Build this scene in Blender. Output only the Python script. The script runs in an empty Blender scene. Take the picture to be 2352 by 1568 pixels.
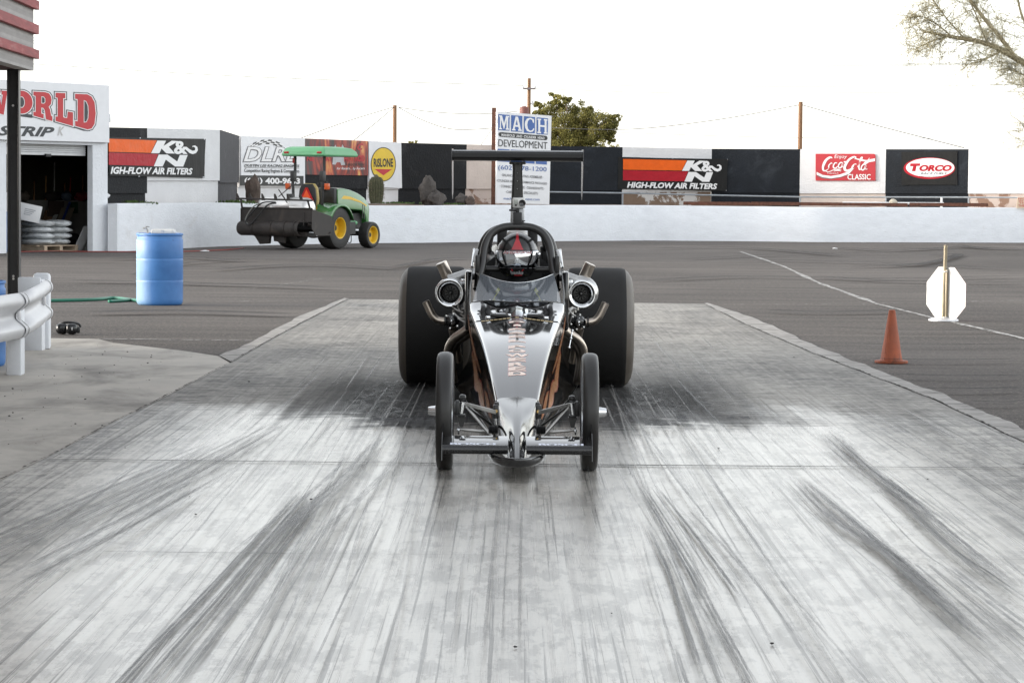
import bpy, bmesh, math, random
from mathutils import Vector, Matrix, noise
R = math.radians
random.seed(7)
SC = bpy.context.scene
COL = SC.collection

# ------------------------------------------------------------------ camera
W, H, F = 2352.0, 1568.0, 6000.0          # picture units used for measuring the photograph
CAM_H = 1.45
TILT = math.atan((784 - 437) / F)
ROLL = R(0.49)
cam_d = bpy.data.cameras.new('camera'); cam = bpy.data.objects.new('camera', cam_d); COL.objects.link(cam)
cam_d.sensor_width = 36; cam_d.lens = 36 * F / W; cam_d.clip_end = 5000; cam_d.clip_start = 0.2
cam.matrix_world = Matrix.Translation((0, 0, CAM_H)) @ Matrix.Rotation(R(90) - TILT, 4, 'X') @ Matrix.Rotation(ROLL, 4, 'Z')
SC.camera = cam

# ------------------------------------------------------------------ sky, sun, exposure
SUN_EL, SUN_AZ = R(13), math.atan2(-0.997, -0.07)     # azimuth measured from +Y towards +X
wd = bpy.data.worlds.new('World'); SC.world = wd; wd.use_nodes = True
nt = wd.node_tree
bg = nt.nodes['Background']; sky = nt.nodes.new('ShaderNodeTexSky')
sky.sky_type = 'NISHITA'; sky.sun_disc = False
sky.sun_elevation = SUN_EL; sky.sun_rotation = SUN_AZ
sky.air_density = 1.0; sky.dust_density = 1.2; sky.ozone_density = 1.0
hs = nt.nodes.new('ShaderNodeHueSaturation'); hs.inputs['Saturation'].default_value = 0.19      # hazy air
nt.links.new(sky.outputs[0], hs.inputs['Color']); nt.links.new(hs.outputs[0], bg.inputs[0]); bg.inputs[1].default_value = 0.15
sd = bpy.data.lights.new('sun', 'SUN'); sd.energy = 0.55; sd.angle = R(10); sd.color = (1.0, 0.86, 0.68)
sun = bpy.data.objects.new('sun', sd); COL.objects.link(sun)
sv = Vector((math.sin(SUN_AZ) * math.cos(SUN_EL), math.cos(SUN_AZ) * math.cos(SUN_EL), math.sin(SUN_EL)))
sun.rotation_euler = sv.to_track_quat('Z', 'Y').to_euler()
sun.location = sv * 60
VS = SC.view_settings
VS.view_transform = 'Standard'; VS.look = 'None'; VS.gamma = 1; VS.use_curve_mapping = False
VS.exposure = 1.9

# ------------------------------------------------------------------ measuring helpers
CT, ST, CR, SR = math.cos(TILT), math.sin(TILT), math.cos(ROLL), math.sin(ROLL)
def ray(px, py):
    a, b = px - W / 2, py - H / 2
    x, y = a * CR + b * SR, -a * SR + b * CR
    return Vector((x / F, CT + ST * (-y / F), -ST + CT * (-y / F)))
EYE = Vector((0, 0, CAM_H))
def G(px, py, z=0.0):
    d = ray(px, py); return EYE + d * ((z - CAM_H) / d.z)
def P(px, py, Y):
    d = ray(px, py); return EYE + d * (Y / d.y)
class Plane:
    def __init__(s, p0, p1, up=Vector((0, 0, 1))):
        s.p = Vector(p0); s.u = (Vector(p1) - s.p).normalized(); s.n = s.u.cross(up).normalized()   # faces the camera
        s.up = up
    def hit(s, px, py, off=0.0):
        d = ray(px, py); t = (s.p + s.n * off - EYE).dot(s.n) / d.dot(s.n)
        return EYE + d * t
def interp(tab, x):
    if x <= tab[0][0]: a, b = tab[0], tab[1]
    elif x >= tab[-1][0]: a, b = tab[-2], tab[-1]
    else:
        for a, b in zip(tab, tab[1:]):
            if a[0] <= x <= b[0]: break
    t = (x - a[0]) / (b[0] - a[0])
    return a[1] + (b[1] - a[1]) * t

# ------------------------------------------------------------------ materials
def nodes(name):
    m = bpy.data.materials.new(name); m.use_nodes = True
    return m, m.node_tree, m.node_tree.nodes['Principled BSDF']
def N(t, typ, **kw):
    n = t.nodes.new(typ)
    for k, v in kw.items():
        if k.startswith('i_'):
            key = k[2:]
            n.inputs[int(key) if key.isdigit() else key].default_value = v
        else: setattr(n, k, v)
    return n
def ramp(t, fac, stops):
    r = t.nodes.new('ShaderNodeValToRGB'); e = r.color_ramp.elements
    while len(e) < len(stops): e.new(0.5)
    for k, (p, c) in enumerate(stops):
        e[k].position = p; e[k].color = (c, c, c, 1) if isinstance(c, (int, float)) else (*c, 1)
    t.links.new(fac, r.inputs[0]); return r.outputs[0]
def mixc(t, fac, a, b):
    n = t.nodes.new('ShaderNodeMix'); n.data_type = 'RGBA'
    for s, v in ((0, fac), (6, a), (7, b)):
        if hasattr(v, 'is_linked'): t.links.new(v, n.inputs[s])
        elif isinstance(v, (int, float)): n.inputs[s].default_value = v
        else: n.inputs[s].default_value = (*v, 1)
    return n.outputs[2]
def math_(t, op, a, b=0.0, c=None, clamp=False):
    n = t.nodes.new('ShaderNodeMath'); n.operation = op; n.use_clamp = clamp
    for s, v in enumerate((a, b) + ((c,) if c is not None else ())):
        if hasattr(v, 'is_linked'): t.links.new(v, n.inputs[s])
        else: n.inputs[s].default_value = v
    return n.outputs[0]
def coords(t, scale=(1, 1, 1), kind='Object', rot=(0, 0, 0)):
    c = t.nodes.new('ShaderNodeTexCoord'); m = t.nodes.new('ShaderNodeMapping')
    m.inputs['Scale'].default_value = scale; m.inputs['Rotation'].default_value = rot
    t.links.new(c.outputs[kind], m.inputs[0]); return m.outputs[0]
def noi(t, vec, scale=5, detail=4, rough=0.55, dist=0.0):
    n = N(t, 'ShaderNodeTexNoise', i_Scale=scale, i_Detail=detail, i_Roughness=rough, i_Distortion=dist)
    t.links.new(vec, n.inputs['Vector']); return n.outputs['Fac']
def bumpn(t, b, height, strength=0.3, dist=0.01):
    n = N(t, 'ShaderNodeBump', i_Strength=strength, i_Distance=dist)
    t.links.new(height, n.inputs['Height']); t.links.new(n.outputs[0], b.inputs['Normal']); return n
_mc = {}
def M(name, col, rough=0.6, metal=0.0, var=0.12, vscale=6, bump=0.0, bscale=60, coat=0.0, spec=0.5, dirt=None, dscale=3, stretch=(1, 1, 1), bdist=0.01, dpos=(0.55, 0.75)):
    if name in _mc: return _mc[name]
    m, t, b = nodes(name)
    v = coords(t, stretch)
    n = noi(t, v, vscale, 5)
    lo = tuple(max(0, c * (1 - var)) for c in col); hi = tuple(min(1, c * (1 + var)) for c in col)
    c = mixc(t, ramp(t, n, [(0.3, 0.0), (0.7, 1.0)]), lo, hi)
    if dirt:
        c = mixc(t, ramp(t, noi(t, v, dscale, 6, 0.65, 0.4), [(dpos[0], 0.0), (dpos[1], 1.0)]), c, dirt)
    t.links.new(c, b.inputs['Base Color'])
    b.inputs['Roughness'].default_value = rough; b.inputs['Metallic'].default_value = metal
    b.inputs['Coat Weight'].default_value = coat; b.inputs['Coat Roughness'].default_value = 0.04
    b.inputs['Specular IOR Level'].default_value = spec
    if rough > 0.12:
        rr = math_(t, 'MULTIPLY_ADD', n, rough * 0.4, rough * 0.8); t.links.new(rr, b.inputs['Roughness'])
    if bump:
        bumpn(t, b, noi(t, v, bscale, 4, 0.6), bump, bdist)
    _mc[name] = m; return m

# ------------------------------------------------------------------ mesh builder
class MB:
    def __init__(s): s.v = []; s.f = []; s.uv = {}
    def add(s, vs, fs):
        o = len(s.v); s.v += [Vector(p) for p in vs]; s.f += [tuple(i + o for i in f) for f in fs]; return s
    def box(s, c, size, rot=None, taper=1.0, tx=None):
        hx, hy, hz = size[0] / 2, size[1] / 2, size[2] / 2
        k = taper; kx = tx if tx else taper
        vs = [(-hx, -hy, -hz), (hx, -hy, -hz), (hx, hy, -hz), (-hx, hy, -hz), (-hx * kx, -hy * k, hz), (hx * kx, -hy * k, hz), (hx * kx, hy * k, hz), (-hx * kx, hy * k, hz)]
        m = rot.to_3x3() if rot else Matrix.Identity(3)
        return s.add([m @ Vector(p) + Vector(c) for p in vs], [(0, 3, 2, 1), (4, 5, 6, 7), (0, 1, 5, 4), (1, 2, 6, 5), (2, 3, 7, 6), (3, 0, 4, 7)])
    def rbox(s, c, size, r=0.02, rot=None, seg=2):
        bm = bmesh.new(); bmesh.ops.create_cube(bm, size=1)
        bmesh.ops.scale(bm, vec=size, verts=bm.verts)
        bmesh.ops.bevel(bm, geom=bm.edges[:] + bm.verts[:], offset=min(r, min(size) * 0.49), segments=seg, affect='EDGES', profile=0.5)
        m = rot.to_3x3() if rot else Matrix.Identity(3)
        vs = [m @ v.co + Vector(c) for v in bm.verts]; bm.verts.index_update()
        fs = [[v.index for v in f.verts] for f in bm.faces]; bm.free()
        return s.add(vs, fs)
    def tube(s, pts, r, seg=10, caps=True, closed=False):
        pts = [Vector(p) for p in pts]; n = len(pts)
        rs = r if isinstance(r, (list, tuple)) else [r] * n
        rings = []; prev = None
        for i, p in enumerate(pts):
            if closed: d = pts[(i + 1) % n] - pts[i - 1]
            else: d = pts[min(i + 1, n - 1)] - pts[max(i - 1, 0)]
            d.normalize()
            if prev is None:
                a = Vector((0, 0, 1)) if abs(d.z) < 0.9 else Vector((1, 0, 0))
                x = d.cross(a).normalized()
            else:
                x = prev - d * prev.dot(d)
                x = x.normalized() if x.length > 1e-6 else d.orthogonal().normalized()
            prev = x; y = d.cross(x)
            rings.append([p + (x * math.cos(2 * math.pi * k / seg) + y * math.sin(2 * math.pi * k / seg)) * rs[i] for k in range(seg)])
        return s.loft(rings, True, caps and not closed, closed)
    def loft(s, rings, wrap=True, caps=False, close=False):
        n = len(rings[0]); vs = [p for r in rings for p in r]; fs = []
        m = len(rings)
        for i in range(m if close else m - 1):
            j = (i + 1) % m
            for k in range(n if wrap else n - 1):
                l = (k + 1) % n
                fs.append((i * n + k, i * n + l, j * n + l, j * n + k))
        if caps: fs += [tuple(range(n))[::-1], tuple((m - 1) * n + k for k in range(n))]
        return s.add(vs, fs)
    def lathe(s, prof, seg=24, mat=None, caps=False):
        """prof: (radius, along) turned round local Z"""
        mat = mat or Matrix.Identity(4)
        rings = [[mat @ Vector((r * math.cos(2 * math.pi * k / seg), r * math.sin(2 * math.pi * k / seg), z)) for k in range(seg)] for r, z in prof]
        return s.loft(rings, True, caps)
    def cyl(s, p0, p1, r, seg=12, r1=None):
        return s.tube([p0, p1], [r, r if r1 is None else r1], seg)
    def ball(s, c, rad, seg=12, rings=8, mat=None, amp=0, sc=1.0, seed=0):
        rx, ry, rz = rad if isinstance(rad, (tuple, list)) else (rad,) * 3
        m = mat.to_3x3() if mat else Matrix.Identity(3); c = Vector(c)
        vs = [Vector((0, 0, -1))]
        for i in range(1, rings):
            a = math.pi * i / rings - math.pi / 2
            for k in range(seg):
                b = 2 * math.pi * k / seg
                vs.append(Vector((math.cos(a) * math.cos(b), math.cos(a) * math.sin(b), math.sin(a))))
        vs.append(Vector((0, 0, 1)))
        out = []
        for v in vs:
            k = 1 + amp * noise.noise(v * sc + Vector((seed, seed * 1.7, -seed)))+ amp * 0.5 * noise.noise(v * sc * 2.7 + Vector((seed, 5, -seed))) if amp else 1
            out.append(m @ Vector((v.x * rx * k, v.y * ry * k, v.z * rz * k)) + c)
        fs = [(0, 1 + (k + 1) % seg, 1 + k) for k in range(seg)]
        for i in range(rings - 2):
            for k in range(seg):
                a, b = 1 + i * seg + k, 1 + i * seg + (k + 1) % seg
                fs.append((a, b, b + seg, a + seg))
        o = 1 + (rings - 2) * seg; L = len(vs) - 1
        fs += [(o + k, o + (k + 1) % seg, L) for k in range(seg)]
        return s.add(out, fs)
    def prism(s, pts, vec):
        """closed outline pts (3D) pushed along vec"""
        n = len(pts); vec = Vector(vec)
        vs = [Vector(p) for p in pts] + [Vector(p) + vec for p in pts]
        return s.add(vs, [tuple(range(n))[::-1], tuple(range(n, 2 * n))] + [(k, (k + 1) % n, n + (k + 1) % n, n + k) for k in range(n)])
    def quad(s, a, b, c, d): return s.add([a, b, c, d], [(0, 1, 2, 3)])
    def face(s, pts): return s.add(pts, [tuple(range(len(pts)))])
    def xf(s, m):
        s.v = [m @ p for p in s.v]; return s
    def build(s, name, mat, parent=None, world=False, ang=35, bevel=0.0, solid=0.0, keepn=False):
        me = bpy.data.meshes.new(name)
        off = Vector((0, 0, 0)); loc = None
        if world:
            if parent:
                r = parent
                while r.parent: r = r.parent
                off = Vector(r.location)
            else:
                xs = [p.x for p in s.v]; ys = [p.y for p in s.v]; zs = [p.z for p in s.v]
                off = loc = Vector(((min(xs) + max(xs)) / 2, (min(ys) + max(ys)) / 2, min(zs)))
        me.from_pydata([p - off for p in s.v], [], s.f)
        if not keepn:
            bm = bmesh.new(); bm.from_mesh(me); bmesh.ops.remove_doubles(bm, verts=bm.verts, dist=1e-5)
            bmesh.ops.recalc_face_normals(bm, faces=bm.faces); bm.to_mesh(me); bm.free()
        me.materials.append(mat)
        me.shade_smooth(); me.set_sharp_from_angle(angle=R(ang))
        o = bpy.data.objects.new(name, me); COL.objects.link(o)
        if loc: o.location = loc
        if parent: o.parent = parent
        if solid:
            md = o.modifiers.new('thickness', 'SOLIDIFY'); md.thickness = solid; md.offset = 0
        if bevel:
            md = o.modifiers.new('edge', 'BEVEL'); md.width = bevel; md.segments = 2; md.limit_method = 'ANGLE'; md.angle_limit = R(40)
        return o
def tag(o, label=None, cat=None, group=None, kind=None):
    if label: o['label'] = label
    if cat: o['category'] = cat
    if group: o['group'] = group
    if kind: o['kind'] = kind
    return o
def thing(name, label, cat, loc=(0, 0, 0), rz=0.0, group=None):
    o = bpy.data.objects.new(name, None); COL.objects.link(o); o.location = loc; o.rotation_euler = (0, 0, rz)
    o.empty_display_size = 0.2
    return tag(o, label, cat, group)
def arc(c, r, a0, a1, n, ax=Vector((1, 0, 0)), ay=Vector((0, 0, 1))):
    return [Vector(c) + ax * (r * math.cos(R(a0 + (a1 - a0) * k / (n - 1)))) + ay * (r * math.sin(R(a0 + (a1 - a0) * k / (n - 1)))) for k in range(n)]
def smooth_path(pts, n=6):
    pts = [Vector(p) for p in pts]; out = []
    for i in range(len(pts) - 1):
        p0, p1, p2, p3 = pts[max(i - 1, 0)], pts[i], pts[i + 1], pts[min(i + 2, len(pts) - 1)]
        for k in range(n):
            t = k / n
            out.append(0.5 * ((2 * p1) + (p2 - p0) * t + (2 * p0 - 5 * p1 + 4 * p2 - p3) * t * t + (3 * p1 - p0 - 3 * p2 + p3) * t ** 3))
    out.append(pts[-1]); return out

# ------------------------------------------------------------------ lettering
def curve_mesh(cu):
    o = bpy.data.objects.new('tmp', cu); COL.objects.link(o)
    bpy.context.view_layer.update()
    me = bpy.data.meshes.new_from_object(o.evaluated_get(bpy.context.evaluated_depsgraph_get()))
    vs = [v.co.copy() for v in me.vertices]; fs = [tuple(p.vertices) for p in me.polygons]
    bpy.data.objects.remove(o); bpy.data.curves.remove(cu); bpy.data.meshes.remove(me)
    return vs, fs
def text2d(body, bold=0.0, shear=0.0, spacing=1.0, res=3):
    cu = bpy.data.curves.new('tmp', 'FONT'); cu.body = body; cu.size = 1; cu.shear = shear; cu.offset = bold; cu.space_character = spacing
    cu.fill_mode = 'FRONT'; cu.resolution_u = res
    return curve_mesh(cu)
def poly2d(polys, bold=0.0):
    cu = bpy.data.curves.new('tmp', 'CURVE'); cu.dimensions = '2D'; cu.fill_mode = 'FRONT'; cu.offset = bold
    for pl in polys:
        sp = cu.splines.new('POLY'); sp.points.add(len(pl) - 1); sp.use_cyclic_u = True
        for k, p in enumerate(pl): sp.points[k].co = (p[0], p[1], 0, 1)
    return curve_mesh(cu)
def fit_text(mb, body, tl, tr, bl, bold=0.0, shear=0.0, spacing=1.0, capfit=True):
    """lay text into the parallelogram tl-tr-bl (3D)"""
    vs, fs = text2d(body, bold, shear, spacing)
    if not vs: return mb
    x0, x1 = min(v.x for v in vs), max(v.x for v in vs); y0, y1 = min(v.y for v in vs), max(v.y for v in vs)
    ex, ey = tr - tl, tl - bl
    return mb.add([bl + ex * ((v.x - x0) / (x1 - x0)) + ey * ((v.y - y0) / (y1 - y0)) for v in vs], fs)
class Sign:
    """art on a flat board: cv turns zoomed picture units into points of the board's plane"""
    def __init__(s, plane, o, k, parent): s.pl, s.o, s.k, s.par = plane, o, k, parent
    def pt(s, x, y, off=0.012): return s.pl.hit(s.o[0] + x * s.k, s.o[1] + y * s.k, off)
    def text(s, name, mat, items, off=0.012):
        mb = MB()
        for it in items:
            body, (x0, y0, x1, y1) = it[0], it[1]; kw = it[2] if len(it) > 2 else {}
            kw = dict(kw); sl = kw.pop('slope', 0.0)
            fit_text(mb, body, s.pt(x0, y0, off), s.pt(x1, y0 + sl * (x1 - x0), off), s.pt(x0, y1, off), **kw)
        return mb.build(name, mat, s.par, True, keepn=True)
    def polys(s, name, mat, polys, off=0.008, bold=0.0):
        vs, fs = poly2d([[(x, -y) for x, y in p] for p in polys], bold)
        return MB().add([s.pt(v.x, -v.y, off) for v in vs], fs).build(name, mat, s.par, True, keepn=True)
def ell(cx, cy, rx, ry, n=40, a0=0): return [(cx + rx * math.cos(2 * math.pi * k / n + a0), cy + ry * math.sin(2 * math.pi * k / n + a0)) for k in range(n)]

# ------------------------------------------------------------------ shared colours
BLACKGLOSS = M('black_gloss_paint', (0.008, 0.008, 0.009), 0.07, coat=0.75, var=0.05)
BLACKSATIN = M('black_satin_metal', (0.018, 0.018, 0.018), 0.35, var=0.15, vscale=20)
BLACKPLASTIC = M('black_plastic', (0.02, 0.02, 0.021), 0.5, var=0.2, vscale=20)
CHROME = M('polished_aluminium', (0.78, 0.79, 0.8), 0.14, 1.0, var=0.06, vscale=20)
STEEL = M('bare_steel', (0.45, 0.44, 0.42), 0.38, 1.0, var=0.2, vscale=14)
BRONZE = M('heat_stained_steel', (0.50, 0.44, 0.38), 0.3, 1.0, var=0.35, vscale=7, dirt=(0.3, 0.27, 0.28))
RUBBER = M('tyre_rubber', (0.022, 0.021, 0.02), 0.62, var=0.25, vscale=9, bump=0.15, bscale=90, bdist=0.004)
WHITEPAINT = M('white_paint', (0.74, 0.75, 0.76), 0.5, var=0.06, vscale=5, bump=0.1, bscale=50, dirt=(0.5, 0.47, 0.43), dscale=2.2, dpos=(0.66, 0.9))
LET_WHITE = M('white_lettering', (0.8, 0.8, 0.8), 0.5, var=0.03)
LET_BLACK = M('black_lettering', (0.02, 0.022, 0.022), 0.5, var=0.1)
LET_RED = M('red_lettering', (0.50, 0.03, 0.038), 0.5, var=0.1)
LET_BLUE = M('blue_lettering', (0.045, 0.12, 0.36), 0.5, var=0.08)
RUST = M('rusty_steel', (0.13, 0.055, 0.035), 0.8, var=0.4, vscale=12, bump=0.3, bscale=40)
WOOD = M('weathered_wood', (0.22, 0.13, 0.075), 0.8, var=0.4, vscale=5, stretch=(6, 6, 0.6), bump=0.2, bscale=10)

# =================================================================== SETTING
# ---- asphalt
def asphalt_mat():
    m, t, b = nodes('asphalt')
    v = coords(t)
    big = noi(t, v, 0.12, 4); med = noi(t, coords(t, (0.25, 1.6, 1)), 1.2, 5, 0.6); fine = noi(t, v, 55, 3, 0.7); sp = noi(t, v, 24, 2, 0.8)
    c = mixc(t, ramp(t, big, [(0.35, 0.0), (0.65, 1.0)]), (0.074, 0.068, 0.064), (0.145, 0.131, 0.120))
    c = mixc(t, ramp(t, med, [(0.42, 0.0), (0.62, 0.55)]), c, (0.047, 0.045, 0.044))
    c = mixc(t, ramp(t, noi(t, coords(t, (0.12, 2.2, 1)), 0.9, 3), [(0.56, 0.0), (0.72, 0.6)]), c, (0.15, 0.135, 0.12))
    g = math_(t, 'ADD', math_(t, 'MULTIPLY', fine, 0.6), math_(t, 'MULTIPLY', sp, 0.6))
    c = mixc(t, ramp(t, g, [(0.6, 0.0), (0.76, 1.0)]), c, (0.24, 0.21, 0.185))
    t.links.new(c, b.inputs['Base Color']); b.inputs['Roughness'].default_value = 0.88; b.inputs['Specular IOR Level'].default_value = 0.12
    bumpn(t, b, fine, 0.5, 0.01); return m
ASPH = asphalt_mat()
def sheet(name, pts, z, mat, kind='structure', cut=0):
    return tag(MB().face([(p[0], p[1], z) for p in pts]).build(name, mat, ang=180, keepn=True), kind=kind)
sheet('asphalt_ground', [(-900, -900), (900, -900), (900, 1500), (-900, 1500)], 0, ASPH)

# ---- concrete launch pad
def pad_mat():
    m, t, b = nodes('worn_concrete_pad')
    tc = t.nodes.new('ShaderNodeTexCoord'); sx = t.nodes.new('ShaderNodeSeparateXYZ'); t.links.new(tc.outputs['Object'], sx.inputs[0])
    X, Y = sx.outputs[0], sx.outputs[1]
    s1 = noi(t, coords(t, (6, 0.10, 1)), 1.6, 5, 0.62, 0.04)
    s2 = noi(t, coords(t, (24, 0.22, 1)), 1.5, 4, 0.62, 0.03)
    s3 = noi(t, coords(t, (70, 3, 1)), 1.6, 4, 0.7)
    cr = noi(t, coords(t, (1.6, 9, 1)), 1.5, 5, 0.65, 0.3); cr2 = noi(t, coords(t, (5, 42, 1)), 1.5, 4, 0.65, 0.2)
    bl = noi(t, coords(t, (0.7, 0.35, 1)), 1.2, 4, 0.6, 0.4)
    mot = noi(t, coords(t, (5, 3, 1)), 2.2, 6, 0.7)
    g = noi(t, coords(t, (1, 1, 1)), 90, 2, 0.6)
    # rubbered-in burnout zone round the rear wheels
    yn = math_(t, 'ADD', Y, math_(t, 'ADD', math_(t, 'MULTIPLY_ADD', cr, 2.4, -1.2), math_(t, 'ADD', math_(t, 'MULTIPLY_ADD', bl, 5.0, -2.5), math_(t, 'MULTIPLY_ADD', s1, 2.0, -1.0))))
    xn = math_(t, 'ABSOLUTE', math_(t, 'ADD', X, math_(t, 'MULTIPLY_ADD', s1, 0.8, -0.45)))
    def sstep(v, a, c):
        n = t.nodes.new('ShaderNodeMapRange'); n.interpolation_type = 'SMOOTHSTEP'
        t.links.new(v, n.inputs[0]); n.inputs[1].default_value = a; n.inputs[2].default_value = c; return n.outputs[0]
    zone = math_(t, 'MULTIPLY', math_(t, 'MULTIPLY', sstep(yn, 15.7, 16.4), math_(t, 'SUBTRACT', 1, sstep(yn, 18.6, 22.0))), math_(t, 'SUBTRACT', 1, sstep(xn, 1.1, 1.9)))
    far = sstep(yn, 15.4, 17.8)
    side = sstep(math_(t, 'ABSOLUTE', math_(t, 'ADD', X, -0.1)), 1.7, 2.5)
    k = None
    for src, w in ((s1, 0.30), (s2, 0.45), (bl, 0.9), (mot, 0.9), (s3, 0.8), (cr2, 0.6)):
        e = math_(t, 'MULTIPLY_ADD', src, w, -0.5 * w); k = e if k is None else math_(t, 'ADD', k, e)
    k = math_(t, 'ADD', k, math_(t, 'MULTIPLY', math_(t, 'MULTIPLY_ADD', cr, 1.0, -0.5), math_(t, 'ADD', math_(t, 'MULTIPLY', math_(t, 'ADD', far, side), 0.6), 0.2)))
    k = math_(t, 'ADD', k, math_(t, 'MULTIPLY', far, 0.34)); k = math_(t, 'ADD', k, math_(t, 'MULTIPLY', side, 0.30))
    k = math_(t, 'ADD', k, 0.06)
    c = ramp(t, k, [(0.0, (0.46, 0.435, 0.39)), (0.30, (0.35, 0.332, 0.30)), (0.55, (0.14, 0.135, 0.127)), (0.9, (0.055, 0.054, 0.053))])
    lines = math_(t, 'MULTIPLY', ramp(t, s2, [(0.53, 0.0), (0.585, 1.0)]), ramp(t, math_(t, 'MULTIPLY_ADD', s1, 0.7, math_(t, 'MULTIPLY', bl, 0.5)), [(0.52, 0.0), (0.68, 1.0)]))
    c = mixc(t, math_(t, 'MULTIPLY', lines, 0.15), c, (0.07, 0.069, 0.067))
    pale = math_(t, 'MULTIPLY', ramp(t, s2, [(0.36, 1.0), (0.43, 0.0)]), 0.4)
    c = mixc(t, pale, c, (0.40, 0.382, 0.35))
    w1 = noi(t, coords(t, (3.2, 1.0, 1)), 2.2, 13, 0.76, 0.1); w2 = noi(t, coords(t, (24, 0.13, 1)), 1.6, 8, 0.70, 0.03); w3 = noi(t, coords(t, (16, 2.2, 1)), 3.0, 9, 0.8)
    m1_, m2_, m3_ = ramp(t, w1, [(0.50, 0.0), (0.535, 1.0)]), ramp(t, w2, [(0.555, 0.0), (0.60, 0.85)]), ramp(t, w3, [(0.625, 0.0), (0.65, 1.0)])
    dk = math_(t, 'MAXIMUM', math_(t, 'MULTIPLY', m1_, 0.45), math_(t, 'MAXIMUM', m2_, m3_))
    c = mixc(t, math_(t, 'MULTIPLY', m1_, 0.5), c, (0.17, 0.164, 0.154))
    c = mixc(t, math_(t, 'MULTIPLY', m2_, 0.8), c, (0.075, 0.073, 0.07))
    c = mixc(t, math_(t, 'MULTIPLY', m3_, 0.8), c, (0.06, 0.058, 0.056))
    c = mixc(t, math_(t, 'MULTIPLY', ramp(t, w2, [(0.40, 1.0), (0.44, 0.0)]), 0.5), c, (0.42, 0.40, 0.37))
    c = mixc(t, math_(t, 'MULTIPLY', far, 0.68), c, ramp(t, math_(t, 'ADD', math_(t, 'MULTIPLY', cr, 0.34), math_(t, 'ADD', math_(t, 'MULTIPLY', mot, 0.36), math_(t, 'MULTIPLY', bl, 0.30))), [(0.40, (0.40, 0.378, 0.34)), (0.50, (0.29, 0.275, 0.25)), (0.58, (0.13, 0.125, 0.117))]))
    c = mixc(t, math_(t, 'MULTIPLY', zone, ramp(t, math_(t, 'ADD', s2, math_(t, 'MULTIPLY', cr, 0.6)), [(0.6, 1.0), (1.15, 0.8)])), c, (0.016, 0.016, 0.0165))
    c = mixc(t, ramp(t, g, [(0.62, 0.0), (0.8, 0.5)]), c, (0.1, 0.098, 0.095))
    t.links.new(c, b.inputs['Base Color'])
    mt = math_(t, 'MAXIMUM', far, math_(t, 'MULTIPLY', side, 0.6))
    rg = math_(t, 'ADD', math_(t, 'MULTIPLY_ADD', s2, 0.26, 0.12), math_(t, 'MULTIPLY', mt, 0.44)); t.links.new(rg, b.inputs['Roughness'])
    t.links.new(math_(t, 'MULTIPLY', math_(t, 'MULTIPLY_ADD', mt, -0.16, 0.36), math_(t, 'MULTIPLY', math_(t, 'MULTIPLY_ADD', dk, -0.8, 1.0), math_(t, 'MULTIPLY_ADD', zone, -0.75, 1.0))), b.inputs['Specular IOR Level'])
    bumpn(t, b, math_(t, 'ADD', math_(t, 'ADD', s2, math_(t, 'MULTIPLY', s3, 0.6)), math_(t, 'MULTIPLY', g, 0.5)), 0.12, 0.004)
    return m
Lin = [(800, 688), (702, 738), (612, 787), (531, 834), (454, 874), (377, 915), (261, 972), (103, 1056), (0, 1107)]
Rin = [(1617, 699), (1711, 746), (1857, 808.6), (2012, 868.6), (2136, 916), (2244, 967), (2352, 1019)]
Lg = [G(*p) for p in Lin]; Rg = [G(*p) for p in Rin]
pad = [p.to_2d() for p in Lg] + [Vector((-2.62, 10)), Vector((-2.8, -250)), Vector((3.5, -250)), Vector((3.2, 10))] + [p.to_2d() for p in Rg[::-1]]
sheet('concrete_launch_pad', pad, 0.008, pad_mat())
CONC = M('pale_concrete', (0.42, 0.39, 0.345), 0.75, var=0.14, vscale=2.2, bump=0.2, bscale=60, dirt=(0.19, 0.175, 0.155), dscale=1.1, stretch=(1, .6, 1), dpos=(0.46, 0.66))
EDGE = M('rough_concrete_strip', (0.30, 0.285, 0.265), 0.85, var=0.28, vscale=7, bump=0.5, bscale=40, dirt=(0.1, 0.095, 0.09), dscale=3, dpos=(0.52, 0.72))
patch = [(96, 777), (225, 779), (261, 788), (340, 797), (419, 806), (505, 819)]
pg = [G(*p).to_2d() for p in patch] + [G(531, 836).to_2d()] + [p.to_2d() + Vector((-0.01, 0)) for p in Lg[4:]] + [Vector((-2.64, 10)), Vector((-2.8, -60)), Vector((-9, -60)), Vector((-9, G(0, 777).y))]
sheet('concrete_apron', pg, 0.004, CONC)
def ragged(a, b, n, amp, seed):
    """polyline between two edge lists, with a broken outline"""
    out = []
    for i in range(len(a) - 1):
        for k in range(n):
            p = a[i].lerp(a[i + 1], k / n); out.append(p)
    out.append(a[-1])
    return [p + Vector((amp * noise.noise(Vector((p.y * 1.3, seed, 0))) + amp * 0.3 * noise.noise(Vector((p.y * 5, seed, 3))), 0, 0)) for p in out]
def strip(name, inner, outer, z, mat, amp=0.04, seed=1):
    A, B = ragged(inner, None, 8, amp * 0.5, seed), ragged(outer, None, 8, amp, seed + 5)
    mb = MB(); n = min(len(A), len(B))
    mb.add([(p.x, p.y, z) for p in A[:n]] + [(p.x, p.y, z) for p in B[:n]], [(i, i + 1, n + i + 1, n + i) for i in range(n - 1)])
    return tag(mb.build(name, mat, ang=180), kind='structure')
strip('pad_edge_strip', Lg[:4], [G(792, 686), G(690, 727), G(578, 787), G(505, 819)], 0.012, EDGE, 0.05, 3)
strip('pad_edge_strip', Rg, [G(1625, 697), G(1741, 735.6), G(1885, 801), G(2050, 866), G(2170, 911), G(2270, 953), G(2360, 992)], 0.012, EDGE, 0.06, 9)
CRACK = M('dark_crack', (0.035, 0.032, 0.03), 0.9, var=0.3, bump=0.4)
CRACK2 = None
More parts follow.
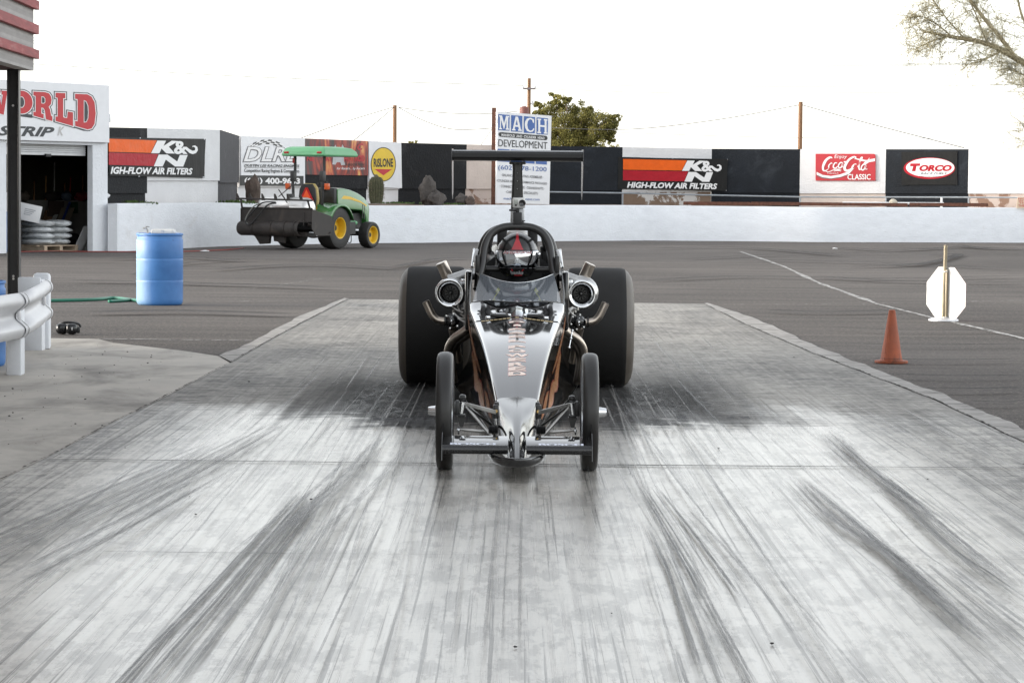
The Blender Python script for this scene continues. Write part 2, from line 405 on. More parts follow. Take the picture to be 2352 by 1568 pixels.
def crack(pts, w, z=0.016, amp=0.03, seed=2, name='pad_crack', n=10, mat=None):
    q = ragged([Vector(p) for p in pts], None, n, amp, seed); mb = MB()
    d = (q[-1] - q[0]).normalized(); s = Vector((-d.y, d.x, 0))
    wv = [w * (0.35 + 0.9 * abs(noise.noise(Vector((i * 0.45, seed, 1))))) for i in range(len(q))]
    L = len(q)
    mb.add([(p + s * w_).to_tuple()[:2] + (z,) for p, w_ in zip(q, wv)] + [(p - s * w_).to_tuple()[:2] + (z,) for p, w_ in zip(q, wv)], [(i, i + 1, L + i + 1, L + i) for i in range(L - 1)])
    return tag(mb.build(name, mat or CRACK, ang=180), kind='structure')

crack([G(100, 1060), G(1188, 1072), G(2500, 1082)], 0.024, amp=0.0, seed=5, name='pad_joint')
crack([G(702, 736), G(1188, 741), G(1713, 746)], 0.028, amp=0.0, seed=6, name='pad_joint')
crack([G(800, 688), G(1200, 692), G(1617, 698)], 0.05, amp=0.0, seed=7, name='pad_joint')
crack([G(1377, 906), G(2003, 909)], 0.008, amp=0.0, seed=11, name='pad_joint')
crack([G(240, 1274), G(700, 1280)], 0.008, amp=0.0, seed=12, name='pad_joint')
crack([G(0, 1272), G(1176, 1283), G(2352, 1293)], 0.0035, amp=0.0, seed=13, name='pad_joint')
crack([G(0, 941), G(250, 945)], 0.012, amp=0.0, seed=14, name='pad_joint')
crack([G(1800, 975), G(2350, 985)], 0.006, amp=0.0, seed=15, name='pad_joint')
# painted lines on the asphalt
def worn_line_mat(name, thr):
    m, t, b = nodes(name)
    b.inputs['Base Color'].default_value = (0.46, 0.45, 0.43, 1); b.inputs['Roughness'].default_value = 0.8; b.inputs['Specular IOR Level'].default_value = .2
    n = noi(t, coords(t), 9, 5, 0.7)
    t.links.new(ramp(t, n, [(thr, 0.0), (thr + 0.12, 1.0)]), b.inputs['Alpha']); return m
CRK = worn_line_mat('broken_dark_edge', .46); CRK.node_tree.nodes['Principled BSDF'].inputs['Base Color'].default_value = (.045, .04, .036, 1)
crack(Lg, 0.012, seed=4, amp=.02, n=16, mat=CRK); crack(Rg, 0.011, seed=8, amp=.018, n=14, mat=CRK)
LINE = worn_line_mat('worn_white_line', 0.41); LINE2 = worn_line_mat('faded_white_line', 0.5)
crack([G(225, 779), G(400, 781), G(582, 783)], 0.05, 0.006, 0.0, 21, 'painted_line', mat=LINE)
crack([G(1700, 578), G(1800, 612), G(1880, 650), G(2016, 698.6), G(2136, 729), G(2240, 752), G(2400, 790)], 0.075, 0.006, 0.02, 22, 'painted_line', mat=LINE)
crack([G(1640, 701), G(2000, 699), G(2352, 691)], 0.07, 0.010, 0.0, 23, 'painted_line', mat=LINE2)
crack([G(150, 699), G(420, 694), G(800, 690)], 0.05, 0.005, 0.0, 24, 'painted_line', mat=LINE2)
crack([G(560, 664), G(640, 655), G(740, 640)], 0.05, 0.005, 0.0, 25, 'painted_line', mat=LINE2)

# ---- rubber marks, plus a few painted shade strips: thin worn layers on the pad and the asphalt
def rubber_mat(name, dark, lo, hi, cross=False, rough=0.4, k0=.10):
    m, t, b = nodes(name)
    uv = t.nodes.new('ShaderNodeUVMap'); mp = t.nodes.new('ShaderNodeMapping'); t.links.new(uv.outputs[0], mp.inputs[0])
    mp.inputs['Scale'].default_value = (9, 0.11, 1) if not cross else (7, 3, 1)
    n = noi(t, mp.outputs[0], 1.6, 3, 0.6, 0.1)
    m2 = t.nodes.new('ShaderNodeMapping'); t.links.new(uv.outputs[0], m2.inputs[0]); m2.inputs['Scale'].default_value = (30, 8, 1)
    n2 = noi(t, m2.outputs[0], 1.4, 3, 0.7)
    s = t.nodes.new('ShaderNodeSeparateXYZ'); t.links.new(uv.outputs[0], s.inputs[0])
    e = math_(t, 'ABSOLUTE', math_(t, 'MULTIPLY_ADD', s.outputs[0], 2, -1))
    edge = ramp(t, e, [(0.5, 1.0), (1.0, 0.0)])
    vc = t.nodes.new('ShaderNodeVertexColor'); vc.layer_name = 'fade'
    m3 = t.nodes.new('ShaderNodeMapping'); t.links.new(uv.outputs[0], m3.inputs[0]); m3.inputs['Scale'].default_value = (2.5, 0.9, 1)
    n3 = noi(t, m3.outputs[0], 1.3, 4, 0.6)
    k = math_(t, 'ADD', math_(t, 'MULTIPLY', n, 0.85), math_(t, 'MULTIPLY', n2, 0.15))
    lines = ramp(t, k, [(lo, 0.0), (hi, 0.92)])
    a = math_(t, 'MULTIPLY', math_(t, 'ADD', math_(t, 'MULTIPLY', lines, ramp(t, n3, [(0.3, 0.45), (0.6, 1.0)])), 0.05), math_(t, 'MULTIPLY', math_(t, 'MULTIPLY', edge, k0), vc.outputs[0]), clamp=True)
    b.inputs['Specular IOR Level'].default_value = .25
    t.links.new(a, b.inputs['Alpha']); b.inputs['Base Color'].default_value = (*dark, 1); b.inputs['Roughness'].default_value = rough
    return m
RUB1 = rubber_mat('rubber_streaks', (0.06, 0.06, 0.061), 0.47, 0.53)
RUB2 = rubber_mat('rubber_or_shade_patch', (0.04, 0.04, 0.041), 0.44, 0.68, True, k0=.5)
RUB3 = rubber_mat('rubber_line', (0.08, 0.08, 0.082), 0.36, 0.56)
RUB4 = rubber_mat('rubber_or_shade_on_asphalt', (0.017, 0.016, 0.016), 0.26, 0.55, rough=0.8, k0=.95)
_zk = [0.018]
def mark(pts, w, mat, fade=(0.15, 0.3), n=10):
    """a rubber or painted-shade streak along picture points lying on the ground; w in metres (start, end)"""
    q = smooth_path([G(*p) for p in pts], n); L = len(q); _zk[0] += 0.00012
    w0, w1 = w if isinstance(w, tuple) else (w, w)
    me = bpy.data.meshes.new('tyre_or_shade_mark'); vs = []; ln = [0]
    for i in range(L):
        d = (q[min(i + 1, L - 1)] - q[max(i - 1, 0)]).normalized(); s = Vector((-d.y, d.x, 0)); ww = (w0 + (w1 - w0) * i / (L - 1)) / 2
        vs += [q[i] + s * ww, q[i] - s * ww]
        if i: ln.append(ln[-1] + (q[i] - q[i - 1]).length)
    me.from_pydata([(p.x, p.y, _zk[0]) for p in vs], [], [(2 * i, 2 * i + 1, 2 * i + 3, 2 * i + 2) for i in range(L - 1)])
    uv = me.uv_layers.new(name='UVMap'); vc = me.color_attributes.new('fade', 'FLOAT_COLOR', 'POINT')
    off = random.random() * 50
    for lp in me.loops:
        i = lp.vertex_index; uv.data[lp.index].uv = (i % 2, ln[i // 2] + off)
    for i in range(2 * L):
        x = (i // 2) / (L - 1); f = min(1, x / max(fade[0], 1e-3), (1 - x) / max(fade[1], 1e-3)); vc.data[i].color = (f, f, f, 1)
    me.materials.append(mat); o = bpy.data.objects.new('tyre_or_shade_mark', me); COL.objects.link(o)
    return tag(o, kind='structure')
mark([(1150, 1115), (1142, 1330), (1130, 1568), (1122, 1700)], 0.028, RUB3, (0.1, 0.0))
def streaks(name, paths, mat, z):
    """many narrow rubber streaks as one worn layer; paths: (points, width, start fade, end fade)"""
    vs, fs, uvs, fd = [], [], [], []
    for q, w, f0, f1 in paths:
        L = len(q); o = len(vs); ln = random.random() * 90
        for i in range(L):
            d = (q[min(i + 1, L - 1)] - q[max(i - 1, 0)]).normalized(); sd_ = Vector((-d.y, d.x, 0)); x = i / (L - 1); f = min(1, x / f0, (1 - x) / f1)
            if i: ln += (q[i] - q[i - 1]).length
            for k, sg_ in ((0, 1), (1, -1)): p = q[i] + sd_ * (w / 2 * sg_); vs.append((p.x, p.y, z)); uvs.append((k, ln)); fd.append(f)
        z += 0.00006
        fs += [(o + 2 * i, o + 2 * i + 1, o + 2 * i + 3, o + 2 * i + 2) for i in range(L - 1)]
    me = bpy.data.meshes.new(name); me.from_pydata(vs, [], fs); uv = me.uv_layers.new(name='UVMap'); vc = me.color_attributes.new('fade', 'FLOAT_COLOR', 'POINT')
    for lp in me.loops: uv.data[lp.index].uv = uvs[lp.vertex_index]
    for i, f in enumerate(fd): vc.data[i].color = (f, f, f, 1)
    me.materials.append(mat); o = bpy.data.objects.new(name, me); COL.objects.link(o); return tag(o, kind='structure')
def line_mat(name, dark, base, edge0=.7):
    m, t, b = nodes(name)
    uv = t.nodes.new('ShaderNodeUVMap'); mp = t.nodes.new('ShaderNodeMapping'); t.links.new(uv.outputs[0], mp.inputs[0]); mp.inputs['Scale'].default_value = (3, 1.4, 1)
    n = noi(t, mp.outputs[0], 2.6, 10, .78); s_ = t.nodes.new('ShaderNodeSeparateXYZ'); t.links.new(uv.outputs[0], s_.inputs[0])
    e = ramp(t, math_(t, 'ABSOLUTE', math_(t, 'MULTIPLY_ADD', s_.outputs[0], 2, -1)), [(edge0, 1.0), (1.0, 0.0)])
    vc = t.nodes.new('ShaderNodeVertexColor'); vc.layer_name = 'fade'
    k = math_(t, 'MULTIPLY', ramp(t, n, [(.44, 0.04), (.52, base)]), math_(t, 'MULTIPLY', e, vc.outputs[0]))
    b.inputs['Specular IOR Level'].default_value = .25
    t.links.new(k, b.inputs['Alpha']); b.inputs['Base Color'].default_value = (*dark, 1); b.inputs['Roughness'].default_value = .45; return m
RL1 = line_mat('rubber_line_strong', (.07, .07, .07), .80, .8); RL2 = line_mat('rubber_line_faint', (.10, .10, .10), .55, .7); RLW = line_mat('scraped_line', (.33, .32, .30), .6, .5)
def band(pts, w, n, mat=None, film=True, wl=(.012, .05)):
    c = smooth_path([G(*p) for p in pts], 12); L = len(c); w0, w1 = w if isinstance(w, tuple) else (w, w); out = []
    for k in range(n):
        off = random.uniform(-.5, .5); t0 = random.uniform(0, .3) ** 1.3; t1 = 1 - random.uniform(0, .28); i0, i1 = int(t0 * (L - 1)), max(int(t1 * (L - 1)), int(t0 * (L - 1)) + 4); q = []
        for i in range(i0, min(i1 + 1, L)):
            d = (c[min(i + 1, L - 1)] - c[max(i - 1, 0)]).normalized(); ww = w0 + (w1 - w0) * i / (L - 1); q.append(c[i] + Vector((-d.y, d.x, 0)) * (ww * (off + .05 * noise.noise(Vector((i * .05, k * 3.1, 0))))))
        if len(q) > 3: out.append((q, random.uniform(*wl), .12, .25))
    _zk[0] += .0008
    if film: mark(pts, (w0 * .9, w1 * .9), RUB1, (.08, .15))
    _zk[0] += .0004
    return streaks('tyre_or_shade_mark', out, mat or RL1, _zk[0])
band([(722, 1130), (640, 1228), (520, 1375), (370, 1550), (260, 1680)], (.13, .23), 10, RL1, False, (.006, .020)); band([(722, 1130), (640, 1228), (520, 1375), (370, 1550), (260, 1680)], (.13, .23), 7, RLW, False, (.005, .011))
band([(735, 1150), (690, 1215), (600, 1330), (500, 1470)], (.16, .26), 5, RL2, False, (.005, .014))
band([(770, 1165), (700, 1280), (600, 1440)], .12, 3, RL2, False, (.005, .012))
band([(1490, 1125), (1560, 1225), (1640, 1345), (1665, 1390)], (.10, .19), 8, RL1, False, (.006, .016)); band([(1490, 1125), (1570, 1235), (1650, 1345)], (.10, .2), 6, RLW, False, (.005, .011))
band([(1500, 1215), (1560, 1320), (1620, 1450), (1690, 1600), (1720, 1660)], (.08, .26), 7, RL1, False, (.005, .014))
band([(1560, 1180), (1650, 1290), (1720, 1390)], (.08, .16), 4, RL2, False, (.005, .012))
mark([(1600, 1365), (1645, 1450), (1690, 1560)], .16, RUB2, (.3, .4))
band([(1900, 1000), (1985, 1080), (2085, 1155), (2205, 1232)], (.20, .07), 8, RL1, False, (.008, .022)); mark([(1890, 995), (1960, 1060), (2040, 1120)], .22, RUB2, (.1, .5))
band([(1806, 1100), (1900, 1199), (2008, 1272), (2093, 1342), (2226, 1460), (2352, 1575)], .07, 4, RL1, False, (.015, .03))
band([(1840, 1108), (1990, 1235), (2120, 1340), (2300, 1500)], .12, 4, RL2, False)
band([(1986, 1105), (2136, 1263), (2244, 1342), (2420, 1470)], .16, 6, RL1, False, (.008, .022)); band([(2040, 1100), (2200, 1240), (2400, 1400)], .12, 4, RL2, False)
band([(2100, 1310), (2230, 1420), (2400, 1550)], .26, 8, RL1, False, (.008, .022))
band([(640, 985), (450, 1090), (230, 1200), (-60, 1345)], (.3, .46), 12, RL2, False, (.008, .03)); band([(520, 1030), (300, 1130), (0, 1268), (-100, 1310)], (.2, .34), 9, RL2, False, (.008, .03))
band([(600, 1030), (350, 1165), (60, 1320), (-60, 1380)], (.3, .5), 7, RLW, False, (.008, .02)); band([(480, 1110), (300, 1215), (60, 1340), (-80, 1415)], .12, 4, RL2, False)
band([(900, 1010), (820, 1110), (700, 1220), (560, 1340)], .3, 6, RL2, False)
band([(1175, 1120), (1160, 1340), (1150, 1600)], .14, 3, RL2, False, (.008, .02))
# long straight passes down the lane
for mt, n_, wl in ((RL2, 60, (.006, .020)), (RL1, 14, (.005, .014)), (RLW, 50, (.006, .018))):
    pth = []
    for k in range(n_):
        x0 = random.uniform(-2.3, 2.8) if random.random() < .45 else random.choice((-1, 1)) * random.gauss(.85, .28); y0 = random.uniform(8, 26); L_ = random.uniform(1.5, 9); dx = random.gauss(0, .012)
        q = [Vector((x0 + dx * (j * L_ / 8) + .006 * noise.noise(Vector((j * .7, k, 0))), y0 - j * L_ / 8, 0)) for j in range(9)]; pth.append((q, random.uniform(*wl), .2, .3))
    _zk[0] += .0006; streaks('rubber_streaks', pth, mt, _zk[0])
mark([(930, 880), (880, 930), (815, 985)], (0.5, 0.75), RUB2, (0.1, 0.25))
mark([(985, 890), (955, 945), (930, 1000)], (0.6, 0.6), RUB2, (0.1, 0.4))
mark([(1440, 885), (1480, 935), (1550, 1000)], (0.5, 0.8), RUB2, (0.1, 0.25))
mark([(1395, 890), (1420, 950), (1450, 1010)], (0.6, 0.6), RUB2, (0.1, 0.4))
mark([(1560, 840), (1650, 930), (1790, 1010)], 0.6, RUB2, (0.3, 0.3))
mark([(1021, 1088), (1018, 1140), (1012, 1200)], 0.10, RUB2, (0.05, 0.6))  # these two strips paint in the dark reflection below the front tyres
mark([(1353, 1092), (1356, 1140), (1360, 1200)], 0.10, RUB2, (0.05, 0.6))
# rows of tread-block prints
def prints(cx, cy, rows, cols, wx, wy, gap):
    c = G(cx, cy); mb = MB()
    for i in range(rows):
        for j in range(cols):
            if random.random() < 0.12: continue
            x = c.x + (j - cols / 2) * (wx + gap) + random.uniform(-.006, .006); y = c.y + (i - rows / 2) * (wy + gap * 2.2)
            mb.quad((x, y, 0.0485), (x + wx, y, 0.0485), (x + wx, y + wy, 0.0485), (x, y + wy, 0.0485))
    tag(mb.build('tread_prints', PRINT, keepn=True), kind='structure')
PRINT = worn_line_mat('rubber_print', 0.4); PRINT.node_tree.nodes['Principled BSDF'].inputs['Base Color'].default_value = (0.07, 0.07, 0.072, 1)
for a in ((930, 980, 1, 6, .05, .2, .015), (1530, 988, 3, 5, .035, .06, .02), (1640, 975, 1, 6, .06, .2, .02)):
    prints(*a)
# looping marks on the far part of the pad and dark scribbles on the asphalt behind it, painted shadow bands beside it
for pts, w in (([(1465, 735), (1500, 770), (1475, 800), (1460, 770)], .09), ([(1470, 720), (1540, 728), (1590, 760), (1530, 820)], .09), ([(1700, 715), (1640, 755), (1590, 800)], .09), ([(1560, 712), (1500, 735), (1470, 760)], .08),
               ([(870, 715), (900, 722), (930, 705), (900, 700)], .09), ([(1470, 790), (1490, 812), (1480, 830)], .12)):
    mark(pts, w * .5, RUB1, (0.1, 0.1))
for pts, w in (([(1900, 570), (2050, 578), (2200, 572), (2352, 576)], .5), ([(2130, 590), (2200, 588), (2170, 600), (2100, 612), (1950, 617)], .45), ([(1560, 600), (1800, 588), (2060, 585)], .22), ([(2190, 566), (2280, 574), (2352, 573)], .6), ([(1480, 575), (1700, 572), (1950, 592)], .4), ([(1700, 600), (1950, 606), (2352, 622)], .35), ([(480, 625), (700, 612), (930, 622)], .35), ([(160, 650), (420, 655), (800, 668)], .5), ([(200, 725), (420, 722), (680, 730)], .5), ([(1760, 720), (1900, 724), (2080, 720)], .3), ([(1880, 640), (2050, 650), (2352, 655)], .35),
               ([(300, 640), (420, 610), (620, 600), (900, 606)], .3), ([(250, 600), (420, 595), (560, 604)], .4), ([(1480, 650), (1700, 640), (2000, 645), (2352, 640)], .3), ([(900, 620), (1000, 600), (1090, 596)], .3),
               ([(1900, 760), (2100, 768), (2352, 766)], .12), ([(1990, 835), (2150, 838), (2352, 836)], .14), ([(2060, 872), (2200, 876), (2352, 874)], .12), ([(2100, 905), (2250, 906), (2352, 903)], .16), ([(1960, 800), (2150, 803), (2352, 800)], .1), ([(2220, 935), (2300, 938), (2360, 934)], .1)):  # this row paints long cast-shadow bands across the right asphalt
    mark(pts, w * .8, RUB4, (0.15, 0.15))

# ---- garage in the left background
Bpl = Plane(G(0, 582), G(247, 577))
BN, BU = Bpl.n, Bpl.u
STUCCO = M('white_stucco', (0.72, 0.74, 0.77), 0.8, var=0.04, vscale=3, bump=0.5, bscale=16, bdist=0.03, dirt=(0.55, 0.53, 0.5), dscale=1.2, dpos=(0.64, 0.9))
SIGNWHITE = M('white_sign_board', (0.75, 0.76, 0.78), 0.45, var=0.03, dirt=(0.58, 0.56, 0.53), dscale=1.4, dpos=(0.66, 0.95))
SLAT = M('roller_door_slats', (0.55, 0.56, 0.57), 0.45, 0.2, var=0.08)
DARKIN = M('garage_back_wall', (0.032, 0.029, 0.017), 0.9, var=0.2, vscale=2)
BLOCK = M('grey_block_wall', (0.24, 0.23, 0.215), 0.9, var=0.15, vscale=3, bump=0.3, bscale=20)
bc = G(247, 577)
garage = thing('garage', 'white stucco garage with raised roller door and red lettered fascia', 'garage', (bc.x, bc.y, 0))
def bp(px, py, w=0.0): return Bpl.hit(px, py, -w)
def bz(px, z, w=0.0):
    p = bp(px, 577, w); return Vector((p.x, p.y, z))
TOPZ = bp(246, 198).z; DOORZ = bp(110, 331).z
mb = MB()
inn = -BN
def wallbox(mb, a, b, z0, z1, th, off=0.0):
    """slab whose front runs from a to b (ground points), th thick going inward"""
    a, b = Vector((a.x, a.y, 0)) - inn * off, Vector((b.x, b.y, 0)) - inn * off
    mb.prism([a + Vector((0, 0, z0)), b + Vector((0, 0, z0)), b + Vector((0, 0, z1)), a + Vector((0, 0, z1))], inn * th)
p15, p203, p247 = bz(15, 0), bz(213, 0), bz(247, 0)
pL = p247 - BU * 7.0
wallbox(mb, pL, p15, 0, DOORZ, 0.16); wallbox(mb, p203, p247, 0, DOORZ, 0.16); wallbox(mb, pL, p247, DOORZ, TOPZ, 0.42)
sdv = Vector((-.15, .9887, 0)); pBR = p247 + sdv * 5.4
mb.prism([p247 + sdv * 0.2, pBR, pBR + Vector((0, 0, TOPZ - 0.1)), p247 + sdv * 0.2 + Vector((0, 0, TOPZ - 0.1))], -BU * 0.2)
mb.prism([pL + inn * 0.161, pL + inn * 7, pL + inn * 7 + Vector((0, 0, TOPZ - 0.1)), pL + inn * 0.161 + Vector((0, 0, TOPZ - 0.1))], BU * 0.2)
mb.build('wall', STUCCO, garage, True)
mb = MB(); q = [pL + inn * 0.17, p247 + inn * 0.17 + BU * .05, pBR - BU * .02, pL + inn * 3.74]
mb.prism([p + Vector((0, 0, TOPZ - 0.3)) for p in q], (0, 0, 0.18)); mb.build('roof', STUCCO, garage, True)
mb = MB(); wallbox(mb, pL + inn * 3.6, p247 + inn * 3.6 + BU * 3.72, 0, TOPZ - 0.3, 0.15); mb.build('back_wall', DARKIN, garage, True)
mb = MB(); wallbox(mb, pL + inn * 3.5, p247 + inn * 3.5 + BU * 3.6, 0, 1.12, 0.09); mb.build('block_wall', BLOCK, garage, True)
mb = MB(); wallbox(mb, p15 + BU * 0.01, p203 - BU * 0.01, bp(110, 356).z, DOORZ + 0.05, 0.05, -0.22)
dz0, dz1 = bp(110, 356).z, DOORZ
for k in range(4):
    z = dz0 + 0.07 + (dz1 - dz0 - 0.07) * k / 4
    mb.cyl(p15 + inn * 0.22 + BU * 0.01 + Vector((0, 0, z)), p203 + inn * 0.22 - BU * 0.01 + Vector((0, 0, z)), 0.012, 6)
door = mb.build('roller_door', SLAT, garage, True)
MB().rbox(bp(110, 357, 0.19), (0.16, 0.06, 0.07), 0.01, Matrix.Rotation(math.atan2(BU.y, BU.x), 4, 'Z')).build('door_latch', BLACKPLASTIC, door, True)
mb = MB(); a, b = pL, bz(244, 0)
wallbox(mb, a, b, bp(242, 328).z, TOPZ + 0.015, 0.1, 0.1)
board = mb.build('sign_board', SIGNWHITE, garage, True, bevel=0.006)
board['label'] = 'white fascia board with red and grey painted words'
e0, e1 = p247 + sdv * .24 - BU * .201, p247 + sdv * 5.2 - BU * .201
MB().prism([e0, e1, e1 + Vector((0, 0, TOPZ - .34)), e0 + Vector((0, 0, TOPZ - .34))], -BU * .03).build('shade_lining', DARKIN, garage, True)  # dark panels added inside so the garage interior stays in shade
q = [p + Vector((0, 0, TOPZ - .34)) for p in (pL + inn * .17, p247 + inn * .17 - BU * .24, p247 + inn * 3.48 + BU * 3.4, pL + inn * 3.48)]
MB().prism(q, (0, 0, .03)).build('shade_lining', DARKIN, garage, True)
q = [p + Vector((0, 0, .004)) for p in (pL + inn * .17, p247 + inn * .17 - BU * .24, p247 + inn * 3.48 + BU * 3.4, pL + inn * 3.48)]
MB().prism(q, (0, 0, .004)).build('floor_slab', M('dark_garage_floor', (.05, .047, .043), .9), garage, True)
# downspout at the corner
mb = MB(); x = p247 + BU * 0.06 + inn * 0.2
mb.tube([x + Vector((0, 0, bp(250, 288).z)), x + Vector((0, 0, bp(250, 440).z)), x + BU * 0.1 - inn * 0.1 + Vector((0, 0, bp(250, 452).z))], 0.045, 8)
mb.rbox(x + Vector((0, 0, bp(250, 290).z)), (0.16, 0.14, 0.09), 0.01); mb.build('downspout', WHITEPAINT, garage, True)
mb = MB(); mb.rbox(bz(247, bp(247, 270).z, 0.3) + BU * 0.03, (0.1, 0.1, 0.2), 0.02); mb.build('wall_lamp', WHITEPAINT, garage, True)
# fascia lettering: slab letters whose feet follow a sweep
GREYLET = M('charcoal_lettering', (0.045, 0.05, 0.055), 0.55, var=0.15); GHOST = M('faded_lettering', (0.5, 0.49, 0.48), 0.6)
zA = ((0, 0), 0.29965)
sg = Sign(Plane(bz(0, 0) + BN * 0.1, bz(247, 0) + BN * 0.1), *zA, board)
def slab(ch):
    """outlines (unit box, y down) of slab-serif capitals"""
    s = 0.17
    if ch == 'W': return [[(0, 0), (.34, 0), (.34, s), (.28, s), (.36, .62), (.47, .2), (.40, 0), (.66, 0), (.60, .2), (.69, .62), (.76, s), (.70, s), (.70, 0), (1, 0), (1, s), (.94, s), (.80, 1), (.60, 1), (.51, .55), (.40, 1), (.2, 1), (.06, s), (0, s)]]
    if ch == 'O': return [[(.5 + .5 * math.cos(a), .5 + .5 * math.sin(a)) for a in [2 * math.pi * k / 28 for k in range(28)]], [(.5 + .15 * math.cos(a), .5 + .25 * math.sin(a)) for a in [2 * math.pi * k / 20 for k in range(20)]]]
    if ch == 'R': return [[(0, 0), (.62, 0), (.82, .04), (.93, .14), (.96, .27), (.92, .42), (.80, .52), (.88, .62), (.93, .82), (1, .84), (1, 1), (.66, 1), (.60, .68), (.52, .6), (.42, .6), (.42, .83), (.54, .83), (.54, 1), (0, 1), (0, .83), (.12, .83), (.12, s), (0, s)], [(.42, .17), (.42, .44), (.55, .44), (.63, .38), (.63, .24), (.55, .17)]]
    if ch == 'L': return [[(0, 0), (.56, 0), (.56, s), (.44, s), (.44, .8), (.66, .8), (.70, .58), (1, .58), (1, 1), (0, 1), (0, .83), (.12, .83), (.12, s), (0, s)]]
    if ch == 'D': return [[(0, 0), (.6, 0), (.8, .06), (.94, .2), (1, .5), (.94, .8), (.8, .94), (.6, 1), (0, 1), (0, .84), (.12, .84), (.12, .16), (0, .16)], [(.42, .17), (.42, .83), (.55, .8), (.64, .68), (.66, .5), (.64, .32), (.55, .2)]]
def word_polys():
    out = []
    boxes = (('W', -105, 62, 690, 862), ('O', 82, 250, 692, 868), ('R', 256, 402, 703, 905), ('L', 426, 560, 712, 945), ('D', 576, 734, 720, 985))
    for ch, x0, x1, y0, y1 in boxes:
        yb = lambda x: y1 + (x - (x0 + x1) / 2) * 0.24 if ch != 'O' else y1
        for pl in slab(ch): out.append([(x0 + (x1 - x0) * u, y0 + (x1 - x0) * u * 0.05 + (yb(x0 + (x1 - x0) * u) - y0) * v) for u, v in pl])
    return out
wp = word_polys()
groups, gi = [], 0
for ch in 'WORLD': n_ = len(slab(ch)); groups.append(wp[gi:gi + n_]); gi += n_
def grown(pl, d):
    """outline pushed outward by d picture units"""
    ar = sum(a_[0] * b_[1] - b_[0] * a_[1] for a_, b_ in zip(pl, pl[1:] + pl[:1])); sg_ = 1 if ar > 0 else -1; out = []
    for i, p in enumerate(pl):
        a_, c_ = pl[i - 1], pl[(i + 1) % len(pl)]; u = Vector((p[0] - a_[0], p[1] - a_[1])).normalized(); v = Vector((c_[0] - p[0], c_[1] - p[1])).normalized()
        n1, n2 = Vector((u.y, -u.x)) * sg_, Vector((v.y, -v.x)) * sg_; m = n1 + n2; k_ = d / max(.35, m.length_squared / 2) if m.length > .05 else 0
        out.append((p[0] + m.x / 2 * k_, p[1] + m.y / 2 * k_))
    return out
for i, g_ in enumerate(groups):
    sg.polys('lettering', GREYLET, [grown(g_[0], 26)], .0040 + .0004 * i); sg.polys('lettering', LET_WHITE, [grown(g_[0], 13)], .0065 + .0004 * i)
    sg.polys('lettering', LET_RED, g_, .0095 + .0004 * i)
    for hole in g_[1:]:
        sg.polys('lettering', GREYLET, [grown(hole, -11)], .0120)
sg.polys('lettering', GREYLET, [[(60, 880), (240, 905), (262, 902), (420, 940), (560, 978), (640, 1004), (690, 1006), (690, 985), (600, 975), (420, 915), (250, 880), (150, 868)]], .0034)
sg.text('lettering', GREYLET, [('STRIP', (-20, 962, 418, 1040), dict(shear=0.35, bold=0.035, slope=0.03))], 0.006)
sg.text('lettering', GHOST, [('K', (440, 972, 495, 1040), dict(shear=0.35, bold=0.03))], 0.006)

# contents of the garage
zI = ((0, 335.6), 0.16263)
def bi(x, y, w): return Bpl.hit(zI[0][0] + x * zI[1], zI[0][1] + y * zI[1], -w)
RZB = math.atan2(BU.y, BU.x); RB = Matrix.Rotation(RZB, 4, 'Z')
pc = bi(640, 1490, 1.0); pc.z = 0
PALLET = M('pallet_wood', (0.42, 0.33, 0.24), 0.8, var=0.25, stretch=(1, 1, 6))
pal = thing('pallet', 'wooden pallet under wrapped bags inside the garage door', 'pallet', pc, RZB)
mb = MB()
for k in range(5): mb.box((0, -0.44 + k * 0.22, 0.128), (1.1, 0.12, 0.022))
mb.build('top_boards', PALLET, pal)
for x in (-.48, 0, .48): MB().box((x, 0, 0.067), (0.09, 1.0, 0.1)).build('bearer', PALLET, pal)
mb = MB()
for k in (-.42, 0, .42): mb.box((0, k, 0.0115), (1.1, 0.1, 0.0215))
mb.build('bottom_boards', PALLET, pal)
BAG = M('wrapped_plastic_bags', (0.6, 0.62, 0.63), 0.28, var=0.25, vscale=5, bump=0.8, bscale=9, bdist=0.05, dirt=(0.3, 0.31, 0.31), dscale=4, dpos=(0.5, 0.7))
for r in range(4):
    for c, x in enumerate((-.27, .27)):
        o = MB().ball((0, 0, 0), (0.28, 0.46, 0.085), 18, 10, amp=0.18, sc=1.8, seed=r * 3 + c).build('bag', BAG, ang=180)
        o.location = pc + RB @ Vector((x + 0.02 * (r % 2), 0.0, 0.21 + 0.135 * r))
        o.rotation_euler = (0, 0, RZB)
        tag(o, '%s white plastic bag on the %s of the wrapped stack on the pallet' % (('lowest', 'second lowest', 'second highest', 'topmost')[r], ('left', 'right')[c]), 'bag', 'white bags stacked on the pallet')
bx = bi(400, 1040, 0.9)
o = thing('carton', 'white cardboard carton tilted on top of the wrapped bags', 'box', (bx.x, bx.y, 0.66))
MB().rbox((0, 0, 0.2), (0.5, 0.5, 0.38), 0.008, Matrix.Rotation(RZB - R(38), 4, 'Z') @ Matrix.Rotation(R(12), 4, 'Y')).build('box', M('white_card', (0.68, 0.68, 0.68), 0.7, var=0.04), o)
mb = MB()
mtx = Matrix.Rotation(RZB - R(38), 4, 'Z') @ Matrix.Rotation(R(12), 4, 'Y')
for k in range(4): mb.add([mtx.to_3x3() @ Vector(p) + Vector((0, 0, 0.2)) for p in ((-0.12, -0.254, 0.06 - k * 0.04), (0.12 - k * 0.03, -0.254, 0.06 - k * 0.04), (0.12 - k * 0.03, -0.254, 0.08 - k * 0.04), (-0.12, -0.254, 0.08 - k * 0.04))], [(0, 1, 2, 3)])
mb.build('print', M('grey_print', (0.35, 0.36, 0.38), 0.7), o)
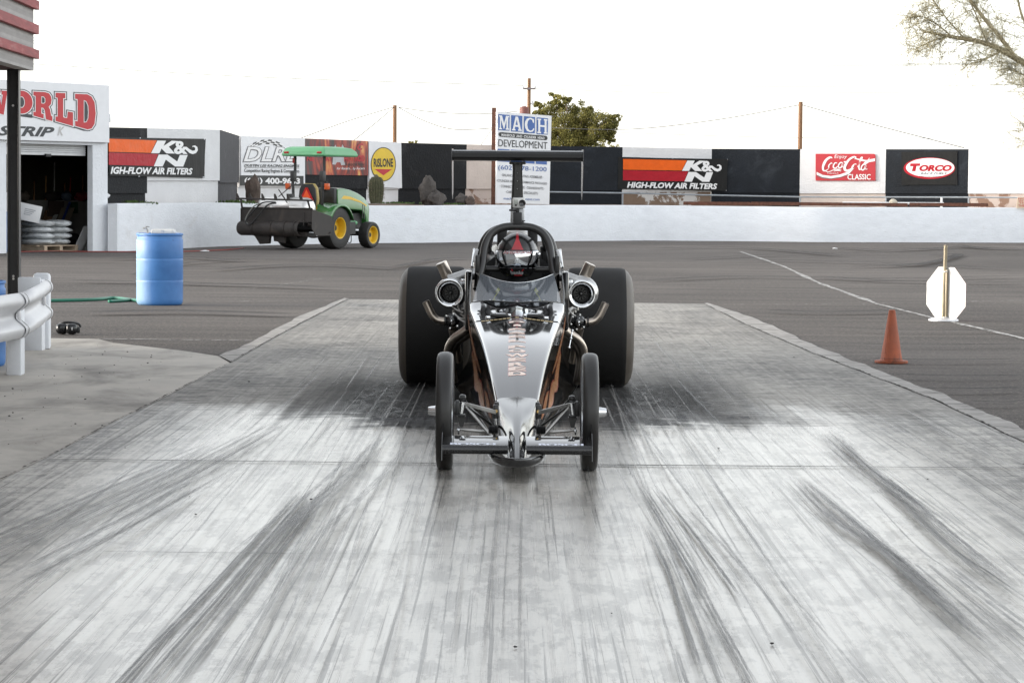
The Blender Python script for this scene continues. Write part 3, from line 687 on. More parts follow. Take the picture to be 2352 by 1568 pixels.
def plank(name, label, cat, a, b, w, wid, mat, th=0.03, w1=None):
    p, q = bi(*a, w), bi(*b, w if w1 is None else w1); p.z = max(p.z, 0.0)
    d = (q - p); s = BU * wid
    mb = MB().prism([p, p + s, q + s, q], inn * th)
    return tag(mb.build(name, mat, world=True, bevel=0.003), label, cat)
GREYBOARD = M('pale_board', (0.5, 0.5, 0.5), 0.6, var=0.08)
plank('leaning_board', 'pale grey board leaning inside the right door jamb, nearer of two', 'board', (1040, 1492), (1195, 1130), 0.7, 0.26, GREYBOARD)
plank('leaning_board', 'pale grey board behind its twin at the right door jamb', 'board', (1150, 1492), (1245, 1200), 0.78, 0.3, GREYBOARD)
plank('leaning_board', 'brown plank leaning on the garage back wall, leftmost', 'board', (590, 1110), (650, 905), 3.0, 0.3, WOOD, w1=3.3)
plank('leaning_board', 'white narrow board leaning between brown planks in the garage', 'board', (710, 1110), (800, 905), 2.9, 0.12, M('white_board', (0.5, 0.5, 0.49), 0.7), w1=3.3)
plank('leaning_board', 'tan plank leaning on the garage back wall beside a blue pipe', 'board', (770, 1150), (880, 870), 2.8, 0.42, M('tan_board', (0.2, 0.16, 0.12), 0.8), w1=3.2)
plank('leaning_board', 'tall dark brown plank standing behind the white narrow board', 'board', (650, 1100), (700, 780), 3.1, 0.5, M('dark_board', (0.06, 0.04, 0.03), 0.8), w1=3.3)
tag(MB().cyl(bi(835, 1170, 2.7), bi(985, 800, 3.2), 0.03, 8).build('pipe', M('blue_pipe', (0.03, 0.06, 0.25), 0.5), world=True), 'blue pipe leaning against the garage back wall', 'pipe')
for x, y0, y1, col, lab in ((480, 490, 830, (0.25, 0.13, 0.06), 'thin brown broom handle hanging furthest left in the garage'), (645, 420, 830, (0.35, 0.2, 0.08), 'long tan handle hanging on the dark garage wall'), (765, 230, 720, (0.5, 0.5, 0.48), 'white pole hanging on the dark garage wall'), (910, 520, 740, (0.3, 0.15, 0.06), 'short brown handle beside the red one in the garage'), (993, 440, 680, (0.35, 0.03, 0.03), 'red handle hanging on the dark garage wall'), (1168, 420, 790, (0.3, 0.12, 0.05), 'brown handle hanging furthest right in the garage')):
    tag(MB().cyl(bi(x, y1, 3.52), bi(x + 4, y0, 3.52), 0.018, 6).build('tool_handle', M('handle_%d' % x, col, 0.6), world=True), lab, 'tool handle', 'tool handles on the garage wall')
mb = MB(); a = [bi(1005, 790, 3.4), bi(1100, 790, 3.4), bi(1100, 945, 3.4), bi(1005, 950, 3.4)]
mb.prism(a, inn * 0.03); tag(mb.build('rag', M('green_rag', (0.01, 0.06, 0.025), 0.9), world=True), 'dark green rag hanging over the block wall', 'rag')
for k, (x, w, c, lab) in enumerate(((340, 0.3, (0.12, 0.1, 0.08), 'dark bundle on the block wall behind the carton'), (740, 0.5, (0.03, 0.025, 0.02), 'black toolbox on the block wall in the garage'), (940, 0.3, (0.12, 0.16, 0.22), 'pale blue bundle on the block wall'), (1150, 0.45, (0.25, 0.02, 0.03), 'red cloth heap on the block wall near the jamb'))):
    p = bi(x, 830, 3.42)
    o = MB().ball((0, 0, 0.1), (w / 2, 0.12, 0.11), 12, 8, amp=0.35, sc=1.6, seed=k).build('bundle', M('bundle_%d' % k, c, 0.8), ang=180); o.location = (p.x, p.y, 1.12); o.rotation_euler = (0, 0, RZB)
    tag(o, lab, 'bundle')
for x, lab in ((910, 'black bin bag on the garage floor behind the pallet'), (1010, 'dark sack on the garage floor beside the grey boards')):
    p = bi(x, 1480, 2.4); o = MB().ball((0, 0, 0.17), (0.26, 0.22, 0.2), 14, 9, amp=0.3, sc=1.5, seed=x).build('sack', M('dark_sack', (0.015, 0.015, 0.016), 0.5), ang=180); o.location = (p.x, p.y, 0)
    tag(o, lab, 'sack')

# ---- retaining wall (white) along the back
RB_ = [(262, 577.5), (270, 578), (503, 566), (700, 561), (837, 558.5), (973, 557.5), (1200, 554.5), (1488, 552.3), (1700, 554), (1880, 556), (2352, 557.5), (2480, 558)]
RT_ = [(262, 467.5), (503, 465.5), (837, 472), (973, 472.5), (1130, 471), (1262, 471), (1476, 471.5), (1880, 476), (2352, 477), (2480, 477)]
PX = list(range(262, 2480, 24)) + [2480]
ret = thing('retaining_wall', 'low white rough-rendered retaining wall across the back of the lot', 'wall', (G(1188, 554).x, G(1188, 554).y, 0))
fr = [G(x, interp(RB_, x)) for x in PX]
tp = [P(x, interp(RT_, x), f.y) for x, f in zip(PX, fr)]
def back_off(pts, d):
    out = []
    for i, p in enumerate(pts):
        t = (pts[min(i + 1, len(pts) - 1)] - pts[max(i - 1, 0)]); t.z = 0; t.normalize()
        out.append(p + Vector((-t.y, t.x, 0)) * d)
    return out
rngs = [fr, [f.lerp(t_, 0.12) + Vector((0, 0.02, 0)) for f, t_ in zip(fr, tp)], [t_ + Vector((0, 0.03, -0.03)) for t_ in tp], [t_ + Vector((0, 0.06, 0)) for t_ in tp], back_off(tp, 0.28), [p + Vector((0, 0, -0.5)) for p in back_off(tp, 0.28)]]
WALLW = M('rough_white_render', (0.74, 0.76, 0.79), 0.85, var=0.05, vscale=2, bump=0.55, bscale=9, bdist=0.03, stretch=(1.2, 1.2, 3), dirt=(0.56, 0.54, 0.52), dscale=0.8, dpos=(0.62, 0.95))
MB().loft(rngs, False).build('rendered_wall', WALLW, ret, True, ang=60)
# pilaster where it meets the garage
mb = MB(); a, b = G(247.5, 577.5), G(269, 577.8)
mb.prism([a, b, Vector((b.x, b.y, P(269, 468, b.y).z)), Vector((a.x, a.y, P(248, 468, a.y).z))], (0, 0.35, 0)); mb.build('pilaster', STUCCO, ret, True)
# irregular dark foot line of dirt against the wall
DIRT = M('brown_dirt', (0.17, 0.115, 0.08), 0.95, var=0.35, vscale=3, bump=0.6, bscale=12, dirt=(0.1, 0.11, 0.04), dscale=0.9, dpos=(0.5, 0.7))
# ---- back wall, higher and painted in black and white panels
LY = [(240, 59.27), (338, 61.6), (505, 66.0), (550, 70.0), (697, 73.5), (845, 76.5), (1072, 80), (1262, 82), (1430, 83), (1635, 83.6), (1838, 83.4), (2035, 82.6), (2225, 81.6), (2352, 80.6), (2480, 79.6)]
TT = [(240, 292.5), (338, 294.5), (505, 298), (550, 312.5), (697, 319), (845, 325), (918, 328), (1072, 332), (1130, 333.5), (1262, 335.5), (1430, 338), (1635, 342), (1838, 343), (2225, 343), (2352, 342), (2480, 341)]
PBLACK = M('black_painted_block', (0.017, 0.018, 0.020), 0.8, spec=.2, var=0.25, vscale=1.5, bump=0.6, bscale=14, bdist=0.03, dirt=(0.05, 0.05, 0.052), dscale=1.1)
PBLUE = M('blue_black_painted_block', (0.017, 0.020, 0.025), 0.8, spec=.2, var=0.25, vscale=1.5, bump=0.6, bscale=14, bdist=0.03, dirt=(0.04, 0.046, 0.055), dscale=1.0)
PGREY = M('dark_grey_plywood', (0.055, 0.055, 0.06), 0.8, var=0.3, vscale=5, bump=0.5, bscale=18, bdist=0.02, dirt=(0.09, 0.09, 0.095), dscale=3)
PWHITE = M('white_painted_block', (0.68, 0.68, 0.69), 0.8, var=0.06, vscale=1.6, bump=0.5, bscale=14, bdist=0.03, dirt=(0.5, 0.46, 0.42), dscale=1.6, dpos=(0.62, 0.9))
PPINK = M('pink_white_painted_block', (0.60, 0.52, 0.47), 0.8, var=0.08, vscale=1.6, bump=0.5, bscale=14, bdist=0.03, dirt=(0.45, 0.36, 0.3), dscale=1.6, dpos=(0.6, 0.9))
def peel_mat():
    m, t, b = nodes('peeling_white_paint')
    v = coords(t); n = noi(t, v, 1.3, 7, 0.68, 0.6)
    c = mixc(t, ramp(t, n, [(0.50, 0.0), (0.53, 1.0)]), mixc(t, noi(t, v, 5, 5), (0.17, 0.11, 0.075), (0.26, 0.19, 0.14)), (0.6, 0.58, 0.56))
    t.links.new(c, b.inputs['Base Color']); b.inputs['Roughness'].default_value = 0.9; bumpn(t, b, n, 0.5, 0.02); return m
PEEL = peel_mat()
def peel2():
    m, t, b = nodes('peeling_pink_paint')
    v = coords(t); n = noi(t, v, 1.6, 7, 0.68, 0.6)
    c = mixc(t, ramp(t, n, [(0.42, 0.0), (0.46, 1.0)]), (0.24, 0.15, 0.11), (0.5, 0.42, 0.38))
    t.links.new(c, b.inputs['Base Color']); b.inputs['Roughness'].default_value = 0.9; bumpn(t, b, n, 0.5, 0.02); return m
PEEL2 = peel2()
BASEZ = 0.9
def wall_panel(par, x0, x1, up, low, seam, th=0.2):
    """one painted bay: upper block face and its base course set 4 cm back"""
    y0, y1 = interp(LY, x0), interp(LY, x1)
    a, b = P(x0, interp(TT, x0), y0), P(x1, interp(TT, x1), y1)
    s0, s1 = P(x0, seam, y0).z, P(x1, seam, y1).z
    d = (b - a); d.z = 0; d.normalize(); nb = Vector((-d.y, d.x, 0))
    o = MB().prism([Vector((a.x, a.y, s0)), Vector((b.x, b.y, s1)), b, a], nb * th).build('painted_bay', up, par, True)
    o2 = MB().prism([Vector((a.x, a.y, BASEZ)) + nb * .05, Vector((b.x, b.y, BASEZ)) + nb * .05, Vector((b.x, b.y, s1)) + nb * .05, Vector((a.x, a.y, s0)) + nb * .05], nb * (th - .05)).build('base_course', low, par, True)
    return Plane(Vector((a.x, a.y, 0)), Vector((b.x, b.y, 0)))
def tg(px): p = P(px, 450, interp(LY, px)); return (p.x, p.y, BASEZ)
wl = thing('boundary_wall', 'high wall stretch painted black then white beside the garage', 'wall', tg(370))
plA = wall_panel(wl, 236, 338, PBLACK, PBLACK, 444); plA = wall_panel(wl, 338, 505, PWHITE, PWHITE, 415)
wr = thing('boundary_wall', 'dark grey angled return wall between the garage stretch and long wall', 'wall', tg(527))
wall_panel(wr, 505.3, 549.5, PGREY, PGREY, 420)
wlong = thing('boundary_wall', 'long high wall of alternating black and white painted bays', 'wall', tg(1400))
bays = [(550, 697, PWHITE, PWHITE, 430), (697, 845, PBLACK, PBLACK, 434), (845, 918, PWHITE, PWHITE, 435), (918, 1072, PBLACK, PBLACK, 434), (1072, 1132, PPINK, PEEL2, 434), (1132, 1262, PPINK, PEEL2, 435), (1262, 1430, PBLUE, PBLUE, 438), (1430, 1635, PWHITE, PEEL, 441), (1635, 1838, PBLUE, PBLUE, 443), (1838, 2035, PWHITE, PPINK, 444.5), (2035, 2225, PBLUE, PBLUE, 445), (2225, 2480, PWHITE, PEEL2, 445)]
PLN = {}
for b in bays: PLN[b[0]] = wall_panel(wlong, *b)
# ---- dirt terrace between the two walls
mb = MB(); fpts = back_off(tp, 0.27); bpts = []
for x, t_ in zip(PX, tp):
    yb = interp(LY, x) if not 505 < x < 550 else interp(LY, x)
    p = P(x, 460, yb); bpts.append(Vector((p.x, p.y + 0.1, 1.02)))
rows = []
for k in range(5):
    rows.append([Vector((f.x + (b.x - f.x) * k / 4, f.y + (b.y - f.y) * k / 4, f.z - 0.03 + (b.z - f.z + 0.03) * k / 4 + 0.05 * noise.noise(Vector((f.x * 1.3, k * 2.0, 1))))) for f, b in zip(fpts, bpts)])
mb.loft(rows, False); tag(mb.build('dirt_terrace', DIRT, ang=180), kind='structure')

# =================================================================== BANNERS AND SIGNS
zC, zD, zE, zF = ((503.4, 268.5), .21406), ((939.7, 167.8), .22831), ((1376, 201.4), .21404), ((1812.3, 0), .32105)
VINYL = M('black_vinyl_banner', (0.014, 0.014, 0.014), 0.55, var=0.2, spec=.2, bump=0.35, bscale=1.8, bdist=0.06, stretch=(1.5, 1.5, .6))
ORANGE = M('orange_vinyl', (0.78, 0.12, 0.010), 0.5, spec=.2, var=0.06, bump=0.5, bscale=3, bdist=0.05)
CRIMSON = M('crimson_vinyl', (0.40, 0.012, 0.024), 0.5, spec=.2, var=0.06, bump=0.5, bscale=3, bdist=0.05)
def board(name, label, cat, plane, z, quad, mat, th=0.03, group=None, part='panel', off=0.0):
    pts = [plane.hit(z[0][0] + x * z[1], z[0][1] + y * z[1], off) for x, y in quad]
    lo = min(pts, key=lambda p: p.z)
    t = thing(name, label, cat, (sum(p.x for p in pts) / len(pts), sum(p.y for p in pts) / len(pts), lo.z), 0, group)
    MB().prism(pts[::-1], plane.n * th).build(part, mat, t, True)
    return t, Sign(Plane(plane.p + plane.n * (th + off), plane.p + plane.n * (th + off) + plane.u), z[0], z[1], t)
def wavy(quad, n=9, amp=6, seed=0):
    out = []
    for i in range(4):
        a, b = quad[i], quad[(i + 1) % 4]
        for k in range(n):
            t = k / n; w = amp * math.sin(math.pi * t) * (0.6 + 0.4 * noise.noise(Vector((i * 3 + t * 4, seed, 0))))
            dx, dy = b[0] - a[0], b[1] - a[1]; L = math.hypot(dx, dy)
            out.append((a[0] + dx * t - dy / L * w, a[1] + dy * t + dx / L * w))
    return out
def filter_banner(label, plane, z, X0, xmin=-1e9, words='HIGH-FLOW AIR FILTERS', tx=300):
    """orange and crimson stripes, big white K & N; X maps the right-hand banner's units to this one's"""
    X = lambda x, y: (max(xmin, X0(x, y)[0]), X0(x, y)[1])
    t, s = board('banner', label, 'banner', plane, z, [X(*p) for p in wavy([(203, 743), (1382, 767), (1370, 1110), (197, 1087)], 8, 5, 2)], VINYL, 0.02, 'filter banners on the walls')
    f = lambda pl: [X(*p) for p in pl]
    s.polys('orange_stripe', ORANGE, [f([(258, 766), (942, 781), (888, 891), (258, 881)])])
    s.polys('crimson_stripe', CRIMSON, [f([(257, 888), (955, 900), (914, 1006), (256, 995)])])
    K = [f([(948, 782), (1026, 784), (1004, 830), (1078, 783), (1140, 787), (1052, 836), (1108, 897), (1030, 895), (985, 853), (966, 894), (890, 893)])]
    Nn = [f([(960, 905), (1040, 906), (1128, 966), (1152, 908), (1224, 909), (1183, 1011), (1108, 1010), (1024, 950), (996, 1010), (915, 1009)])]
    s.polys('lettering', LET_WHITE, K + Nn)
    a, b = X(1100, 788), X(1300, 902)
    s.text('lettering', LET_WHITE, [('&', (X(1098, 786)[0], X(1098, 786)[1], X(1222, 903)[0], X(1222, 903)[1]), dict(bold=0.035))], 0.010)
    s.polys('lettering', LET_WHITE, [f([(1185, 842), (1215, 838), (1240, 858), (1268, 872), (1290, 868), (1292, 848), (1278, 836), (1268, 842), (1266, 830), (1290, 824), (1312, 840), (1316, 868), (1300, 892), (1270, 902), (1240, 892), (1212, 868)])], 0.012)
    t1, t2 = X(tx, 1012), X(1268, 1092)
    s.text('lettering', LET_WHITE, [(words, (t1[0], t1[1], t2[0], t2[1] - (X(0, 1092)[1] - X(0, 1075)[1])), dict(shear=0.22, bold=0.04, slope=0.017))], 0.010)
    gr = MB()
    for gx, gy in ((790, 762), (1376, 772), (1364, 1104), (780, 1098)):
        gr.ball(s.pt(*X(gx, gy), 0.005), 0.018, 6, 4)
    gr.build('eyelets', CHROME, t, True)
    return t
plK2 = Plane(P(1420, 400, 83.0), P(1672, 400, 83.6)); plK2 = Plane(plK2.p + plK2.n * 0.05, plK2.p + plK2.n * 0.05 + plK2.u)
filter_banner('black banner with orange and crimson stripes hung across the long back wall', plK2, zE, lambda x, y: (x, y))
plA2 = Plane(plA.p + plA.n * 0.03, plA.p + plA.n * 0.03 + plA.u)
zA = ((0, 0), 0.29965)
k1, k2 = 0.842, 0.872
filter_banner('black banner with orange and crimson stripes partly hidden by the garage corner', plA2, zA, lambda x, y: (1572 + (x - 1382) * k1, 1065 + (y - 767) * k2 - (1382 - x) * 0.0045 * 0), 834, 'IGH-FLOW AIR FILTERS', 522)
# racing engine sign
pl = PLN[550]; t, s = board('wall_sign', 'white racing engine sign with chequered flag and black phone strip', 'sign', pl, zC, [(220, 205), (906, 229), (908, 741), (222, 738)], SIGNWHITE, 0.04)
GREY1 = M('sign_grey', (0.16, 0.16, 0.17), 0.5); PALEG = M('sign_pale_grey', (0.42, 0.43, 0.45), 0.5)
flag_top = lambda u: 300 - 70 * math.sin(u * 2.6) + 40 * u * u
ck, cw = [], []
for i in range(9):
    for j in range(3):
        q = []
        for a, b in ((i, j), (i + 1, j), (i + 1, j + 1), (i, j + 1)):
            u = a / 9; q.append((325 + 370 * u - 12 * b, flag_top(u) + b * (24 - 14 * u) + 0))
        (ck if (i + j) % 2 else cw).append(q)
s.polys('flag_checks', LET_BLACK, ck); s.polys('flag_checks', LET_WHITE, cw, 0.007)
s.text('lettering', GREY1, [('DLRE', (250, 316, 872, 488), dict(shear=0.28, bold=0.05, slope=.01))], 0.009)
s.text('lettering', LET_WHITE, [('DLRE', (264, 322, 860, 478), dict(shear=0.28, bold=0.012, slope=.01))], 0.012)
s.text('lettering', LET_BLACK, [('DUSTIN LEE RACING ENGINES', (270, 507, 862, 536), dict(shear=0.25, bold=0.02, slope=.012)), ('Competition Racing Engines & Components', (270, 556, 860, 606), dict(slope=.012, bold=0.012))])
s.polys('rule', LET_BLACK, [[(275, 543), (860, 550), (860, 554), (275, 547)]])
s.polys('phone_strip', LET_BLACK, [[(224, 627), (906, 634), (907, 740), (224, 736)]], 0.008)
s.text('lettering', LET_WHITE, [('(621)', (272, 652, 465, 722), dict(bold=0.04, slope=.008)), ('400-9633', (495, 652, 868, 722), dict(bold=0.04, slope=.008))], 0.013)
# flame banner
def flame_mat():
    m, t, b = nodes('printed_flames')
    v = coords(t, (1.0, 1.0, 0.42))
    n = noi(t, v, 1.25, 5, 0.55, 2.2)
    c = ramp(t, n, [(0.36, (0.035, 0.03, 0.03)), (0.45, (0.16, 0.02, 0.015)), (0.53, (0.36, 0.045, 0.025)), (0.60, (0.55, 0.16, 0.05)), (0.68, (0.66, 0.42, 0.12))])
    t.links.new(c, b.inputs['Base Color']); b.inputs['Roughness'].default_value = 0.4
    bumpn(t, b, noi(t, v, 2, 3), 0.4, 0.05); return m
pl = PLN[697]; t, s = board('banner', 'dark banner printed with red and yellow flames on the black bay', 'banner', pl, zC, [(906, 232), (1588, 259), (1590, 629), (910, 620)], flame_mat(), 0.03)
DRED = M('dark_red_lettering', (0.42, 0.02, 0.03), 0.5)
s.text('lettering', DRED, [('NE', (940, 415, 1020, 475), dict(bold=0.04)), ('AT', (1140, 415, 1215, 478), dict(bold=0.04)), ('HOT ROD', (1340, 412, 1562, 482), dict(bold=0.05)), ('C', (1480, 285, 1548, 360), dict(shear=.3, bold=.05))])
s.text('lettering', LET_BLACK, [('ASSOCIATION', (1352, 500, 1560, 526), dict(shear=0.3, bold=0.01))]); s.text('lettering', LET_WHITE, [('for Racers... by Racers', (1262, 540, 1562, 574), dict(shear=0.3, bold=0.005))])
s.polys('emblem', PALEG, [[(1218, 480), (1222, 418), (1340, 418), (1342, 480), (1352, 516), (1310, 520), (1300, 488), (1262, 488), (1248, 514), (1214, 510)], [(1216, 350), (1250, 300), (1262, 352)], [(1302, 352), (1322, 296), (1352, 350)], ell(1284, 352, 26, 22, 16)])
# yellow oval sign
pl = PLN[845]; t, s = board('wall_sign', 'white sign with yellow oval and red triangle beside the cactus', 'sign', pl, zC, [(1592, 258), (1940, 278), (1948, 766), (1600, 750)], SIGNWHITE, 0.05)
YEL = M('sign_yellow', (0.72, 0.50, 0.03), 0.45, var=0.05)
s.polys('oval', LET_BLACK, [ell(1762, 510, 135, 184)]); s.polys('oval', YEL, [ell(1762, 510, 127, 175)], 0.011)
s.text('lettering', LET_BLACK, [('RiSLONE', (1658, 446, 1866, 540), dict(bold=0.035))], 0.014)
s.polys('triangle', LET_RED, [[(1664, 560), (1856, 563), (1762, 628)]], 0.014)
# tall blue and white sign on its rusty post
pm = Plane(P(1138, 450, 76.6), P(1260, 450, 78.2))
t, s = board('free_standing_sign', 'tall white manifold shop sign with blue letter squares on rusty post', 'sign', pm, zD, [(874, 388), (1421, 432), (1398, 1322), (866, 1308)], SIGNWHITE, 0.05)
pa, pb = P(1133, 470, 76.75), P(1133, 255.5, 76.75)
MB().box((pa.x, pa.y, (pa.z + pb.z) / 2 - 0.1), (0.125, 0.125, pb.z - pa.z + 0.4)).build('post', RUST, t, True)
sqs = [((898, 414, 1012, 576), 'M'), ((1028, 424, 1140, 588), 'A'), ((1156, 435, 1268, 602), 'C'), ((1284, 447, 1398, 616), 'H')]
for (x0, y0, x1, y1), ch in sqs:
    sl = 0.09
    s.polys('square', LET_BLUE, [[(x0, y0), (x1, y0 + (x1 - x0) * sl), (x1 - 3, y1 + (x1 - x0) * sl * .5), (x0 - 1, y1)]])
SERIF = {'M': [[(0, 0), (.3, 0), (.5, .55), (.7, 0), (1, 0), (1, .1), (.92, .1), (.92, .9), (1, .9), (1, 1), (.66, 1), (.66, .9), (.74, .9), (.74, .3), (.52, .95), (.46, .95), (.2, .3), (.2, .9), (.3, .9), (.3, 1), (0, 1), (0, .9), (.08, .9), (.08, .1), (0, .1)]],
         'A': [[(.36, 0), (.62, 0), (.92, .9), (1, .9), (1, 1), (.62, 1), (.62, .9), (.7, .9), (.65, .72), (.32, .72), (.26, .9), (.36, .9), (.36, 1), (0, 1), (0, .9), (.08, .9)], [(.48, .22), (.36, .6), (.6, .6)]],
         'C': [[(.95, .02), (.95, .34), (.86, .34), (.74, .14), (.55, .1), (.34, .22), (.26, .5), (.34, .78), (.55, .9), (.75, .86), (.9, .7), (1, .76), (.84, .94), (.55, 1), (.22, .92), (.04, .7), (0, .5), (.04, .3), (.22, .08), (.55, 0), (.74, .02), (.86, .08)]],
         'H': [[(0, 0), (.36, 0), (.36, .1), (.28, .1), (.28, .43), (.72, .43), (.72, .1), (.64, .1), (.64, 0), (1, 0), (1, .1), (.92, .1), (.92, .9), (1, .9), (1, 1), (.64, 1), (.64, .9), (.72, .9), (.72, .55), (.28, .55), (.28, .9), (.36, .9), (.36, 1), (0, 1), (0, .9), (.08, .9), (.08, .1), (0, .1)]]}
for (x0, y0, x1, y1), ch in sqs:
    w_, h_ = x1 - x0 - 14, y1 - y0 - 22
    s.polys('lettering', LET_WHITE, [[(x0 + 7 + u * w_, y0 + 12 + u * w_ * .08 + v * h_) for u, v in pl_] for pl_ in SERIF[ch]], 0.012)
def pill(x0, y0, x1, y1, sl): 
    r = (y1 - y0) / 2; q = [(x0 + r - r * math.sin(a), y0 + r + r * math.cos(a)) for a in [math.pi * k / 8 for k in range(9)]] + [(x1 - r + r * math.sin(a), y0 + r - r * math.cos(a)) for a in [math.pi * k / 8 for k in range(9)]]
    return [(x, y + (x - x0) * sl) for x, y in q]
s.polys('pill', LET_BLACK, [pill(900, 594, 1393, 640, .08)])
s.text('lettering', LET_WHITE, [('MANIFOLD  AND  CYLINDER  HEAD', (930, 610, 1362, 636), dict(bold=.02, slope=.08))], 0.013)
s.text('lettering', LET_BLACK, [('DEVELOPMENT', (900, 666, 1392, 738), dict(slope=.062, bold=-0.0))])
for x0, x1 in ((893, 1010), (1025, 1138), (1150, 1262), (1274, 1386)): s.polys('square', LET_BLUE, [[(x0, 762 + (x0 - 893) * .06), (x1, 762 + (x1 - 893) * .06), (x1, 888 + (x1 - 893) * .07), (x0, 888 + (x0 - 893) * .07)]])
s.text('lettering', LET_BLUE, [('(602) 278-1200', (898, 925, 1384, 985), dict(slope=.045)), ('machdevelopment.com', (952, 1248, 1314, 1282), dict(slope=.03))])
s.text('lettering', GREY1, [('· BALANCED ROTATING ASSEMBLIES ·', (926, 1012, 1352, 1038), dict(slope=.06, bold=.01)), ('· CYLINDER HEAD PERFORMANCE PACKAGES ·', (876, 1068, 1398, 1092), dict(slope=.065, bold=.01)), ('· CONNECTING RODS · CRANKSHAFTS ·', (910, 1124, 1364, 1150), dict(slope=.06, bold=.01)), ('· CARBURETOR SPECIALISTS ·', (966, 1182, 1306, 1208), dict(slope=.05, bold=.01))])
# red soda sign
SODA = M('soda_red', (0.47, 0.03, 0.04), 0.45, var=0.06)
pl = PLN[1838]; t, s = board('wall_sign', 'red soda sign with white script on white bay', 'sign', pl, zF, [(192, 1101), (612, 1101), (620, 1116), (620, 1293), (192, 1293)], SODA, 0.05)
s.polys('wave', GREY1, [[(197, 1256), (240, 1276), (300, 1282), (370, 1270), (430, 1248), (470, 1222), (440, 1242), (370, 1262), (300, 1270), (240, 1262), (197, 1236)]])
s.polys('wave', LET_WHITE, [[(197, 1230), (240, 1252), (300, 1260), (360, 1250), (420, 1230), (470, 1200), (430, 1244), (370, 1266), (300, 1276), (240, 1268), (197, 1250)], [(520, 1190), (540, 1160), (580, 1140), (614, 1134), (614, 1154), (575, 1160), (545, 1178)]], 0.009)
def stroke(pts, w, n=8):
    """outline of a pen stroke with widths w along picture points"""
    q = smooth_path([(x, y, 0) for x, y in pts], n); L = len(q); a, b = [], []
    for i in range(L):
        d = (q[min(i + 1, L - 1)] - q[max(i - 1, 0)]).normalized(); x = i / (L - 1) * (len(w) - 1); j = min(int(x), len(w) - 2)
        ww = (w[j] + (w[j + 1] - w[j]) * (x - j)) / 2
        a.append((q[i].x - d.y * ww, q[i].y + d.x * ww)); b.append((q[i].x + d.y * ww, q[i].y - d.x * ww))
    return a + b[::-1]
scr = [stroke([(300, 1142), (306, 1130), (290, 1128), (262, 1150), (244, 1190), (246, 1218), (262, 1222), (284, 1206)], (4, 9, 16, 18, 14, 8, 3)),
       stroke([(300, 1168), (286, 1182), (284, 1200), (296, 1204), (308, 1186), (306, 1170), (296, 1166)], (7, 9, 10, 9, 7)), stroke([(344, 1168), (330, 1166), (318, 1184), (320, 1202), (336, 1202), (348, 1190)], (6, 9, 9, 5)),
       stroke([(384, 1166), (368, 1164), (354, 1184), (358, 1200), (370, 1200), (384, 1170), (380, 1196), (392, 1196)], (6, 9, 9, 8, 8, 5)), stroke([(392, 1160), (410, 1158)], (9, 9), 2),
       stroke([(470, 1140), (478, 1126), (462, 1124), (430, 1142), (404, 1180), (398, 1208), (412, 1222), (440, 1212), (466, 1186)], (4, 9, 14, 18, 18, 12, 4)),
       stroke([(466, 1176), (452, 1192), (452, 1210), (466, 1214), (482, 1196), (480, 1178), (468, 1174)], (7, 9, 10, 9, 7)), stroke([(490, 1196), (508, 1160), (524, 1128), (512, 1136), (500, 1190), (504, 1214), (516, 1208)], (4, 8, 9, 9, 9, 5)),
       stroke([(548, 1178), (532, 1176), (518, 1196), (520, 1214), (534, 1214), (550, 1182), (544, 1212), (560, 1210)], (6, 9, 9, 8, 8, 5)),
       stroke([(240, 1214), (280, 1230), (320, 1216), (350, 1212), (380, 1224), (350, 1220), (320, 1226)], (3, 5, 8, 8, 4)), stroke([(470, 1134), (520, 1146), (560, 1150), (575, 1130)], (5, 12, 9, 3))]
for k, q in enumerate(scr): s.polys('lettering', LET_WHITE, [q], 0.011 + 0.0006 * k)
s.text('lettering', LET_WHITE, [('Enjoy', (324, 1108, 416, 1140), dict(shear=.2)), ('CLASSIC', (418, 1246, 584, 1286), dict(bold=.02)), ('Trademarks ®', (272, 1233, 354, 1245), {})], 0.011)
# fuel banner
pl = PLN[2035]; t, s = board('banner', 'black race fuel banner with white oval ringed in red', 'banner', pl, zF, wavy([(806, 1086), (1206, 1082), (1206, 1324), (806, 1326)], 8, 4, 5), VINYL, 0.03)
s.polys('oval', CRIMSON, [ell(1004, 1204, 184, 77)]); s.polys('oval', LET_WHITE, [ell(1010, 1200, 173, 68)], 0.010)
s.polys('lettering', CRIMSON, [[(868, 1170), (940, 1170), (936, 1188), (912, 1188), (904, 1226), (878, 1226), (888, 1190), (866, 1190)]], 0.013)
s.text('lettering', CRIMSON, [('ORCO', (932, 1180, 1164, 1226), dict(shear=.25, bold=.06))], 0.013)
s.text('lettering', LET_BLACK, [('RACE FUELS', (942, 1234, 1130, 1248), dict(shear=.25, bold=.02)), ('www.torcoproducts.com', (932, 1256, 1090, 1268), {})], 0.013)
# small notice at the right end
pl = Plane(P(2338, 470, 78.9), P(2390, 470, 78.9)); t, s = board('notice_board', 'small cream notice with red writing at the far right of the wall', 'sign', pl, zF, [(1636, 1410), (1790, 1410), (1790, 1488), (1624, 1488)], M('cream_board', (0.66, 0.52, 0.38), 0.6), 0.03)
s.text('lettering', LET_RED, [('NOTICE', (1640, 1416, 1760, 1428), {}), ('IN AREA', (1645, 1431, 1760, 1443), {}), ('THE PIT', (1645, 1446, 1760, 1458), {}), ('THE CREW', (1640, 1464, 1760, 1480), {})])
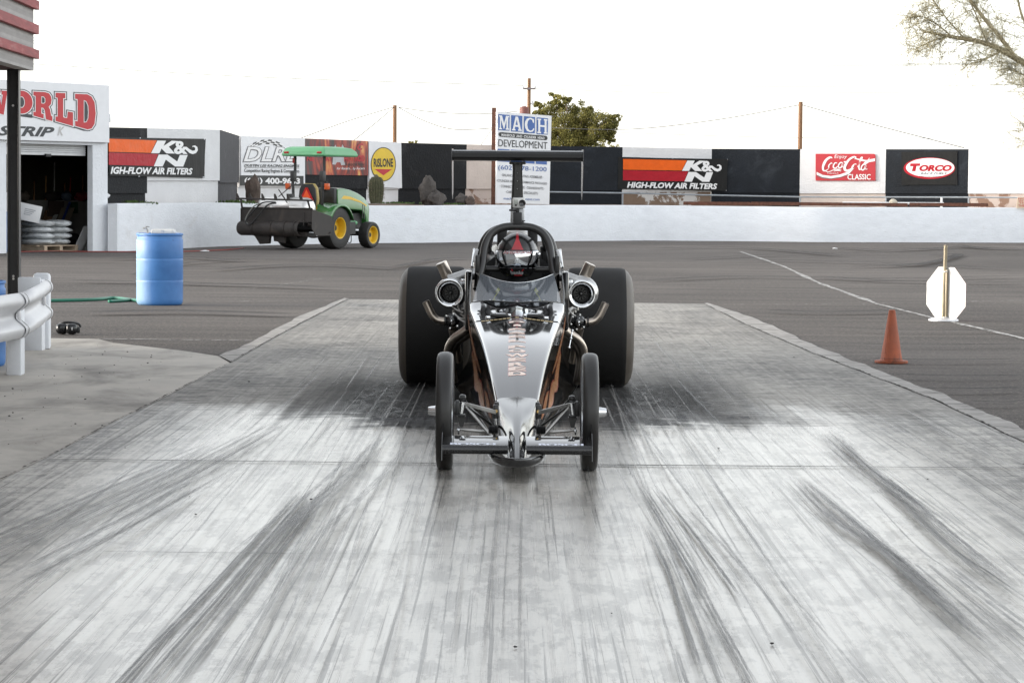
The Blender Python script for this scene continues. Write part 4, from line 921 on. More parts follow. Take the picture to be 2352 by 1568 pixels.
# pipe rail along the wall and rusty beam on the retaining wall
rl = thing('pipe_rail', 'thin grey pipe rail on short stubs along the black and white wall', 'rail', (P(1700, 455, 81.5).x, 81.5, 1.0))
GALV = M('galvanised_pipe', (0.32, 0.35, 0.38), 0.5, 0.3)
pts = [P(x, y, Y) for x, y, Y in ((1262, 441, 81.4), (1430, 443.5, 82.3), (1635, 448.5, 82.7), (1838, 452.5, 82.5), (2035, 453, 81.8), (2225, 453.5, 80.8), (2352, 454, 79.8), (2450, 454, 79))]
MB().tube(pts, 0.028, 6).build('pipe', GALV, rl, True)
for k in (1, 3, 4, 5, 6):
    p = pts[k]; MB().cyl((p.x, p.y, 0.95), p, 0.03, 6).build('stub', GALV, rl, True)
p = P(2163, 454, 81); MB().cyl((p.x, p.y, 0.95), p, 0.04, 6).build('stub', WHITEPAINT, rl, True)
for x0, x1, yy, lab in ((1570, 1725, 471.0, 'long rusty beam lying on the retaining wall below the striped banner'), (1726, 2085, 472.5, 'long rusty beam lying on the wall top below the soda sign'), (2090, 2270, 473.5, 'rusty beam lying on the wall top below the fuel banner')):
    a, b = P(x0, yy, interp([(1488, 78.3), (2352, 78.9)], x0) + .5), P(x1, yy + .5, interp([(1488, 78.3), (2352, 78.9)], x1) + .5)
    a.z = b.z = (a.z + b.z) / 2
    mb = MB().prism([a, b, b + Vector((0, 0, .07)), a + Vector((0, 0, .07))], (0, .16, 0)); mb.prism([a + Vector((0, 0.06, .07)), b + Vector((0, .06, .07)), b + Vector((0, .06, .1)), a + Vector((0, .06, .1))], (0, .03, 0))
    tag(mb.build('steel_beam', RUST, world=True), lab, 'beam')
a, b = P(1935, 466.5, 79.8), P(2168, 468, 79.6); mb = MB().cyl(a, b, 0.04, 8); tag(mb.build('pipe', WHITEPAINT, world=True), 'cream pipe lying along the wall foot below the soda sign', 'pipe')
p = P(2052, 465, 79.5); o = MB().ball((0, 0, .07), (.13, .1, .1), 10, 7, amp=.2).build('stone', M('pale_stone', (.5, .46, .38), .8)); o.location = (p.x, p.y, p.z - .06); tag(o, 'small pale stone on the cream pipe below the soda sign', 'stone')
# ---- boulders, cactus and weeds on the terrace
ROCK = M('brown_boulder', (0.085, 0.062, 0.05), 0.9, var=0.35, vscale=4, bump=0.9, bscale=6, bdist=0.06, dirt=(0.22, 0.17, 0.13), dscale=2.5)
ROCK2 = M('grey_boulder', (0.075, 0.066, 0.06), 0.9, var=0.35, vscale=4, bump=0.9, bscale=6, bdist=0.06, dirt=(0.17, 0.12, 0.09), dscale=2.0)
for px, py, Y, rad, seed, m_, lab in ((581, 464, 66.5, (.20, .18, .40), 2, ROCK, 'upright brown boulder on the terrace behind the tractor'), (984, 466, 72.5, (.23, .22, .42), 5, ROCK2, 'tall grey-brown boulder left of the rear wing'), (1002, 467, 72.3, (.24, .2, .22), 9, ROCK2, 'low dark boulder leaning on the taller one'), (1061, 467, 73.2, (.2, .18, .17), 12, ROCK2, 'rounded grey boulder below the rear wing end plate'), (1080, 467, 73.0, (.13, .13, .13), 15, ROCK, 'small pale boulder beside the rounded grey one')):
    p = P(px, py, Y); o = MB().ball((0, 0, rad[2] * .8), rad, 20, 14, amp=.35, sc=1.7, seed=seed).build('boulder', m_, ang=50); o.location = (p.x, p.y, p.z - .05); tag(o, lab, 'boulder')
p = P(864, 465, 70.8); cac = thing('barrel_cactus', 'ribbed barrel cactus standing in front of the yellow oval sign', 'cactus', (p.x, p.y, p.z - .03), .3)
prof = [(.0, 0), (.14, .0), (.17, .1), (.19, .3), (.19, .5), (.165, .64), (.11, .71), (0.03, .735)]
rings = []
for r, z in prof: rings.append([Vector((math.cos(a) * r * k, math.sin(a) * r * k, z)) for a, k in [(2 * math.pi * j / 72, 1 + .09 * math.cos(18 * 2 * math.pi * j / 72)) for j in range(72)]])
CACT = M('cactus_green', (.075, .075, .04), .85, var=.3, vscale=12)
MB().loft(rings, True, True).build('body', CACT, cac)
mb = MB()
for k in range(420):
    a, z = 2 * math.pi * random.randrange(18) / 18 + random.uniform(-.05, .05), random.uniform(.12, .72); r = .205 if z < .55 else .205 - (z - .55) * .5
    c = Vector((math.cos(a) * r, math.sin(a) * r, z)); d = Vector((math.cos(a) + random.uniform(-.5, .5), math.sin(a) + random.uniform(-.5, .5), random.uniform(-.3, .7))).normalized() * .045
    mb.tube([c, c + d], [.0025, .0008], 3)
mb.build('spines', M('cactus_spines', (.26, .2, .13), .8), cac)
mb = MB()
for k in range(40):
    a = random.uniform(0, 6.28); r = random.uniform(0, .05); mb.ball((math.cos(a) * r, math.sin(a) * r, .735 + random.uniform(0, .04)), .018, 5, 4)
mb.build('flower_buds', M('cactus_buds', (.22, .19, .12), .8), cac)
WEED = M('green_weed', (.06, .10, .025), .8, var=.5, vscale=8)
def weed(px, py, Y, w, h, n, lab):
    p = P(px, py, Y); mb = MB()
    for k in range(n):
        c = Vector((random.gauss(0, w * .33), random.gauss(0, .15), 0)); d = Vector((random.uniform(-.5, .5), random.uniform(-.4, .4), 1)).normalized() * h * random.uniform(.4, 1)
        s_ = Vector((random.uniform(-1, 1), random.uniform(-.5, .5), 0)).normalized() * .018
        mb.add([c - s_, c + s_, c + d * .6 + s_ * .8 + Vector((0, 0, 0)), c + d, c + d * .6 - s_ * .8], [(0, 1, 2, 3, 4)])
    o = mb.build('weed_clump', WEED, ang=180); o.location = (p.x, p.y, p.z - .02); tag(o, lab, 'weeds', 'weeds on the terrace')
weed(292, 468, 60.6, .7, .13, 240, 'large bright green weed clump at the foot of the black bay by the garage')
weed(345, 467, 60.8, .25, .07, 50, 'tiny weed tuft under the white bay beside the garage banner'); weed(545, 466, 66.0, .7, .12, 160, 'low weed clump at the foot of the grey return wall')
weed(905, 466, 71.6, .9, .07, 160, 'low straggling weeds right of the barrel cactus'); weed(1030, 468, 72.6, .6, .06, 90, 'low weeds between the boulders')

# =================================================================== BEYOND THE WALL
POLEW = M('brown_pole_wood', (.23, .125, .065), .85, var=.3, vscale=4, stretch=(4, 4, .4), bump=.3, bscale=12)
WIREM = M('overhead_wire', (.03, .03, .03), .6)
def upole(px, ytop, Y, r, lab):
    p = P(px, ytop, Y); t = thing('utility_pole', lab, 'pole', (p.x, p.y, 0)); MB().tube([(0, 0, 0), (0, 0, p.z)], [r * 1.15, r], 12).build('shaft', POLEW, t); return t, p
tA, pA = upole(907, 242, 118, .085, 'plain brown utility pole behind the wall above the yellow oval sign')
tC, pC = upole(1839, 234, 105, .085, 'plain brown utility pole behind the wall near the soda sign')
tB, pB = upole(1215.5, 180, 150, .1, 'tall utility pole with crossarm and transformer behind the blue sign')
s_ = 150 / F
mb = MB(); mb.box((0, -.12, -24 * s_ + pB.z), (28 * s_, .1, .11)); mb.build('crossarm', M('grey_crossarm', (.2, .17, .17), .8), tB)
for dx in (-14, 14): MB().cyl((dx * s_, -.12, pB.z - 23 * s_), (dx * s_, -.12, pB.z - 17 * s_), .04, 8).build('insulator', PALEG, tB)
MB().lathe([(.0, 0), (.27, 0), (.28, .03), (.27, .06), (.27, .36), (.1, .44), (0, .45)], 16, Matrix.Translation((-11 * s_, -.3, pB.z - 82 * s_))).build('transformer', M('rust_red_transformer', (.2, .075, .06), .6), tB)
mb = MB()
for dx, dz in ((8, -52), (14, -52), (20, -54)): mb.cyl((dx * s_, -.1, pB.z + dz * s_), (dx * s_, -.1, pB.z + (dz - 9) * s_), .05, 8); mb.cyl((0, 0, pB.z + (dz - 5) * s_), (dx * s_, -.1, pB.z + (dz - 5) * s_), .02, 5)
mb.build('switch_gear', PALEG, tB)
for sx, sy in ((-12, -70), (-9, -70)): MB().cyl((sx * s_, -.3, pB.z - 70 * s_), (sx * s_ + .05, -.3, pB.z - 56 * s_), .02, 5).build('bushing', PALEG, tB)
def wire(pts, Y, r, lab, Y1=None):
    q = [P(x, y, Y if Y1 is None else Y + (Y1 - Y) * i / (len(pts) - 1)) for i, (x, y) in enumerate(pts)]
    tag(MB().tube(smooth_path(q, 5), r * 1.3, 5).build('overhead_wire', WIREM, world=True, ang=180), lab, 'wire', 'overhead wires')
for k, nm in enumerate(('topmost', 'middle', 'lowest')):
    wire([(-60, 84 + 6 * k), (82, 88 + 6 * k), (600, 119 + 6 * k), (1200, 144 + 3.5 * k), (1800, 150 + 2.5 * k), (2420, 141 + 2 * k)], 190, .013, '%s of the three high parallel wires crossing the whole sky' % nm)
wire([(-60, 139), (82, 148), (600, 178), (1202, 197)], 150, .013, 'single wire from the left edge to the crossarm')
wire([(1229, 204), (1500, 213), (1800, 214), (2420, 211)], 150, .011, 'single wire from the crossarm to the right edge, lower'); wire([(1229, 192), (1500, 198), (2000, 199), (2420, 193)], 152, .011, 'single wire from the tall pole to the right edge, higher')
wire([(1190, 256), (1100, 262), (1000, 258), (915, 247)], 118, .011, 'slack wire between plain pole and blue sign, upper'); wire([(1160, 292), (1050, 298), (980, 280), (915, 247)], 119, .011, 'slack wire between plain pole and blue sign, drooping')
wire([(690, 318), (800, 278), (905, 246)], 117, .011, 'thin guy wire sloping left from the plain pole'); wire([(810, 325), (860, 285), (905, 247)], 117, .011, 'steep guy wire on the left of the plain pole')
wire([(1265, 294), (1450, 297), (1650, 275), (1838, 241)], 112, .011, 'sagging wire from the blue sign up to the right plain pole', 105); wire([(1841, 241), (2000, 285), (2215, 340)], 105, .011, 'wire sloping down right from the right plain pole')
wire([(1400, 304), (1800, 316), (2352, 318)], 200, .011, 'faint far wire low above the right wall')
wire([(1192, 225), (1150, 270), (1100, 340)], 150, .010, 'guy wire sloping left from the tall pole')
BARK = M('grey_bark', (.16, .115, .085), .9, var=.3, vscale=6, bump=.5)
def leafmat(name, c1, c2, tr=.25):
    m, t, b = nodes(name)
    n = noi(t, coords(t), 1.2, 3); g = t.nodes.new('ShaderNodeNewGeometry')
    k = math_(t, 'ADD', math_(t, 'MULTIPLY', n, .7), math_(t, 'MULTIPLY', g.outputs['Random Per Island'], .45))
    c = mixc(t, ramp(t, k, [(.35, 0.0), (.8, 1.0)]), c1, c2)
    t.links.new(c, b.inputs['Base Color']); b.inputs['Roughness'].default_value = .7; b.inputs['Specular IOR Level'].default_value = .25
    tl = t.nodes.new('ShaderNodeBsdfTranslucent'); t.links.new(c, tl.inputs[0]); mx = t.nodes.new('ShaderNodeMixShader'); mx.inputs[0].default_value = tr
    out = t.nodes['Material Output']; t.links.new(b.outputs[0], mx.inputs[1]); t.links.new(tl.outputs[0], mx.inputs[2]); t.links.new(mx.outputs[0], out.inputs[0]); return m
LEAF = leafmat('olive_foliage', (.10, .105, .032), (.36, .315, .10), .4)
def leaves(mb, c, r, n, size, flat=.8):
    for k in range(n):
        d = Vector((random.gauss(0, 1), random.gauss(0, 1), random.gauss(0, 1))).normalized() * (random.random() ** .45)
        p = Vector(c) + Vector((d.x * r, d.y * r, d.z * r * flat)); a = Vector((random.gauss(0, 1), random.gauss(0, 1), random.gauss(0, 1))).normalized(); b = a.orthogonal().normalized(); s = size * random.uniform(.6, 1.3)
        mb.add([p - a * s, p + b * s * .45, p + a * s, p - b * s * .45], [(0, 1, 2, 3)])
Yt = 132.0; sc_ = Yt / F
tr = thing('bushy_tree', 'bushy olive green tree rising behind the wall right of the blue sign', 'tree', (P(1315, 340, Yt).x, Yt, 0))
ox = P(1315, 340, Yt).x
def tp_(x, y, dy=0): p = P(x, y, Yt); return Vector((p.x - ox, dy, p.z))
mb = MB(); mb.tube([(0.1, 0, 0), (.05, 0, 1.6), tp_(1318, 345)], [.22, .18, .15], 9); mb.build('trunk', BARK, tr)
clumps = [(1290, 246, 26), (1262, 258, 26), (1318, 252, 24), (1336, 268, 24), (1252, 282, 24), (1280, 280, 30), (1300, 300, 26), (1362, 290, 22), (1398, 276, 20), (1405, 292, 16), (1250, 305, 20), (1265, 322, 22), (1345, 308, 26), (1375, 312, 20), (1320, 326, 22), (1300, 330, 22), (1240, 262, 14), (1348, 255, 14), (1390, 305, 14), (1335, 335, 20), (1275, 232, 14), (1300, 232, 14), (1365, 325, 14), (1410, 272, 10), (1234, 240, 9), (1325, 290, 22), (1285, 345, 24), (1340, 350, 22), (1400, 318, 10)]
mb, lm = MB(), MB()
for k, (x, y, r) in enumerate(clumps):
    dy = random.uniform(-.7, .7); c = tp_(x, y, dy)
    for j in range(16):
        d = Vector((random.gauss(0, .5), random.gauss(0, .5), random.gauss(0, .42))) * r * sc_
        leaves(mb, c + d, r * sc_ * .42, 62, .058)
    lm.tube(smooth_path([tp_(1318, 350), tp_(1310, 330, dy * .3).lerp(c, .5) + Vector((0, 0, -.08)), c], 4), [.05 * (1 - i / 10) + .012 for i in range(9)], 5)
for k in range(70):
    a_ = random.uniform(0, 6.28); q_ = math.sqrt(random.random()); c = tp_(1322 + 78 * q_ * math.cos(a_), 300 + 46 * q_ * math.sin(a_) - 10 * math.cos(a_) * q_, random.uniform(-.9, .9)); leaves(mb, c, 15 * sc_, 130, .058)
lm.build('limbs', BARK, tr); mb.build('crown', LEAF, tr, ang=180)
for x, y, r, Y, lab in ((945, 326, 10, 110, 'small bush top showing above the wall left of the rear wing'), (1412, 336, 12, 125, 'low bush top showing above the wall right of the bushy tree'), (1385, 338, 10, 125, 'low bush top just under the bushy tree')):
    p = P(x, y, Y); t = thing('bush', lab, 'bush', (p.x, Y, 0)); q = MB(); m2 = MB()
    for j in range(7): leaves(q, (random.gauss(0, .18), random.gauss(0, .15), p.z + random.gauss(-.02, .1)), r * Y / F * .4, 26, .05)
    leaves(q, (0, 0, p.z - .4), .4, 160, .06)
    m2.tube([(0, 0, 0), (0, 0, p.z)], [.05, .02], 6); m2.build('stem', BARK, t); q.build('crown', LEAF, t, ang=180)
# feathery desert tree at the right edge
TWIG = M('green_bark_twigs', (.42, .38, .25), .8, var=.3); LIMB = M('green_brown_bark', (.32, .27, .17), .85, var=.3, vscale=8, bump=.3)
Yp = 30.0; pv = thing('desert_tree', 'feathery leafless desert tree reaching in from the right edge', 'tree', (P(2620, 600, Yp).x, Yp, 0)); px0 = pv.location.x
def vp(x, y, dy=0): p = P(x, y, Yp); return Vector((p.x - px0, dy, p.z))
tk, li, tw = MB(), MB(), MB()
tk.tube([(0, 0, 0), (.05, 0, 1.2), vp(2600, 330), vp(2540, 240)], [.17, .15, .12, .09], 10); tk.build('trunk', LIMB, pv)
def twig(p, d, L, r, depth):
    """wispy twig that forks again"""
    n = 5; pts = [p]; dd = d.copy()
    for i in range(n):
        dd = (dd + Vector((random.gauss(0, .16), random.gauss(0, .16), random.gauss(-.02, .16)))).normalized(); pts.append(pts[-1] + dd * L / n)
    tw.tube(pts, [r * (1 - .75 * i / n) for i in range(n + 1)], 3, False)
    if depth:
        for k in range(random.randint(4, 5)):
            j = random.randint(1, n); e = (dd * .7 + Vector((random.gauss(0, .6), random.gauss(0, .6), random.gauss(0, .55)))).normalized()
            twig(pts[j], e, L * random.uniform(.45, .75), r * .62, depth - 1)
def limb(pts, r0, r1, nt, L, dens=1.0):
    r0 *= .78; q = smooth_path(pts, 6); li.tube(q, [r0 + (r1 - r0) * i / (len(q) - 1) for i in range(len(q))], 7)
    for k in range(int(nt * 1.5)):
        i = random.randint(int(len(q) * .12), len(q) - 1); d = (q[min(i + 1, len(q) - 1)] - q[max(i - 1, 0)]).normalized()
        e = (d * .75 + Vector((random.gauss(0, .65), random.gauss(0, .6), random.gauss(.0, .6)))).normalized()
        twig(q[i], e, L * random.uniform(.55, 1.25), .0045, 2)
limb([vp(2540, 240), vp(2440, 190), vp(2352, 145), vp(2270, 102), vp(2180, 84), vp(2120, 72)], .075, .010, 62, .34)
limb([vp(2335, 137), vp(2300, 90), vp(2262, 45), vp(2225, -5), vp(2190, -60)], .038, .012, 34, .34)
limb([vp(2270, 102), vp(2255, 70), vp(2240, 30), vp(2215, -20)], .016, .006, 20, .3)
limb([vp(2180, 84), vp(2140, 95), vp(2110, 110)], .012, .004, 16, .26); limb([vp(2185, 84), vp(2150, 55), vp(2115, 38), vp(2090, 40)], .012, .004, 22, .26)
limb([vp(2215, 88), vp(2180, 50), vp(2150, 10), vp(2130, -20)], .012, .005, 20, .3); limb([vp(2300, 118), vp(2255, 140), vp(2215, 150)], .012, .004, 16, .26)
limb([vp(2420, 175), vp(2380, 100), vp(2345, 30), vp(2330, -60)], .03, .01, 30, .36); limb([vp(2440, 200), vp(2390, 190), vp(2345, 170), vp(2320, 160)], .016, .004, 22, .26)
limb([vp(2500, 300), vp(2430, 270), vp(2375, 215), vp(2340, 195)], .02, .004, 18, .26); limb([vp(2570, 420), vp(2470, 360), vp(2400, 310), vp(2352, 285)], .03, .004, 22, .26); limb([vp(2480, 365), vp(2400, 345), vp(2362, 325)], .012, .004, 16, .24)
li.build('limbs', LIMB, pv); tw.build('twigs', TWIG, pv, ang=180)

# =================================================================== TIMING TOWER AND GUARDRAIL (left edge)
def siding_mat():
    m, t, b = nodes('weathered_perforated_siding')
    tc = t.nodes.new('ShaderNodeTexCoord'); s = t.nodes.new('ShaderNodeSeparateXYZ'); t.links.new(tc.outputs['Object'], s.inputs[0])
    row = math_(t, 'FRACT', math_(t, 'MULTIPLY', s.outputs[2], 13.0)); col = math_(t, 'FRACT', math_(t, 'MULTIPLY', s.outputs[1], 27.0))
    a = math_(t, 'MULTIPLY', math_(t, 'GREATER_THAN', row, .45), math_(t, 'GREATER_THAN', col, .55))
    n = noi(t, coords(t, (1, 1, 4)), 3, 5, .7)
    c = mixc(t, math_(t, 'MULTIPLY', a, .65), mixc(t, n, (.24, .23, .22), (.50, .485, .47)), (.15, .14, .13))
    c = mixc(t, math_(t, 'MULTIPLY', math_(t, 'LESS_THAN', row, .12), .4), c, (.3, .29, .28))
    t.links.new(c, b.inputs['Base Color']); b.inputs['Roughness'].default_value = .85; bumpn(t, b, a, -.3, .01); return m
SIDING = siding_mat()
REDBOARD = M('faded_red_board', (.30, .085, .085), .8, var=.25, vscale=4, stretch=(1, .7, 6), bump=.3, bscale=10, dirt=(.38, .2, .19), dscale=4)
DKRED = M('dark_red_soffit', (.05, .014, .014), .85, var=.3)
cor = P(77.5, 163, 25.0); zb = cor.z; fl = G(0, 140.5, zb); dT = (fl - cor).normalized()     # along the face, toward the camera
nT = Vector((-dT.y, dT.x, 0))
if nT.x < 0: nT = -nT                                                                     # faces the track
tower = thing('timing_tower', 'weathered timing tower with faded red boards standing on a black post', 'tower', (cor.x - 1.5, cor.y - 3, 0))
TL = 22.0; TH = 3.4
mb = MB(); a, b = cor, cor + dT * TL
mb.prism([a, b, b + Vector((0, 0, TH)), a + Vector((0, 0, TH))], -nT * .12); mb.prism([a - nT * .12, a - nT * 3.4, a - nT * 3.4 + Vector((0, 0, TH)), a - nT * .12 + Vector((0, 0, TH))], dT * .1)
mb.prism([b - nT * .12, b - nT * 3.4, b - nT * 3.4 + Vector((0, 0, TH)), b - nT * .12 + Vector((0, 0, TH))], -dT * .1)
mb.build('siding', SIDING, tower, True)
mb = MB(); q = [a - nT * .02 + dT * .02, b - nT * .02 - dT * .02, b - nT * 3.4 - dT * .02, a - nT * 3.4 + dT * .02]
mb.prism([p + Vector((0, 0, .004)) for p in q], (0, 0, .12)); mb.build('floor_soffit', DKRED, tower, True)
mb = MB(); mb.prism([p + Vector((0, 0, TH)) - nT * 0 for p in (a + nT * .3 - dT * .3, b + nT * .3, b - nT * 3.7, a - nT * 3.7 - dT * .3)], (0, 0, .15)); mb.build('roof', DKRED, tower, True)
for k, (y0, y1, ov) in enumerate(((115.6, 136, .032), (58, 79.8, .020), (2.6, 23, .040), (-52, -31, .03))):
    z0, z1 = P(82, y1, 25).z, P(82, y0, 25).z; s0 = a - dT * ov + nT * .004
    MB().prism([s0 + Vector((0, 0, z0 - zb)), b + Vector((0, 0, z0 - zb)), b + Vector((0, 0, z1 - zb)), s0 + Vector((0, 0, z1 - zb))], nT * .045).build('red_board', REDBOARD, tower, True, bevel=.003)
# unseen block added under the tower, outside the frame, to shade the start line
mb = MB(); a2, b2 = cor - nT * .75 + dT * 1.6, cor - nT * .75 + dT * 32
mb.prism([Vector((a2.x, a2.y, 0)), Vector((b2.x, b2.y, 0)), Vector((b2.x, b2.y, zb)), Vector((a2.x, a2.y, zb))], -nT * 2.6); mb.build('unseen_shade_block', SIDING, tower, True)
# the channel post with bolt holes
pp = P(32, 400, 24.7); mb = MB()
hw = .050
for sx in (-1, 1): mb.box((pp.x + sx * hw, pp.y, zb / 2), (.012, .10, zb))
mb.box((pp.x - .004, pp.y - .012, zb / 2), (2 * hw - .012, .012, zb))
post = mb.build('post', BLACKSATIN, tower, True, bevel=.003)
mb = MB()
for yy in (243, 634, 640): mb.cyl((pp.x - .004, pp.y - .0195, P(30, yy, 24.7).z), (pp.x - .004, pp.y - .0155, P(30, yy, 24.7).z), .011, 12)
mb.build('bolt_hole', M('bolt_hole_shine', (.5, .48, .46), .6), post, True)

GRAIL = M('silver_painted_rail', (.60, .60, .61), .46, .2, var=.08, vscale=6, dirt=(.42, .41, .41), dscale=3, dpos=(.62, .85), stretch=(1, .3, 1))
grl = thing('guardrail', 'white W-beam guardrail with bent end on two painted posts at the left edge', 'guardrail', (-3.85, 20.6, 0))
WPROF0 = [(-.172, .028), (-.165, .052), (-.142, .074), (-.11, .084), (-.082, .074), (-.03, .018), (0, .006), (.03, .018), (.082, .074), (.11, .084), (.142, .074), (.165, .052), (.172, .028)]
WPROF = [(p.x, p.y) for p in smooth_path([(a_, b_, 0) for a_, b_ in WPROF0], 4)]
def wbeam(pts, zc, off=0.0):
    rings = []
    for i, p in enumerate(pts):
        d = (pts[min(i + 1, len(pts) - 1)] - pts[max(i - 1, 0)]); d.z = 0; d.normalize(); n = Vector((d.y, -d.x, 0))
        rings.append([Vector((p.x, p.y, 0)) + n * (dd + off) + Vector((0, 0, zc[i] + h)) for h, dd in WPROF])
    return MB().loft(rings, False)
J = Vector((-3.80, 20.0, 0)); E = Vector((-4.06, 22.5, 0)); S = Vector((-4.16, 16.0, 0))
zj = .63 - .168
wbeam([S, S.lerp(J, .5), J + (S - J).normalized() * .0], [zj, zj, zj], .010).build('rail_beam', GRAIL, grl, True, solid=.005)
wbeam([J - (E - J).normalized() * .12, J.lerp(E, .35) + Vector((.012, 0, 0)), J.lerp(E, .7) + Vector((.008, 0, 0)), E], [zj, zj, zj, zj + .01], 0).build('rail_beam', GRAIL, grl, True, solid=.005)
mb = wbeam([J - (J - S).normalized() * .008, J + (J - S).normalized() * .002], [zj, zj], .0175); mb.build('joint_shadow_gap', M('joint_shade_black', (.006, .006, .006), .9, spec=.1), grl, True)  # black strip over the lap joint, drawn as its shadow gap
dE = (E - J).normalized(); mb = wbeam([E - dE * .03, E + dE * .04], [zj + .01] * 2, .008); mb.build('end_lip', GRAIL, grl, True, solid=.012)
POSTW = M('white_post_paint', (.70, .72, .75), .5, var=.06, vscale=6, dirt=(.42, .38, .36), dscale=3.5, dpos=(.66, .9), bump=.1)
for px, py, w, hgt, nm in ((30, 863, .115, .58, 'near'), (72, 806, .185, .63, 'far')):
    p = G(px, py); o = MB().rbox((p.x, p.y + .1, hgt / 2), (w, .16, hgt), .012)
    if nm == 'far':
        o.rbox((p.x + .05, p.y + .25, hgt / 2 + .025), (.15, .10, hgt + .05), .03); o.rbox((p.x - .02, p.y + .02, hgt - .05), (.2, .03, .14), .012)
    po = o.build('post', POSTW, grl, True)
for z_, pt in ((zj, J + Vector((.008, -.06, 0))), (zj + .01, E + Vector((.03, -.15, 0)))):
    MB().rbox((pt.x + .02, pt.y, z_), (.03, .05, .075), .008).build('splice_bolt', GRAIL, grl, True)

# =================================================================== SMALL PROPS ON THE LOT
DRUMB = M('blue_plastic_drum', (.05, .17, .43), .5, var=.12, vscale=3, dirt=(.17, .32, .54), dscale=1.6, bump=.05, dpos=(.55, .8))
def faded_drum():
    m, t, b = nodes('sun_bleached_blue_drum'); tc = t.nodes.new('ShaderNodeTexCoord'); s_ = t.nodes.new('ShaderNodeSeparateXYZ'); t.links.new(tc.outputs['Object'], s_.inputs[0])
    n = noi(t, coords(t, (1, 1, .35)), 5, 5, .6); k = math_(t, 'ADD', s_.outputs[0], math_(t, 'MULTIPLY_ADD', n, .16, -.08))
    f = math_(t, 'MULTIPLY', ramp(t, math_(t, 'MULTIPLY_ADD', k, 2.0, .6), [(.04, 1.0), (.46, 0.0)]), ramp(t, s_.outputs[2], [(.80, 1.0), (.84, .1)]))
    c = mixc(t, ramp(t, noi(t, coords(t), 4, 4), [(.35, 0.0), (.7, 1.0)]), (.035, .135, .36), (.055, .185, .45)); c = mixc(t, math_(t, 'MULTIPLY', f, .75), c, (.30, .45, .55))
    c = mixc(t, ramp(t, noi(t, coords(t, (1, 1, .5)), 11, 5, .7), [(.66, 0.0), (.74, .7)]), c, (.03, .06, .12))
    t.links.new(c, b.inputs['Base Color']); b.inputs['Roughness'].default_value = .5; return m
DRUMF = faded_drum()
def drum(name, label, loc, r, h, mt=None):
    t = thing(name, label, 'drum', loc, 0 if mt else random.random())
    prof = [(0, .012), (r * .86, .0), (r * .94, .008), (r * .985, .035), (r * .995, .08), (r, h * .32), (r * 1.004, h * .338), (r * .993, h * .345), (r * .993, h * .352), (r, h * .36), (r, h * .62), (r * 1.004, h * .638), (r * .993, h * .645), (r * .993, h * .652), (r, h * .66), (r, h * .905), (r * .985, h * .915), (r * .965, h * .925), (r * .965, h * .965), (r * 1.0, h * .972), (r * 1.005, h * .985), (r * .99, h), (r * .95, h * .998), (r * .94, h * .975), (0, h * .975)]
    MB().lathe(prof, 40).build('barrel', mt or DRUMB, t, ang=50); return t
dp = G(360, 702); dp.y += .27
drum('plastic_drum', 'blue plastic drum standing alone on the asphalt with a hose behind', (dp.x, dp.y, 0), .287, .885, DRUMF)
tap = thing('spigot', 'small brass spigot on top of the standalone blue drum', 'tap', (dp.x - .13, dp.y - .14, .865))
MB().tube([(0, 0, 0), (0, 0, .06), (-.015, -.01, .085), (-.05, -.03, .08)], .012, 8).build('spout', STEEL, tap); MB().rbox((.0, 0, .1), (.05, .02, .012), .004).build('handle', STEEL, tap)
lid = thing('white_tray', 'rounded white plastic tray lying on the standalone blue drum', 'tray', (dp.x + .05, dp.y - .02, .863))
MB().rbox((0, 0, .036), (.29, .24, .072), .033, seg=4).build('shell', M('dull_white_plastic', (.52, .52, .50), .5), lid); MB().rbox((.0, -.121, .04), (.04, .006, .045), .002).build('label_tag', PALEG, lid)
drum('plastic_drum', 'blue drum behind the near guardrail post at the left edge', (-4.33, 21.0, 0), .25, .69)
p = bi(105, 1500, .55); drum('plastic_drum', 'blue drum standing just inside the garage door on the left', (p.x - .12, p.y, 0), .29, .89)
p2 = bi(105, 1500, .5); tag(MB().rbox((p2.x - .1, p2.y + .1, 1.1), (.4, .4, .42), .02).build('white_bin', WHITEPAINT, world=True), 'white bin on the blue drum inside the garage', 'bin')
HOSE = M('green_hose', (.02, .16, .10), .4, var=.2)
q = [G(95, 694), G(160, 693), G(220, 691), G(262, 688), G(300, 692), G(335, 697)]; q = [v + Vector((0, 0, .02)) for v in q]
mb = MB().tube(smooth_path(q, 6), .022, 8); mb.tube(smooth_path([v + Vector((0, -.2, .02)) for v in (G(256, 694), G(290, 692), G(318, 690), G(335, 692))], 5), .02, 8)
tag(mb.build('garden_hose', HOSE, world=True, ang=180), 'green hose running from the guardrail to the blue drum', 'hose')
q = [G(-40, 581) + Vector((0, 0, .015)), G(60, 579.5), G(120, 578.4), G(180, 579.2), G(260, 579.5), G(345, 580), G(420, 579), G(520, 575), G(560, 571)]
for v in q: v.z = .015
tag(MB().tube(smooth_path(q, 5), .014, 6).build('red_cable', M('red_cable', (.25, .05, .04), .6), world=True, ang=180), 'thin red cable on the ground along the garage and wall', 'cable')
